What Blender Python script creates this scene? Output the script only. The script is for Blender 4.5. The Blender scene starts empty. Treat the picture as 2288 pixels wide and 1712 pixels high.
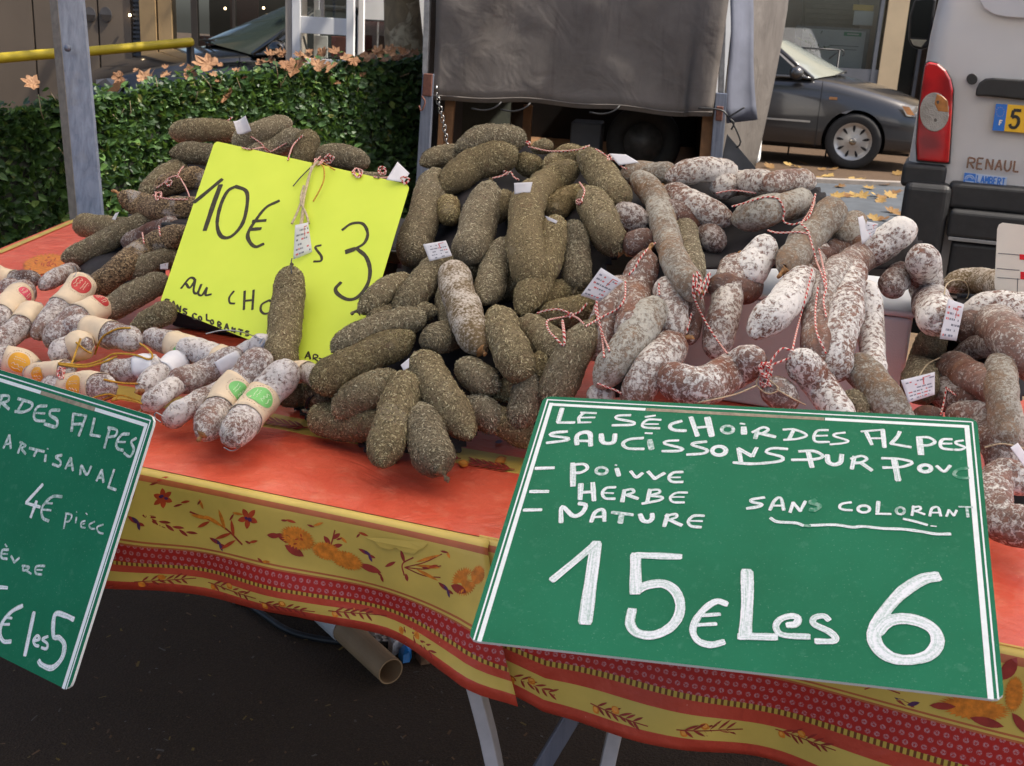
import bpy, bmesh, math, random
import numpy as np
from mathutils import Vector, Matrix, noise
from mathutils.bvhtree import BVHTree
R=math.radians
sc=bpy.context.scene
COL=sc.collection
# ---------------------------------------------------------------- camera
PW,PH,F=2288.,1712.,2510.
CX,CY=PW/2,PH/2
_d=np.array([(690.-CX)/F,-(9000.-CY)/F,-1.]); _d/=np.linalg.norm(_d)
_up=-_d
_f=np.array([0,0,-1.]); _fh=_f-_up*np.dot(_f,_up); _fh/=np.linalg.norm(_fh)
_rt=np.cross(_fh,_up)
RM=np.array([_rt,_fh,_up])
CAM=np.array([0.,0.,1.4])
cam=bpy.data.cameras.new('camera'); camo=bpy.data.objects.new('camera',cam); COL.objects.link(camo)
cam.sensor_width=36; cam.sensor_fit='HORIZONTAL'; cam.lens=36*F/PW
cam.clip_start=0.05; cam.clip_end=300
cam.dof.use_dof=True; cam.dof.focus_distance=1.75; cam.dof.aperture_fstop=20
camo.matrix_world=Matrix([[*RM[0],CAM[0]],[*RM[1],CAM[1]],[*RM[2],CAM[2]],[0,0,0,1]])
sc.camera=camo
# ---------------------------------------------------------------- light
SUN_EL,SUN_AZ=R(56),R(101)      # azimuth measured clockwise from +Y: the sun stands to the right
w=bpy.data.worlds.new('World'); sc.world=w; w.use_nodes=True
nt=w.node_tree
sky=nt.nodes.new('ShaderNodeTexSky'); sky.sky_type='NISHITA'; sky.sun_disc=False
sky.sun_elevation=SUN_EL; sky.sun_rotation=SUN_AZ
sky.air_density=0.9; sky.dust_density=4.0; sky.ozone_density=0.6
bg=nt.nodes['Background']; bg.inputs[1].default_value=0.09
nt.links.new(sky.outputs[0],bg.inputs[0])
sl=bpy.data.lights.new('sun','SUN'); sl.energy=3.0; sl.angle=R(.6); sl.color=(1.0,0.93,0.82)
so=bpy.data.objects.new('sun',sl); COL.objects.link(so)
_sd=Vector((math.sin(SUN_AZ)*math.cos(SUN_EL),math.cos(SUN_AZ)*math.cos(SUN_EL),math.sin(SUN_EL)))
so.location=_sd*20; so.rotation_euler=_sd.to_track_quat('Z','Y').to_euler()
vs=sc.view_settings
sc.display_settings.display_device='sRGB'
vs.view_transform='Standard'; vs.look='None'; vs.exposure=1.48; vs.gamma=1; vs.use_curve_mapping=False
sc.cycles.use_denoising=True
sc.cycles.max_bounces=6; sc.cycles.transparent_max_bounces=8
# ---------------------------------------------------------------- helpers
rnd=random.Random(7)
def ray(x,y): return RM@np.array([(x-CX)/F,-(y-CY)/F,-1.])
def at(x,y,Z): return CAM+ray(x,y)*Z
def onz(x,y,z):
    r=ray(x,y); return CAM+r*((z-CAM[2])/r[2])
def planeZ(x,y,z):
    r=ray(x,y)
    if r[2]>=-1e-4: return 1e3
    return (z-CAM[2])/r[2]
def onplane(x,y,P0,n):
    r=ray(x,y); return CAM+r*(np.dot(np.asarray(P0)-CAM,n)/np.dot(r,n))
def tag(o,label=None,cat=None,group=None,kind=None):
    if label: o['label']=label
    if cat: o['category']=cat
    if group: o['group']=group
    if kind: o['kind']=kind
    return o
def root_of(o):
    while o.parent: o=o.parent
    return o
def wloc(o):
    l=Vector((0,0,0))
    while o: l=l+o.location; o=o.parent
    return l
def mesh(name,V,Fc,mats,parent=None,smooth=True,mi=None,uv=None,loc=None,local=False):
    """links ONE mesh object; V in world coordinates (or local when local=True)"""
    V=np.asarray(V,dtype=float).reshape(-1,3)
    if local: org=np.zeros(3)
    elif parent is not None: org=np.array(wloc(parent))
    elif loc is not None: org=np.array(loc,dtype=float)
    else:
        org=V.mean(axis=0); org[2]=V[:,2].min()
    me=bpy.data.meshes.new(name); me.from_pydata((V-org).tolist(),[],Fc)
    if not isinstance(mats,(list,tuple)): mats=[mats]
    for m in mats: me.materials.append(m)
    if mi is not None: me.polygons.foreach_set('material_index',np.asarray(mi,dtype=np.int32))
    if smooth: me.polygons.foreach_set('use_smooth',np.ones(len(me.polygons),dtype=bool))
    if uv is not None:
        l=me.uv_layers.new(name='UVMap'); uv=np.asarray(uv)
        li=np.zeros(len(me.loops),dtype=np.int32); me.loops.foreach_get('vertex_index',li)
        l.data.foreach_set('uv',uv[li].astype(np.float32).ravel())
    me.update()
    o=bpy.data.objects.new(name,me); COL.objects.link(o)
    if parent is not None: o.parent=parent
    if not local and parent is None: o.location=org
    return o
def empty(name,loc,rz=0):
    o=bpy.data.objects.new(name,None); COL.objects.link(o); o.location=loc; o.rotation_euler=(0,0,rz); o.empty_display_size=.1
    return o
class MB:
    """collects shapes that become one mesh"""
    def __init__(s): s.V=[];s.F=[];s.M=[]
    def add(s,V,Fc,m=0):
        b=len(s.V); s.V+= [tuple(v) for v in V]; s.F+=[tuple(i+b for i in f) for f in Fc]; s.M+=[m]*len(Fc); return s
    def box(s,a,b,m=0,ax=None,o=None):
        (x0,y0,z0),(x1,y1,z1)=a,b
        V=[(x,y,z) for x in (x0,x1) for y in (y0,y1) for z in (z0,z1)]
        if ax is not None: V=[np.asarray(o)+ax[0]*v[0]+ax[1]*v[1]+ax[2]*v[2] for v in V]
        return s.add(V,[(0,1,3,2),(4,6,7,5),(0,4,5,1),(2,3,7,6),(0,2,6,4),(1,5,7,3)],m)
    def tube(s,P,r,n=8,m=0,cap=True):
        V,Fc=tube(P,r,n,cap); return s.add(V,Fc,m)
    def poly(s,P,m=0):
        return s.add(P,[tuple(range(len(P)))],m)
    def prism(s,P,dv,m=0):
        n=len(P); dv=np.asarray(dv); P=[np.asarray(p) for p in P]
        V=P+[p+dv for p in P]
        return s.add(V,[tuple(range(n-1,-1,-1)),tuple(range(n,2*n))]+[(i,(i+1)%n,(i+1)%n+n,i+n) for i in range(n)],m)
    def build(s,name,mats,parent=None,smooth=False,loc=None,local=False,bevel=0,seg=2):
        o=mesh(name,s.V,s.F,mats,parent,smooth,s.M,getattr(s,'UV',None),loc=loc,local=local)
        if bevel:
            b=o.modifiers.new('b','BEVEL'); b.width=bevel; b.segments=seg; b.limit_method='ANGLE'; b.angle_limit=R(35)
        return o
def frames(P):
    P=np.asarray(P,dtype=float); T=np.gradient(P,axis=0); T/=np.linalg.norm(T,axis=1)[:,None]+1e-12
    a=np.array([0,0,1.]) if abs(T[0][2])<.9 else np.array([1.,0,0])
    n=np.cross(T[0],a); n/=np.linalg.norm(n); N=[n]
    for i in range(1,len(P)):
        n=N[-1]-T[i]*np.dot(N[-1],T[i]); n/=np.linalg.norm(n)+1e-12; N.append(n)
    N=np.array(N); return P,T,N,np.cross(T,N)
def tube(P,r,n=8,cap=True):
    P,T,N,B=frames(P); k=len(P)
    r=np.broadcast_to(np.asarray(r,dtype=float),(k,))
    a=np.arange(n)*2*np.pi/n
    V=(P[:,None,:]+r[:,None,None]*(N[:,None,:]*np.cos(a)[None,:,None]+B[:,None,:]*np.sin(a)[None,:,None])).reshape(-1,3).tolist()
    Fc=[(i*n+j,i*n+(j+1)%n,(i+1)*n+(j+1)%n,(i+1)*n+j) for i in range(k-1) for j in range(n)]
    if cap: Fc+=[tuple(range(n-1,-1,-1)),tuple(range((k-1)*n,k*n))]
    return V,Fc
def crom(P,n):
    """Catmull-Rom resampled to n points of even arc length"""
    P=np.asarray(P,dtype=float)
    if len(P)==2:
        t=np.linspace(0,1,n)[:,None]; return P[0]*(1-t)+P[1]*t
    Q=np.vstack([2*P[0]-P[1],P,2*P[-1]-P[-2]]); out=[]
    for i in range(1,len(Q)-2):
        for t in np.linspace(0,1,16,endpoint=False):
            a,b,c,d=Q[i-1],Q[i],Q[i+1],Q[i+2]
            out.append(.5*((2*b)+(c-a)*t+(2*a-5*b+4*c-d)*t*t+(3*b-a-3*c+d)*t**3))
    out.append(P[-1]); out=np.array(out)
    s=np.concatenate([[0],np.cumsum(np.linalg.norm(np.diff(out,axis=0),axis=1))])
    u=np.linspace(0,s[-1],n)
    return np.stack([np.interp(u,s,out[:,k]) for k in range(P.shape[1])],axis=1)
# ---------------------------------------------------------------- materials
def srgb(r,g,b):
    f=lambda c:(c/255/12.92) if c/255<=.04045 else ((c/255+.055)/1.055)**2.4
    return (f(r),f(g),f(b),1)
def c4(c): return (c[0],c[1],c[2],1)
class MT:
    def __init__(s,name,rough=.5,spec=.5):
        s.m=bpy.data.materials.new(name); s.m.use_nodes=True; s.nt=s.m.node_tree; s.b=s.nt.nodes['Principled BSDF']
        s.b.inputs['Roughness'].default_value=rough; s.b.inputs['Specular IOR Level'].default_value=spec
        s._c=None
    def n(s,t,**k):
        x=s.nt.nodes.new('ShaderNode'+t)
        for a,v in k.items(): setattr(x,a,v)
        return x
    def l(s,a,b): s.nt.links.new(a,b)
    def set(s,x,i,v):
        if hasattr(v,'is_linked') or isinstance(v,bpy.types.NodeSocket): s.l(v,x.inputs[i])
        else: x.inputs[i].default_value=v
    def coord(s):
        if s._c is None:
            tc=s.n('TexCoord'); oi=s.n('ObjectInfo'); v=s.n('VectorMath',operation='SCALE'); cb=s.n('CombineXYZ')
            for i in range(3): s.l(oi.outputs['Random'],cb.inputs[i])
            s.l(cb.outputs[0],v.inputs[0]); v.inputs['Scale'].default_value=37.
            a=s.n('VectorMath',operation='ADD'); s.l(tc.outputs['Object'],a.inputs[0]); s.l(v.outputs[0],a.inputs[1]); s._c=a.outputs[0]
        return s._c
    def noise(s,scale,detail=3,rough=.55,dist=0,vec=None):
        x=s.n('TexNoise'); s.l(vec or s.coord(),x.inputs['Vector']); x.inputs['Scale'].default_value=scale; x.inputs['Detail'].default_value=detail
        x.inputs['Roughness'].default_value=rough; x.inputs['Distortion'].default_value=dist; return x.outputs[0]
    def vor(s,scale,out='Distance',feature='F1',vec=None):
        x=s.n('TexVoronoi',feature=feature); s.l(vec or s.coord(),x.inputs['Vector']); x.inputs['Scale'].default_value=scale; return x.outputs[out]
    def math(s,op,a,b=0.,c=None):
        x=s.n('Math',operation=op); s.set(x,0,a); s.set(x,1,b)
        if c is not None: s.set(x,2,c)
        return x.outputs[0]
    def ramp(s,f,stops):
        x=s.n('ValToRGB'); s.l(f,x.inputs[0]); e=x.color_ramp.elements
        for i,(p,c) in enumerate(stops):
            if i<2: q=e[i]; q.position=p
            else: q=e.new(p)
            q.color=c4(c) if not np.isscalar(c) else (c,c,c,1)
        return x.outputs[0]
    def mix(s,f,a,b,mode='MIX'):
        x=s.n('Mix',data_type='RGBA',blend_type=mode); s.set(x,0,f)
        for i,v in ((6,a),(7,b)):
            if isinstance(v,bpy.types.NodeSocket): s.l(v,x.inputs[i])
            else: x.inputs[i].default_value=c4(v)
        return x.outputs[2]
    def step(s,v,a,b):
        x=s.n('MapRange'); x.clamp=True; s.set(x,0,v); x.inputs[1].default_value=a; x.inputs[2].default_value=b; return x.outputs[0]
    def color(s,c):
        if isinstance(c,bpy.types.NodeSocket): s.l(c,s.b.inputs['Base Color'])
        else: s.b.inputs['Base Color'].default_value=c4(c)
        return s
    def bump(s,h,strength=.5,dist=.002):
        x=s.n('Bump'); x.inputs['Strength'].default_value=strength; x.inputs['Distance'].default_value=dist; s.l(h,x.inputs['Height']); s.l(x.outputs[0],s.b.inputs['Normal']); return s
    def uv(s):
        x=s.n('TexCoord'); p=s.n('SeparateXYZ'); s.l(x.outputs['UV'],p.inputs[0]); return p.outputs[0],p.outputs[1],x.outputs['UV']
def simple(name,c,rough=.6,var=.15,scale=20,metal=0,bump=0,spec=.5):
    m=MT(name,rough,spec); k=m.noise(scale,4)
    m.color(m.mix(m.step(k,.3,.7),[x*(1-var) for x in c[:3]],[min(1,x*(1+var)) for x in c[:3]]))
    m.b.inputs['Metallic'].default_value=metal
    if bump: m.bump(k,.4,bump)
    return m.m
MAT={}
# --- sausages
def mk_sausages():
    # herb coated
    m=MT('herb_coat',.8,.25)
    a=m.noise(420,4,.7); b=m.noise(38,3); c=m.vor(700)
    base=m.ramp(a,[(.28,(.036,.026,.014)),(.44,(.115,.086,.047)),(.60,(.215,.168,.094)),(.78,(.36,.29,.17))])
    base=m.mix(m.math('MULTIPLY',m.step(b,.58,.8),.6),base,(.115,.05,.03))
    base=m.mix(m.math('MULTIPLY',m.step(m.noise(17,3),.60,.85),.5),base,(.30,.27,.22))
    oi=m.n('ObjectInfo'); hs=m.n('HueSaturation'); m.l(m.math('ADD',.90,m.math('MULTIPLY',oi.outputs['Random'],.50)),hs.inputs['Value']); m.l(m.math('ADD',.78,m.math('MULTIPLY',m.math('FRACT',m.math('MULTIPLY',oi.outputs['Random'],7.3)),.3)),hs.inputs['Saturation']); m.l(base,hs.inputs['Color'])
    m.color(hs.outputs[0]); m.bump(m.math('ADD',a,m.math('MULTIPLY',c,.5)),.9,.0016); MAT['H']=m.m
    m=MT('herb_flake',.75,.25); g=m.n('NewGeometry')
    oi=m.n('ObjectInfo'); hs=m.n('HueSaturation'); m.l(m.math('ADD',.86,m.math('MULTIPLY',oi.outputs['Random'],.46)),hs.inputs['Value']); m.l(m.math('ADD',.70,m.math('MULTIPLY',m.math('FRACT',m.math('MULTIPLY',oi.outputs['Random'],7.3)),.35)),hs.inputs['Saturation']); m.l(m.ramp(g.outputs['Random Per Island'],[(0,(.06,.044,.020)),(.25,(.14,.110,.052)),(.55,(.245,.196,.100)),(.82,(.36,.30,.16)),(1,(.50,.43,.26))]),hs.inputs['Color']); m.color(hs.outputs[0]); MAT['Hf']=m.m
    # pepper coated
    m=MT('pepper_coat',.7,.35); b=m.noise(14,4); v=m.vor(330,'Color'); s=m.n('SeparateColor'); m.l(v,s.inputs[0])
    base=m.ramp(s.outputs[0],[(0,(.03,.018,.010)),(.35,(.10,.062,.032)),(.7,(.20,.135,.072)),(1,(.36,.26,.15))])
    base=m.mix(m.math('MULTIPLY',m.step(b,.58,.66),.85),base,(.36,.33,.31))
    m.color(base); m.bump(m.vor(330),.8,.002); MAT['P']=m.m
    m=MT('pepper_grain',.55,.4); g=m.n('NewGeometry')
    m.color(m.ramp(g.outputs['Random Per Island'],[(0,(.035,.02,.012)),(.3,(.10,.06,.03)),(.6,(.22,.14,.07)),(.85,(.40,.28,.15)),(1,(.55,.42,.25))])); MAT['Pf']=m.m
    # mould covered
    def natural(key,red,tan,white,lo,cov,sc=165,tanamt=.5):
        m=MT('mould_casing_'+key,.72,.3)
        n1=m.noise(sc*1.1,6,.68,1.0); n2=m.noise(13,3); n3=m.noise(60,2,.5,1.2); v=m.vor(100)
        body=m.mix(m.step(n3,.4,.62),red,[r*1.55 for r in red])
        body=m.mix(m.math('MULTIPLY',m.step(m.noise(28,2),.56,.68),tanamt),body,tan)
        f=m.math('ADD',m.math('ADD',n1,m.math('MULTIPLY',m.math('SUBTRACT',n2,.5),.42)),m.math('MULTIPLY',m.math('SUBTRACT',m.step(v,.0,.6),.72),.15))
        oi=m.n('ObjectInfo'); f=m.math('ADD',f,m.math('MULTIPLY',m.math('SUBTRACT',oi.outputs['Random'],.5),.11))
        k=m.step(f,cov-.05,cov+.065)
        haze=m.mix(m.math('MULTIPLY',m.step(n2,.3,.7),lo),body,[x*.62 for x in white])
        m.color(m.mix(m.math('MULTIPLY',k,m.math('ADD',.72,m.math('MULTIPLY',n3,.45))),haze,white))
        m.bump(m.math('ADD',m.math('MULTIPLY',k,.35),m.noise(85,4,.6,1.2)),.8,.0030); MAT[key]=m.m
    natural('N',(.145,.062,.040),(.34,.165,.075),(.70,.66,.62),.42,.535,170)
    natural('W',(.150,.060,.038),(.30,.14,.065),(.82,.79,.76),.32,.498,150,.35)
    natural('G',(.165,.098,.056),(.36,.21,.11),(.47,.45,.40),.62,.53,230,.75)
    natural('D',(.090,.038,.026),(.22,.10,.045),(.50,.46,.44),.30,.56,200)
    natural('S',(.165,.078,.056),(.34,.20,.12),(.72,.67,.65),.55,.49,240,.35)
    m=MT('pale_herb',.75,.3); a=m.noise(240,5,.65); b=m.noise(20,3)
    k=m.step(m.math('ADD',a,m.math('MULTIPLY',m.math('SUBTRACT',b,.5),.7)),.42,.64)
    m.color(m.mix(k,m.ramp(a,[(.3,(.10,.066,.03)),(.6,(.21,.15,.08))]),(.56,.50,.44))); m.bump(a,.8,.0018); MAT['L']=m.m
    MAT['tip']=simple('casing_knot',(.33,.17,.065),.6,.45,160,0,.001)
    m=MT('red_white_twine',.85,.2); u,v,_=m.uv()
    k=m.math('FRACT',m.math('ADD',m.math('MULTIPLY',v,1.),u))
    m.color(m.mix(m.step(k,.40,.52),(.50,.030,.028),(.74,.62,.56))); MAT['twine']=m.m
    MAT['yellow_twine']=simple('yellow_cord',(.50,.27,.025),.8,.3,200)
    MAT['beige_twine']=simple('beige_cord',(.52,.42,.28),.85,.3,200)
    MAT['dark_wire']=simple('dark_wire',(.06,.06,.07),.4,.3,200,.6)
    MAT['clip']=simple('steel_clip',(.42,.42,.45),.3,.2,100,1)
    MAT['tagpaper']=simple('tag_paper',(.70,.69,.74),.75,.05,60)
    MAT['ink_red']=simple('tag_red_ink',(.60,.16,.16),.8,.2,300)
    MAT['ink_grey']=simple('tag_grey_ink',(.22,.22,.27),.8,.4,300)
    MAT['band']=simple('cream_band_paper',(.74,.59,.42),.7,.06,60)
    MAT['bandwhite']=simple('white_band_paper',(.76,.75,.79),.7,.05,60)
    MAT['dgreen']=simple('green_disc_print',(.19,.55,.16),.55,.06,60)
    MAT['dred']=simple('red_disc_print',(.52,.035,.035),.55,.06,60)
    MAT['dyellow']=simple('orange_disc_print',(.78,.38,.025),.55,.06,60)
    MAT['dpink']=simple('pink_disc_print',(.70,.07,.13),.55,.06,60)
    MAT['bandink']=simple('band_small_print',(.50,.33,.22),.8,.3,300)
    MAT['dgreenl']=simple('pale_disc_line',(.62,.80,.50),.6,.1,60)
mk_sausages()
def mk_mats():
    m=MT('chalk_paint',.8,.3); _,_,uvv=m.uv(); mp=m.n('Mapping'); mp.inputs['Scale'].default_value=(14,5,1); m.l(uvv,mp.inputs[0]); a=m.noise(1,4,.65,.4,mp.outputs[0]); b=m.noise(420,3)
    k=m.step(m.math('ADD',a,m.math('MULTIPLY',m.math('SUBTRACT',b,.5),.5)),.30,.58)
    m.color(m.mix(k,(.36,.50,.44),(.84,.85,.88))); MAT['chalk']=m.m
    m=MT('thin_chalk',.8,.3); a=m.noise(260,4,.6)
    m.color(m.mix(m.step(a,.36,.66),(.22,.38,.31),(.74,.78,.79))); MAT['chalkthin']=m.m
    m=MT('smeared_chalk',.8,.3); a=m.noise(120,4,.6)
    m.color(m.mix(m.step(a,.42,.75),(.04,.225,.125),(.38,.52,.45))); MAT['smear']=m.m
    m=MT('green_board',.55,.18); a=m.noise(9,4); b=m.noise(520,3); s=m.noise(60,5,.7)
    g=m.mix(m.step(a,.3,.7),(.005,.140,.066),(.008,.170,.084))
    g=m.mix(m.math('MULTIPLY',m.step(s,.58,.8),.35),g,(.10,.28,.19)); g=m.mix(m.math('MULTIPLY',m.step(m.noise(420,2),.66,.74),.30),g,(.25,.40,.33)); m.color(g); m.bump(b,.12,.0005); MAT['green']=m.m
    m=MT('board_edge',.8,.3); m.color((.72,.74,.72)); MAT['boardedge']=m.m
    MAT['border']=simple('white_border_line',(.80,.84,.84),.6,.05,90)
    MAT['strip']=simple('worn_tan_strip',(.30,.25,.18),.7,.25,160)
    m=MT('yellow_card',.55,.35); a=m.noise(6,3); b=m.vor(45)
    g=m.mix(m.step(a,.3,.7),(.62,.755,.060),(.70,.82,.075)); g=m.mix(m.math('MULTIPLY',m.step(b,.035,.02),.4),g,(.40,.42,.05)); m.color(g); m.bump(a,.2,.003); MAT['ycard']=m.m
    m=MT('marker_ink',.5,.4); a=m.noise(160,4,.6); m.color(m.mix(m.step(a,.45,.75),(.018,.014,.004),(.055,.045,.006))); MAT['ink']=m.m
    # oilcloth
    def cloth(name,c0,c1,c2,rough=.36):
        m=MT(name,rough,.5); a=m.noise(11,5,.6,.8); b=m.noise(30,5,.6); wv=m.noise(7,3,.5,1.5)
        k=m.mix(m.step(a,.3,.7),c0,c1); k=m.mix(m.math('MULTIPLY',m.step(b,.52,.75),.5),k,c2)
        sp=m.vor(55); k=m.mix(m.math('MULTIPLY',m.step(sp,.045,.03),.7),k,(.85,.45,.36))
        m.color(k); m.bump(m.math('ADD',wv,m.math('MULTIPLY',b,.35)),.6,.012); return m.m
    MAT['cred']=cloth('orange_red_oilcloth',(.66,.085,.042),(.78,.135,.072),(.86,.28,.17))
    MAT['cdred']=cloth('red_oilcloth',(.47,.050,.028),(.56,.070,.038),(.60,.10,.06))
    MAT['cyel']=simple('yellow_oilcloth',(.62,.445,.095),.4,.10,14,0,.002)
    MAT['cline']=simple('brick_line_print',(.46,.125,.042),.45,.1,40)
    m=MT('dotted_red_print',.45,.4); u,v,_=m.uv()
    m_u=m.math('MULTIPLY',u,1/.0105); m_v=m.math('MULTIPLY',v,1/.0105)
    row=m.math('FLOOR',m_v); off=m.math('MULTIPLY',m.math('MODULO',row,2.),.5)
    fu=m.math('SUBTRACT',m.math('FRACT',m.math('ADD',m_u,off)),.5); fv=m.math('SUBTRACT',m.math('FRACT',m_v),.5)
    d=m.math('SQRT',m.math('ADD',m.math('MULTIPLY',fu,fu),m.math('MULTIPLY',fv,fv)))
    ring=m.math('MULTIPLY',m.step(d,.34,.28),m.step(d,.06,.13)); nz=m.step(m.noise(700,2),.35,.6)
    m.color(m.mix(m.math('MULTIPLY',ring,m.math('MULTIPLY',nz,.55)),m.mix(m.noise(20),(.37,.014,.012),(.45,.022,.018)),(.58,.42,.46))); MAT['cdot']=m.m
    m=MT('dashed_edge_print',.45,.4); u,v,_=m.uv()
    k=m.math('FRACT',m.math('MULTIPLY',u,1/.0075)); m.color(m.mix(m.step(k,.52,.6),(.52,.36,.06),(.16,.05,.015))); MAT['cdash']=m.m
    MAT['p_leaf']=simple('printed_maroon',(.30,.030,.022),.45,.25,60)
    MAT['p_org']=simple('printed_orange',(.66,.205,.018),.45,.3,130)
    MAT['p_lem']=simple('printed_apricot',(.80,.34,.06),.45,.25,60)
    MAT['p_vio']=simple('printed_violet',(.085,.025,.10),.45,.3,90)
    MAT['p_flower']=simple('printed_red_flower',(.45,.055,.016),.45,.25,80)
    m=MT('added_awning_cloth'); df=m.n('BsdfDiffuse'); df.inputs[0].default_value=(.79,.75,.68,1); tl_=m.n('BsdfTranslucent'); tl_.inputs[0].default_value=(.82,.78,.70,1); mx=m.n('MixShader'); mx.inputs[0].default_value=.58
    m.l(df.outputs[0],mx.inputs[1]); m.l(tl_.outputs[0],mx.inputs[2]); m.l(mx.outputs[0],m.nt.nodes['Material Output'].inputs[0]); MAT['awning']=m.m  # cloth of the added awning, lets softened sunlight through
    MAT['cback']=simple('oilcloth_backing',(.62,.50,.28),.8,.1,30)
    m=MT('polystyrene',.6,.35); v=m.vor(330); m.color(m.mix(m.step(m.noise(8),.3,.7),(.74,.76,.80),(.80,.82,.85))); m.bump(v,.25,.0012); MAT['poly']=m.m
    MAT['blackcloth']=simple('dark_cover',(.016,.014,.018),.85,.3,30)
    MAT['wood']=simple('table_ply',(.30,.20,.11),.7,.25,18)
    MAT['whitemetal']=simple('white_painted_steel',(.46,.43,.42),.5,.12,30)
    m=MT('galvanised',.42,.5); a=m.vor(26,'Color'); b=m.noise(9,4); tc=m.n('TexCoord'); mp=m.n('Mapping'); mp.inputs['Scale'].default_value=(70,70,3); m.l(tc.outputs['Object'],mp.inputs[0])
    st=m.noise(1,5,.6,.3,mp.outputs[0]); s=m.n('SeparateColor'); m.l(a,s.inputs[0])
    k=m.mix(m.step(st,.3,.72),(.12,.14,.19),(.25,.28,.35)); k=m.mix(m.math('MULTIPLY',s.outputs[0],.3),k,(.26,.28,.34)); k=m.mix(m.math('MULTIPLY',m.step(b,.6,.75),.35),k,(.24,.21,.17)); m.color(k); m.b.inputs['Metallic'].default_value=.55; MAT['galv']=m.m
    MAT['galvwarm']=simple('brown_galvanised',(.22,.19,.155),.6,.22,40,.2)
    # ground
    m=MT('asphalt',.85,.3); a=m.noise(320,5,.75); b=m.noise(3,4); v=m.vor(170)
    k=m.ramp(a,[(.3,(.026,.015,.008)),(.55,(.078,.047,.026)),(.75,(.17,.105,.060))]); k=m.mix(m.math('MULTIPLY',m.step(b,.45,.7),.45),k,(.088,.055,.034))
    k=m.mix(m.math('MULTIPLY',m.step(v,.05,.03),.8),k,(.17,.13,.08)); m.color(k); m.bump(m.math('ADD',a,v),.7,.004); MAT['asphalt']=m.m
    m=MT('sunlit_gravel',.85,.3); v=m.vor(85,'Color'); s=m.n('SeparateColor'); m.l(v,s.inputs[0])
    m.color(m.ramp(s.outputs[0],[(0,(.10,.085,.07)),(.5,(.34,.29,.24)),(1,(.62,.55,.48))])); m.bump(m.vor(85),1,.006); MAT['gravel']=m.m  # pale colour stands in for sunlight falling on the gravel
    MAT['soil']=simple('dark_soil',(.03,.022,.014),.9,.5,30,0,.01)
    MAT['road']=simple('worn_road',(.050,.058,.068),.75,.25,6)
    MAT['kerb']=simple('kerb_stone',(.22,.19,.165),.8,.2,8)
    # foliage
    m=MT('hedge_leaf',.48,.4); g=m.n('NewGeometry')
    m.color(m.ramp(g.outputs['Random Per Island'],[(0,(.010,.026,.008)),(.4,(.021,.052,.015)),(.75,(.040,.088,.026)),(.95,(.10,.19,.05)),(1,(.13,.12,.03))])); tl_=m.n('BsdfTranslucent'); tl_.inputs[0].default_value=(.13,.24,.035,1); mx=m.n('MixShader'); mx.inputs[0].default_value=.20; m.l(m.b.outputs[0],mx.inputs[1]); m.l(tl_.outputs[0],mx.inputs[2]); m.l(mx.outputs[0],m.nt.nodes['Material Output'].inputs[0]); MAT['leaf']=m.m
    MAT['hedgecore']=simple('hedge_twigs',(.010,.012,.006),.9,.5,30)
    m=MT('dry_leaf',.7,.3); a=m.noise(60,3); oi=m.n('ObjectInfo')
    k=m.ramp(oi.outputs['Random'],[(0,(.16,.078,.036)),(.5,(.24,.125,.062)),(1,(.32,.19,.105))]); m.color(m.mix(m.step(a,.3,.7),k,(.14,.065,.03))); MAT['dryleaf']=m.m
    m=MT('fallen_leaf',.7,.3); oi=m.n('ObjectInfo'); m.color(m.ramp(oi.outputs['Random'],[(0,(.13,.062,.02)),(.5,(.21,.13,.035)),(1,(.30,.20,.065))])); MAT['roadleaf']=m.m
    m=MT('plane_bark',.85,.25); v=m.vor(7,'Color'); s=m.n('SeparateColor'); m.l(v,s.inputs[0]); a=m.noise(9,4,.6,1.2)
    m.color(m.mix(m.step(a,.4,.6),m.ramp(s.outputs[0],[(0,(.20,.15,.08)),(.6,(.30,.23,.14)),(1,(.46,.40,.27))]),(.17,.13,.08))); m.bump(a,.5,.02); MAT['bark']=m.m
    # truck
    m=MT('grey_canvas',.85,.2); tc=m.n('TexCoord'); mp=m.n('Mapping'); mp.inputs['Scale'].default_value=(26,26,2.2); m.l(tc.outputs['Object'],mp.inputs[0])
    st=m.noise(1,4,.6,.2,mp.outputs[0]); b=m.noise(3.5,4,.6); f=m.noise(300,2)
    k=m.mix(m.step(b,.3,.7),(.098,.086,.078),(.150,.134,.122)); k=m.mix(m.math('MULTIPLY',m.step(st,.58,.72),.35),k,(.055,.048,.043)); k=m.mix(m.math('MULTIPLY',m.step(f,.4,.7),.2),k,(.19,.17,.16))
    m.color(k); m.bump(m.math('ADD',m.noise(5,3,.5,.6),m.math('MULTIPLY',f,.05)),.5,.03); MAT['canvas']=m.m
    MAT['canvasblue']=simple('bluish_tarp',(.125,.135,.175),.6,.15,6,0,.01)
    MAT['paintgrey']=simple('chipped_grey_paint',(.27,.27,.265),.5,.25,30)
    MAT['rust']=simple('rusty_steel',(.12,.045,.03),.8,.4,60)
    MAT['plank']=simple('brown_plank',(.19,.095,.04),.75,.3,14)
    MAT['black']=simple('black_plastic',(.014,.014,.015),.5,.3,30)
    MAT['rubber']=simple('tyre_rubber',(.018,.017,.016),.8,.25,40)
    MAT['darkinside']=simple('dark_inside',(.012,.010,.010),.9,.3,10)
    MAT['chain']=simple('chain_steel',(.25,.25,.25),.35,.2,50,1)
    MAT['grease']=simple('greasy_cast_metal',(.07,.065,.06),.5,.4,20,.3)
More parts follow.
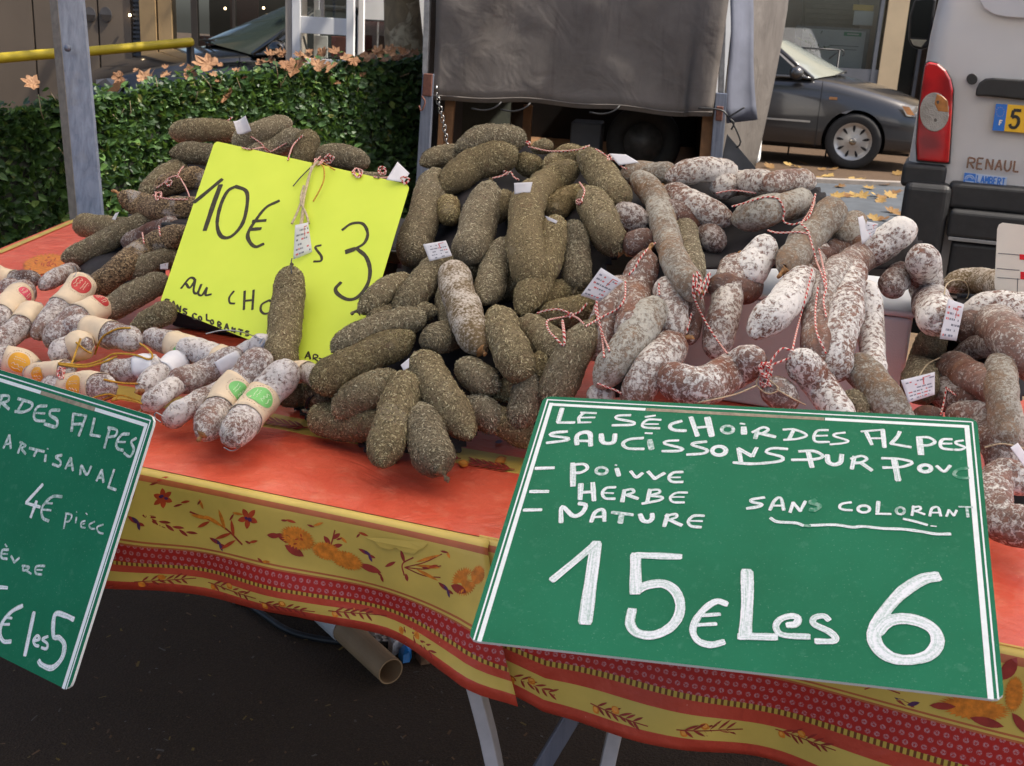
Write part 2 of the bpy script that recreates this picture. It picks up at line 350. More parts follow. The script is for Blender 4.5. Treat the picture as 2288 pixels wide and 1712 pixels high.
    # vehicles
    def paint(n,c,metal,rough,coat=.6):
        m=MT(n,rough,.5); a=m.noise(2.5,3); m.color(m.mix(m.step(a,.3,.7),[x*.93 for x in c],[min(1,x*1.05) for x in c])); m.b.inputs['Metallic'].default_value=metal; m.b.inputs['Coat Weight'].default_value=coat; m.b.inputs['Coat Roughness'].default_value=.08; return m.m
    MAT['vanwhite']=paint('dusty_white_paint',(.50,.49,.495),0,.36,.35)
    MAT['vanwhite2']=paint('white_paint',(.80,.79,.76),0,.3)
    MAT['vanpane']=paint('milky_white_glass',(.50,.50,.53),0,.25,.5)
    MAT['cargrey']=paint('dark_grey_metallic',(.045,.043,.043),.5,.28,.9)
    MAT['carblack']=paint('black_car_paint',(.012,.013,.013),.2,.2,.9)
    m=MT('red_lens',.12,.5); a=m.noise(9,2); v=m.n('TexBrick'); m.color(m.mix(m.step(m.noise(6,2),.35,.65),(.16,.003,.008),(.46,.008,.012))); m.b.inputs['Coat Weight'].default_value=.8; MAT['redlens']=m.m
    m=MT('clear_lens',.15,.5); a=m.vor(210); m.color(m.mix(m.step(m.noise(9,2),.35,.65),(.33,.32,.30),(.22,.20,.18))); m.b.inputs['Coat Weight'].default_value=.8; m.bump(a,.5,.004); MAT['clearlens']=m.m
    MAT['amber']=simple('amber_lens',(.36,.15,.045),.2,.2,60)
    MAT['redrefl']=simple('red_reflector',(.62,.012,.02),.25,.1,60)
    MAT['plateyel']=simple('yellow_plate',(.72,.42,.02),.4,.05,30)
    MAT['blue']=simple('blue_print',(.02,.14,.50),.45,.06,30)
    MAT['bluepale']=simple('pale_blue_print',(.38,.46,.62),.5,.05,30)
    MAT['chrome']=simple('chrome',(.36,.33,.29),.18,.2,20,1)
    MAT['alloy']=simple('silver_alloy',(.42,.40,.37),.35,.1,20,.6)
    m=MT('dark_glass',.06,.25); m.color((.012,.014,.014)); MAT['glass']=m.m
    m=MT('green_tint_glass',.10,.6); m.color((.20,.21,.18)); m.b.inputs['Coat Weight'].default_value=.6; MAT['screen']=m.m
    m=MT('dark_screen',.10,.4); m.color((.022,.030,.026)); MAT['darkscreen']=m.m
    # clear window glass: lets through what is behind and mirrors the street
    m=MT('window_glass'); tr=m.n('BsdfTransparent'); tr.inputs[0].default_value=(.86,.88,.87,1); gl=m.n('BsdfGlossy'); gl.inputs['Roughness'].default_value=.02
    fr=m.n('Fresnel'); fr.inputs[0].default_value=1.5; mx=m.n('MixShader'); m.l(m.math('ADD',fr.outputs[0],.05),mx.inputs[0]); m.l(tr.outputs[0],mx.inputs[1]); m.l(gl.outputs[0],mx.inputs[2])
    m.l(mx.outputs[0],m.nt.nodes['Material Output'].inputs[0]); MAT['pane']=m.m
    # facades
    MAT['taupe']=simple('taupe_panel',(.125,.094,.066),.45,.12,1.6)
    MAT['joint']=simple('dark_joint',(.03,.022,.017),.8,.2,10)
    MAT['vent']=simple('dark_vent',(.07,.065,.065),.6,.2,10)
    MAT['tancol']=simple('tan_column',(.30,.20,.095),.5,.2,3)
    MAT['slate']=simple('slate_louvre',(.055,.06,.07),.5,.2,10)
    MAT['shopdark']=simple('dark_shop_interior',(.05,.03,.018),.8,.4,2)
    MAT['maroon']=simple('maroon_panel',(.12,.03,.022),.6,.3,3)
    MAT['cream']=simple('cream_pillar',(.62,.47,.28),.6,.07,3)
    MAT['pinkwall']=simple('pale_plaster',(.50,.44,.38),.8,.08,3)
    MAT['greyframe']=simple('grey_frame',(.20,.20,.20),.4,.1,10)
    MAT['brownslat']=simple('brown_shutter',(.17,.135,.09),.6,.15,6)
    MAT['poster']=simple('pale_poster',(.60,.60,.58),.6,.08,3)
    MAT['posteryel']=simple('yellow_poster',(.80,.50,.08),.6,.08,6)
    MAT['postergreen']=simple('green_poster_label',(.03,.25,.12),.6,.1,6)
    MAT['kiosk']=simple('kiosk_white',(.80,.79,.78),.4,.04,4)
    MAT['kioskside']=simple('kiosk_beige',(.42,.36,.30),.5,.1,4)
    MAT['beam']=simple('barrier_yellow',(.46,.34,.012),.5,.12,9)
    MAT['card']=simple('cardboard',(.33,.20,.10),.75,.15,8)
    MAT['tape']=simple('white_tape',(.52,.49,.47),.5,.08,30)
    MAT['foil']=simple('silver_wrap',(.50,.48,.48),.4,.3,40)
    MAT['bluepack']=simple('blue_wrapper',(.02,.20,.55),.4,.2,40)
    MAT['whitecard']=simple('white_price_card',(.70,.66,.58),.5,.04,20)
    MAT['linegrey']=simple('thin_grey_line',(.12,.12,.13),.7,.1,30)
    e=MT('lit_bulb'); e.b.inputs['Emission Color'].default_value=(1,.72,.40,1); e.b.inputs['Emission Strength'].default_value=5; MAT['bulb']=e.m
mk_mats()
# ================================================================ ground
def sheet(name,pts,m,z,kind='structure',label=None):
    V=[(x,y,z) for x,y in pts]
    o=mesh(name,V,[tuple(range(len(V)))],m,smooth=False,loc=(0,0,0)); tag(o,label,None,None,kind); return o
g=sheet('ground',[(-80,-30),(80,-30),(80,120),(-80,120)],MAT['asphalt'],0,label='dark asphalt ground under the market stall')
# ================================================================ table and cloth
TZ=.78
A0=np.array([-.526,1.497]); B0=np.array([.561,1.118]); U2=(B0-A0)/np.linalg.norm(B0-A0); V2=np.array([-U2[1],U2[0]])
C0=np.array([-.02,1.321])
U3=np.array([U2[0],U2[1],0]); V3=np.array([V2[0],V2[1],0]); ZU=np.array([0,0,1.])
def tp(s,v,z=TZ): 
    q=C0+U2*s+V2*v; return np.array([q[0],q[1],z])
def sv(p): d=np.asarray(p)[:2]-C0; return float(d@U2),float(d@V2)
TOPPOLY=[tuple(tp(-1.75,0)[:2]),tuple(tp(1.35,0)[:2]),(1.62,2.36),(-1.40,3.46),(-1.395,2.96)]
def on_table(p): 
    s,v=sv(p); return v>-.02 and p[0]>-1.5
FP=np.array([*(C0-V2*.016),0.])
def skirt_px(x,y):
    p=onplane(x,y,FP,-V3); d=p[:2]-C0; return float(d@U2),TZ-p[2]
HEM=[(60,1262),(248,1293),(450,1330),(672,1376),(870,1428),(1034,1482),(1140,1538),(1220,1588),(1272,1600),(1471,1650),(1675,1708),(1900,1775),(2300,1890)]
_h=sorted(skirt_px(*p) for p in HEM); HS=[a for a,b in _h]; HD=[b for a,b in _h]
def drop(s): return float(np.interp(s,HS,HD))
def skirt(s,q,cl):
    D=drop(s); r=.010
    o=(.004 if cl==0 else -.003)
    wv=.012*math.sin(s*9+.7)+.008*math.sin(s*23+1.9)+.014*noise.noise(Vector((s*7,q*2,4)))
    if cl==0: wv+=.018*math.exp(-((s-.02)/.06)**2)
    out=o+r*min(1,q/.05)**.5+.016*q+wv*q*1.1
    z=TZ+.0035-(0 if q<=0 else D*q)
    p=tp(s,0)-V3*out; p[2]=z; return p
def cloth(cl,s0,s1,label):
    """top + skirt of one printed oilcloth"""
    n=120 if cl==0 else 100
    if cl==0: qb=[0,.037,.08,.565,.582,.60,.615,.755,.785,.845,.93,1.0]; mid=['cyel','cline','cyel','cline','cyel','cline','cdot','cdash','cdred','cyel','cdred']
    else: qb=[0,.035,.075,.43,.442,.455,.468,.65,.685,.77,.92,1.0]; mid=['cyel','cline','cyel','cline','cyel','cline','cdot','cdash','cdred','cyel','cdred']
    names=sorted(set(mid)|{'cred','cdred','cback'}); mats=[MAT[k] for k in names]
    V=[];Fc=[];M=[];UV=[]
    qs=[];qm=[]
    for i in range(len(mid)):
        k=max(1,int((qb[i+1]-qb[i])/.035))
        for j in range(k): qs.append(qb[i]+(qb[i+1]-qb[i])*j/k); qm.append(names.index(mid[i]))
    qs.append(1.0)
    for i in range(n+1):
        t=i/n
        for q in qs:
            e=s1+( .065*q if cl==0 else 0); s=s0+(e-s0)*t
            V.append(skirt(s,q,cl)); UV.append((s+3,q*drop(s)+1))
    m=len(qs)
    for i in range(n):
        for j in range(m-1):
            Fc.append((i*m+j,(i+1)*m+j,(i+1)*m+j+1,i*m+j+1)); M.append(qm[j])
    # top, split by printed band
    if cl==0: vb=[0,.165,.20,1.2]; tm=['cred','cyel','cred']
    else: vb=[0,1.2]; tm=['cred']
    o=mesh('tablecloth',V,Fc,mats,None,True,M,UV)
    sd=o.modifiers.new('t','SOLIDIFY'); sd.thickness=.0015; sd.offset=-1
    return o
cl0=cloth(0,-1.75,.004,None); tag(cl0,'orange-red flowered oilcloth on the left half of the stall, torn near its corner','tablecloth')
cl1=cloth(1,-.012,1.35,None); tag(cl1,'orange-red oilcloth with dotted border hanging under the green board priced 15 euros','tablecloth')
def top_strip(o,s0,s1,v0,v1,m,dz,name,nu=40,nv=8):
    V=[];UV=[]
    for i in range(nu+1):
        for j in range(nv+1):
            s=s0+(s1-s0)*i/nu; v=v0+(v1-v0)*j/nv
            z=TZ+dz+(.0022*noise.noise(Vector((s*9,v*9,3)))+.0012*noise.noise(Vector((s*24,v*24,5))))*min(1,v/.02)
            V.append(tp(s,v,z)); UV.append((s,v))
    Fc=[(i*(nv+1)+j,(i+1)*(nv+1)+j,(i+1)*(nv+1)+j+1,i*(nv+1)+j+1) for i in range(nu) for j in range(nv)]
    return mesh(name,V,Fc,m,o,True,None,UV)
sb=[sv(onz(x,y,TZ))[1] for x,y in ((600,934),(600,962),(1120,1012),(1120,1056))]
bv1=(sb[0]+sb[2])/2; bv0=(sb[1]+sb[3])/2
top_strip(cl0,-1.75,.004,0,bv0,MAT['cred'],.0035,'cloth_top',60,12)
top_strip(cl0,-1.75,.004,bv0,bv1,MAT['cyel'],.0035,'yellow_band',60,3)
top_strip(cl0,-1.75,.004,bv1,.62,MAT['cred'],.0035,'cloth_top',60,14)
top_strip(cl1,.004,1.35,0,1.05,MAT['cred'],.0035,'cloth_top',60,30)
# far left part of the left cloth, running back to the stall's rear edge
far=MB(); Pl=[tp(-1.75,.62,TZ+.0035),tp(.004,.62,TZ+.0035),tp(.004,1.5,TZ+.0035),np.array([-1.40,3.46,TZ+.0035]),np.array([-1.395,2.96,TZ+.0035])]
far.poly(Pl); far.build('cloth_top',MAT['cred'],cl0)
e=MB(); l0=onz(150,497,TZ); l1=onz(0,560,TZ); dd=(l1-l0)/np.linalg.norm(l1-l0); pr=np.array([dd[1],-dd[0],0]); pr*= -1 if pr[0]<0 else 1
for a,b,m in ((.010,.030,0),):
    e.add([l0-dd*.02+pr*a+ZU*.006,l0-dd*.02+pr*b+ZU*.006,l1+dd*.06+pr*b+ZU*.006,l1+dd*.06+pr*a+ZU*.006],[(0,1,2,3)],m)
e.build('yellow_edge_band',[MAT['cyel']],cl0)
# ---- printed motifs
def leafpoly(c,l,ang,w):
    c=np.asarray(c,float); d=np.array([math.cos(ang),math.sin(ang)]); p=np.array([-d[1],d[0]]); k=[]
    for t in np.linspace(0,1,7): k.append(c+d*l*t+p*w*math.sin(math.pi*t)**.8)
    for t in np.linspace(1,0,7)[1:-1]: k.append(c+d*l*t-p*w*math.sin(math.pi*t)**.8)
    return k
def stempoly(pts,w):
    P=crom(pts,12); out=[];o2=[]
    for i in range(len(P)):
        d=P[min(i+1,len(P)-1)]-P[max(i-1,0)]; d/=np.linalg.norm(d)+1e-9; p=np.array([-d[1],d[0]])
        out.append(P[i]+p*w); o2.append(P[i]-p*w)
    return out,o2
class Motif:
    def __init__(s,fn): s.b=MB(); s.fn=fn; s.k=0; s.mats=['p_leaf','p_org','p_lem','p_vio','p_flower','cyel']
    def poly(s,pts,m):
        s.k+=1; h=.0009+.00002*(s.k%40); s.b.poly([s.fn(p[0],p[1],h) for p in pts],s.mats.index(m))
    def fan(s,c,pts,m):
        s.k+=1; h=.0009+.00002*(s.k%40); n=len(pts)
        s.b.add([s.fn(c[0],c[1],h)]+[s.fn(p[0],p[1],h) for p in pts],[(0,i+1,(i+1)%n+1) for i in range(n)],s.mats.index(m))
    def leaf(s,c,l,a,w,m='p_leaf'): s.poly(leafpoly(c,l,a,w),m)
    def stem(s,pts,w,m='p_leaf'):
        a,b=stempoly(pts,w); s.k+=1; h=.0009+.00002*(s.k%40); n=len(a)
        s.b.add([s.fn(p[0],p[1],h) for p in a+b],[(i,i+1,n+i+1,n+i) for i in range(n-1)],s.mats.index(m))
    def lemon(s,x,y,r,a):
        s.poly(leafpoly((x-r*math.cos(a),y-r*math.sin(a)),2*r,a,r*.62),'p_org'); s.poly(leafpoly((x-r*.5*math.cos(a)-1,y-r*.5*math.sin(a)-2),1.2*r,a,r*.36),'p_lem')
    def sprig(s,x,y,L,a,k=1.):
        d=np.array([math.cos(a),math.sin(a)]); p=np.array([-d[1],d[0]]); o=np.array([x,y],float)
        s.stem([o,o+d*L*.5+p*2,o+d*L],1.3*k)
        for i,t in enumerate((.12,.25,.36,.5,.62,.74)):
            for sg in (1,-1):
                s.leaf(o+d*L*t,L*rnd.uniform(.17,.26)*k,a+sg*(.5+rnd.uniform(-.2,.25)),3.0*k)
        s.lemon(*(o+d*L*.42-p*8*k),13*k,a+.4); s.lemon(*(o+d*L*.12+p*9*k),12*k,a+.6)
    def flower(s,x,y,r):
        n=5+rnd.randint(0,1)
        for i in range(n): s.leaf((x,y),r,i*2*math.pi/n+.4,r*.26,'p_flower')
        for i in range(4): s.leaf((x+rnd.uniform(-3,3),y+rnd.uniform(-3,3)),r*.42,rnd.uniform(0,6.3),r*.13,'p_vio')
    def sun(s,x,y,rx,ry,a,m='p_org'):
        P=[]
        for i in range(64):
            t=i*2*math.pi/64; k=1 if i%2 else .80+rnd.uniform(-.06,.06); q=np.array([rx*k*math.cos(t),ry*k*math.sin(t)])
            P.append((x+q[0]*math.cos(a)-q[1]*math.sin(a),y+q[0]*math.sin(a)+q[1]*math.cos(a)))
        s.fan((x,y),P,m)
def fn_skirt(cl):
    def f(x,y,h):
        s,dz=skirt_px(x,y); q=min(max(dz/drop(s),0.012),.995); p=skirt(s,q,cl); return p-V3*(h+.0006)
    return f
def band_sprigs(M,q,s0,s1,step,L):
    s=s0
    while s<s1:
        p=skirt(s,q,0); p2=skirt(s+.02,q,0)
        c=RM.T@(p-CAM); c2=RM.T@(p2-CAM); x,y=CX+F*c[0]/-c[2],CY-F*c[1]/-c[2]; x2,y2=CX+F*c2[0]/-c2[2],CY-F*c2[1]/-c2[2]
        M.sprig(x,y,L/ -c[2],math.atan2(y2-y,x2-x),1.45/ -c[2]*.8); s+=step
M=Motif(fn_skirt(0))
M.flower(367,1117,22); M.flower(556,1162,24); M.flower(286,1090,18)
M.leaf((620,1195),44,.45,8); M.leaf((640,1220),50,.55,9); M.leaf((600,1198),30,.1,6)
M.sun(668,1206,42,24,.45); M.sun(730,1236,34,20,.35); M.sun(775,1258,40,20,.4); M.leaf((800,1266),56,.35,8)
[M.leaf((668+rnd.uniform(-26,26),1206+rnd.uniform(-12,12)),9,rnd.uniform(0,6.3),2,'p_flower') for _ in range(16)]
M.stem([(735,1235),(742,1215),(748,1190)],1.6); M.leaf((738,1222),24,-2.2,5); M.leaf((742,1210),22,-.6,5); M.leaf((740,1228),26,-.2,5)
for (x,y,a) in ((800,1232,.5),(470,1205,.55),(985,1300,.6),(300,1150,.6)):
    M.leaf((x,y),30,a,4,'p_leaf'); M.leaf((x+8,y+2),26,a+.1,3.4,'p_vio'); M.leaf((x+22,y+14),18,a-.1,3,'p_leaf'); M.leaf((x+22,y+12),20,a+.6,3,'p_vio')
M.stem([(545,1220),(500,1182),(425,1148)],1.8); 
for (x,y,a,l) in ((500,1182,-2.6,50),(470,1165,-2.9,44),(520,1195,2.8,40),(505,1190,-1.9,50),(525,1205,-1.75,40),(530,1210,2.6,40),(470,1170,2.7,30)): M.leaf((x,y),l,a,4,'p_org' if l>42 else 'p_flower')
M.stem([(330,1150),(370,1175),(430,1195)],1.6)
for i in range(7): M.leaf((335+i*14,1152+i*6.5),26,.2+.5*(i%2),3)
M.leaf((290,1080),40,1.2,9); M.leaf((282,1125),36,1.3,9)
M.stem([(925,1250),(900,1265),(905,1290)],1.6)
for a in (-.3,.05,.4): M.stem([(905,1272),(950,1272+40*a),(990,1262+70*a)],1.2); M.leaf((930,1266+20*a),60,a,3.6,'p_org')
M.leaf((905,1262),30,-1.9,4); M.leaf((885,1260),28,2.7,4); M.leaf((908,1285),18,1.3,4)
[(M.leaf((x,y),rnd.uniform(16,26),rnd.uniform(-.5,1.2),3,rnd.choice(['p_leaf','p_org','p_flower'])),M.leaf((x+4,y+3),rnd.uniform(12,20),rnd.uniform(2,4),2.4,'p_leaf')) for x,y in ((405,1128),(445,1120),(590,1255),(640,1165),(700,1180),(560,1215),(520,1150),(850,1290),(960,1270),(880,1225),(350,1080),(480,1240),(760,1205),(1000,1235),(800,1195))]
M.sun(1045,1296,30,30,0); M.leaf((1015,1305),40,.3,9); M.sun(1075,1282,16,20,0)
band_sprigs(M,.888,-1.0,-.02,.098,.098*F*.78)
M.b.build('flower_print',[MAT[k] for k in M.mats],cl0)
M=Motif(fn_skirt(1))
s=.05
while s<1.0:
    for cl in (1,):
        p=skirt(s,.845,1); p2=skirt(s+.02,.845,1)
        c=RM.T@(p-CAM); c2=RM.T@(p2-CAM); x,y=CX+F*c[0]/-c[2],CY-F*c[1]/-c[2]; x2,y2=CX+F*c2[0]/-c2[2],CY-F*c2[1]/-c2[2]
        M.sprig(x,y,.098*F*.8/ -c[2],math.atan2(y2-y,x2-x),1.55/ -c[2]*.8)
    s+=.112
M.sun(2175,1590,85,26,.12); M.sun(2265,1560,22,40,.1); M.leaf((2235,1530),60,-.9,16); M.leaf((2165,1610),80,.25,10); M.leaf((2075,1584),60,.05,8); M.leaf((2260,1600),60,.9,10)
M.leaf((1990,1568),40,.35,6,'p_vio'); M.leaf((2000,1575),50,.3,5); M.leaf((2025,1585),30,-.2,5,'p_vio'); M.stem([(1930,1552),(1960,1545),(2010,1560)],1.5)
M.b.build('flower_print',[MAT[k] for k in M.mats],cl1)
def fn_top(x,y,h): p=onz(x,y,TZ+.0045); return p+ZU*(.0012+h)
M=Motif(fn_top)
for x,y,L,a in ((1150,1052,105,-2.96),(1030,1028,60,-2.95),(690,960,110,-2.95)): 
    M.stem([(x,y),(x+L*.5*math.cos(a),y+L*.5*math.sin(a)+2),(x+L*math.cos(a),y+L*math.sin(a))],1.3)
    for i in range(6): 
        for sg in (1,-1): M.leaf((x+L*(.1+.14*i)*math.cos(a),y+L*(.1+.14*i)*math.sin(a)),L*.24,a+sg*.35,2.4)
M.lemon(1036,1038,13,.2); M.lemon(1118,1032,16,-.5)
M.sun(100,590,52,22,-.15); M.sun(86,560+45,34,12,-.1); [M.leaf((100+rnd.uniform(-34,34),590+rnd.uniform(-12,12)),9,rnd.uniform(0,6.3),1.6,'p_flower') for _ in range(16)]
M.leaf((1106,992),18,-.2,4,'p_vio'); M.leaf((1132,987),16,-.1,4,'p_vio')
M.b.build('flower_print',[MAT[k] for k in M.mats],cl0)
# torn flap of the oilcloth
fl=[(815,1206),(838,1214),(850,1228),(872,1233),(884,1228),(905,1238),(928,1241),(938,1232),(948,1228),(958,1216)]
f0=fn_skirt(0); T=MB(); top=[f0(x,y,.0022) for x,y in [(815,1206),(860,1208),(910,1213),(958,1216)]]
bot=[f0(x,y,.0030) for x,y in fl[1:-1]]
T.poly(top[::-1]+[top[0]]*0+bot); T.build('torn_flap',[MAT['cyel']],cl0)
# ---- the trestle table under the cloth
tb=empty('market_table',tp(0,.4,0)); tag(tb,'long trestle market table of plywood on splayed pale steel legs under the cloths','table')
t=MB(); t.prism([np.array([x,y,TZ-.022])+np.array([V2[0],V2[1],0])*(.004 if i<2 else -.006) for i,(x,y) in enumerate(TOPPOLY)],(0,0,.022)); t.build('tabletop',[MAT['wood']],tb)
def legpx(pts,Zs,wd,th,name,m):
    P=crom([at(x,y,Z) for (x,y),Z in zip(pts,Zs)],10); b=MB(); 
    r=np.array([1,0,0.]); d=np.array([0,1.,0]); n=len(P); V=[]
    for p in P: V+= [p-r*wd,p+r*wd,p+r*(wd+.004)+d*th,p-r*(wd-.004)+d*th]
    Fc=[]
    for i in range(n-1):
        for k in range(4): Fc.append((i*4+k,i*4+(k+1)%4,(i+1)*4+(k+1)%4,(i+1)*4+k))
    Fc+=[(0,1,2,3),((n-1)*4+3,(n-1)*4+2,(n-1)*4+1,(n-1)*4)]
    b.add(V,Fc); return b.build(name,[m],tb,bevel=.002)
legpx([(1030,1400),(1040,1480),(1064,1570),(1096,1700),(1120,1850),(1135,1960)],[1.62,1.62,1.62,1.63,1.64,1.65],.010,.034,'leg',MAT['whitemetal'])
legpx([(1420,1500),(1385,1600),(1358,1712),(1335,1840),(1320,1960)],[1.64]*5,.011,.030,'leg',MAT['whitemetal'])
legpx([(1330,1520),(1270,1620),(1215,1712),(1140,1840)],[1.56,1.58,1.60,1.64],.013,.02,'brace',MAT['galv'])
legpx([(-420,1100),(-400,1300),(-380,1500)],[2.1]*3,.012,.03,'leg',MAT['whitemetal'])
for bx,by in ((1.2,2.35),(-1.1,3.1),(-.2,2.75)):
    b=MB(); b.box((bx-.015,by-.015,0),(bx+.015,by+.015,TZ-.022)); b.build('leg',[MAT['whitemetal']],tb)
# ================================================================ boards and their writing
class Sign:
    def __init__(s,name,corn,mats,label,cat,th=.004):
        TL,TR,BR,BL=[np.asarray(c,float) for c in corn]; s.c=(TL,TR,BR,BL)
        n=np.cross(TL-BL,BR-BL); n/=np.linalg.norm(n)
        if np.dot(n,CAM-TL)<0: n=-n
        s.n=n; s.P0=(TL+TR+BR+BL)/4; s.k=0
        rr=.012; P=[]
        cs=[TL,TR,BR,BL]
        for i,c in enumerate(cs):
            a=cs[i-1]-c; b=cs[(i+1)%4]-c; a/=np.linalg.norm(a); b/=np.linalg.norm(b)
            for t in (0,.3,.7,1): 
                q=c+a*rr*(1-t)**2+b*rr*t**2; P.append(q)
        B=MB(); m=len(P); B.add(P+[p-n*th for p in P],[tuple(range(m-1,-1,-1)),tuple(range(m,2*m))]+[(i,(i+1)%m,(i+1)%m+m,i+m) for i in range(m)]); B.M=[0,0]+[1]*m
        s.o=B.build(name,mats); tag(s.o,label,cat)
    def hit(s,x,y): return onplane(x,y,s.P0,s.n)
    def uv(s,u,v):
        TL,TR,BR,BL=s.c; return (TL*(1-u)+TR*u)*(1-v)+(BL*(1-u)+BR*u)*v
    def ribbon(s,B,P3,wd,m=0,rag=.0):
        s.k+=1; P=np.asarray(P3); n=len(P); h=.00025+.000004*s.k
        T=np.gradient(P,axis=0); T/=np.linalg.norm(T,axis=1)[:,None]+1e-9; S=np.cross(s.n,T)
        aa=np.concatenate([[0],np.cumsum(np.linalg.norm(np.diff(P,axis=0),axis=1))]); ws=wd*np.array([1+(.20 if rag else 0)*noise.noise(Vector((x/(wd*5+1e-6),s.k*3.1,0)))+rag*rnd.uniform(-1,1) for x in aa])
        ends=[P[0]-T[0]*wd*.55,P[-1]+T[-1]*wd*.55]
        V=[P[i]+S[i]*ws[i]+s.n*(h+.00003*i/n) for i in range(n)]+[P[i]-S[i]*ws[i]+s.n*(h+.00003*i/n) for i in range(n)]
        e4=[rnd.uniform(.55,.95) for _ in range(4)] if rag else [1]*4
        V+= [ends[0]+S[0]*wd*e4[0]+s.n*h,ends[0]-S[0]*wd*e4[1]+s.n*h,ends[1]+S[-1]*wd*e4[2]+s.n*h,ends[1]-S[-1]*wd*e4[3]+s.n*h]
        Fc=[(i,i+1,n+i+1,n+i) for i in range(n-1)]+[(2*n,0,n,2*n+1),(n-1,2*n+2,2*n+3,2*n-1)]
        sl_=np.concatenate([[0],np.cumsum(np.linalg.norm(np.diff(P,axis=0),axis=1))])+s.k*1.7
        if not hasattr(B,'UV'): B.UV=[]
        B.UV+=[(x,0.) for x in sl_]+[(x,1.) for x in sl_]+[(sl_[0]-wd,0.),(sl_[0]-wd,1.),(sl_[-1]+wd,0.),(sl_[-1]+wd,1.)]
        B.add(V,Fc,m)
    def strokes(s,name,data,mats):
        B=MB()
        for (ox,oy),wd,m,pts,sm in data:
            q=[(ox+x*.27186,oy+y*.27186) for x,y in pts]
            if sm and len(q)>2: q=crom(q,max(10,6*len(q)))
            else:
                qq=[]
                for a,b in zip(q[:-1],q[1:]):
                    for t in np.linspace(0,1,5)[:-1]: qq.append((a[0]+(b[0]-a[0])*t,a[1]+(b[1]-a[1])*t))
                qq.append(q[-1]); q=qq
            P=[s.hit(*p) for p in q]; Zl=np.dot(RM.T@(P[0]-CAM),(0,0,-1))
            if sm or len(pts)==2: s.ribbon(B,P,wd*.27186*Zl/F*.5,m,.035)
            else:
                for a in range(len(pts)-1): s.ribbon(B,P[a*4:a*4+5],wd*.27186*Zl/F*.5,m,.035)
        return B.build(name,mats,s.o)
def el(cx,cy,rx,ry,a0=0,n=14): return [(cx+rx*math.cos(a0+i*2*math.pi/n),cy+ry*math.sin(a0+i*2*math.pi/n)) for i in range(n+1)]
SR=Sign('price_board',[[.0433,1.4293,.9445],[.5637,1.2948,.9897],[.4879,.9465,.8189],[-.0324,1.0809,.7738]],[MAT['green'],MAT['boardedge']],'green hand-painted board reading 15 euros les 6, lying tilted over the table edge','sign')
def line(S,B,u0,v0,u1,v1,wd,m=0): S.ribbon(B,[S.uv(u0+(u1-u0)*t,v0+(v1-v0)*t) for t in np.linspace(0,1,6)],wd,m)
B=MB()
line(SR,B,.0125,.016,.0125,.998,.0010); line(SR,B,.0245,.036,.0245,.998,.0026)
line(SR,B,.013,.018,.987,.018,.0010); line(SR,B,.026,.040,.255,.040,.0025); line(SR,B,.675,.040,.977,.040,.0025)
line(SR,B,.977,.038,.977,.998,.0028); line(SR,B,.9895,.018,.9895,.998,.0009)
B.build('border_line',[MAT['border']],SR.o)
B=MB(); line(SR,B,.262,.040,.668,.040,.0027); B.build('worn_strip',[MAT['strip']],SR.o)
a=(1120,800); d=(1688,800); gq=(1120,1262); hq=(1688,1262)
W1=24; D=[]
def S_(o,w,pts,sm=0,m=0): D.append((o,w,m,pts,sm))
# LE SECHOiR
S_(a,40,[(500,418),(468,528)]);S_(a,30,[(465,532),(600,532)]);S_(a,28,[(680,452),(640,490),(640,528)],1);S_(a,23,[(655,450),(780,455)]);S_(a,21,[(650,492),(768,490)]);S_(a,21,[(632,532),(735,530)])
S_(a,28,[(1060,472),(960,476),(950,500),(1085,528),(1075,550),(915,555)],1)
S_(a,21,[(1185,486),(1265,475)]);S_(a,25,[(1310,510),(1210,508),(1160,545),(1180,572),(1300,580)],1);S_(a,18,[(1180,545),(1290,545)])
S_(a,33,[(1480,520),(1400,545),(1390,575),(1430,595),(1515,600)],1)
S_(a,40,[(1560,490),(1612,640)]);S_(a,51,[(1695,495),(1730,640)]);S_(a,28,[(1600,575),(1710,565)])
S_(a,28,el(1860,590,48,30),1,1);S_(a,51,[(1993,575),(1995,622)]);S_(a,21,[(1965,540),(2000,545)])
S_(a,35,[(2105,600),(2088,662)],0,1);S_(a,28,[(2065,612),(2150,572),(2195,590),(2150,620),(2110,625)],1);S_(a,33,[(2130,622),(2250,650)])
S_(d,25,[(230,590),(320,590),(420,635),(350,665),(235,675)],1);S_(d,33,[(310,600),(275,672)])
S_(d,25,[(595,595),(510,600),(480,650),(500,690),(605,692)],1);S_(d,21,[(490,642),(590,640)])
S_(d,23,[(735,615),(655,625),(650,645),(760,682),(720,702),(615,712)],1)
S_(d,23,[(870,606),(1050,592)]);S_(d,35,[(1045,592),(1060,735)]);S_(d,33,[(910,612),(955,712)]);S_(d,21,[(935,662),(1060,662)])
S_(d,33,[(1185,610),(1165,650),(1115,705)],1);S_(d,28,[(1112,706),(1275,735)])
S_(d,51,[(1345,655),(1360,790)]);S_(d,28,[(1330,655),(1420,655),(1475,690),(1430,718),(1345,722)],1)
S_(d,28,[(1612,670),(1540,672),(1518,712),(1540,745),(1620,755)],1);S_(d,21,[(1535,706),(1612,706)])
S_(d,25,[(1705,680),(1650,690),(1655,710),(1720,735),(1690,755),(1640,757)],1)
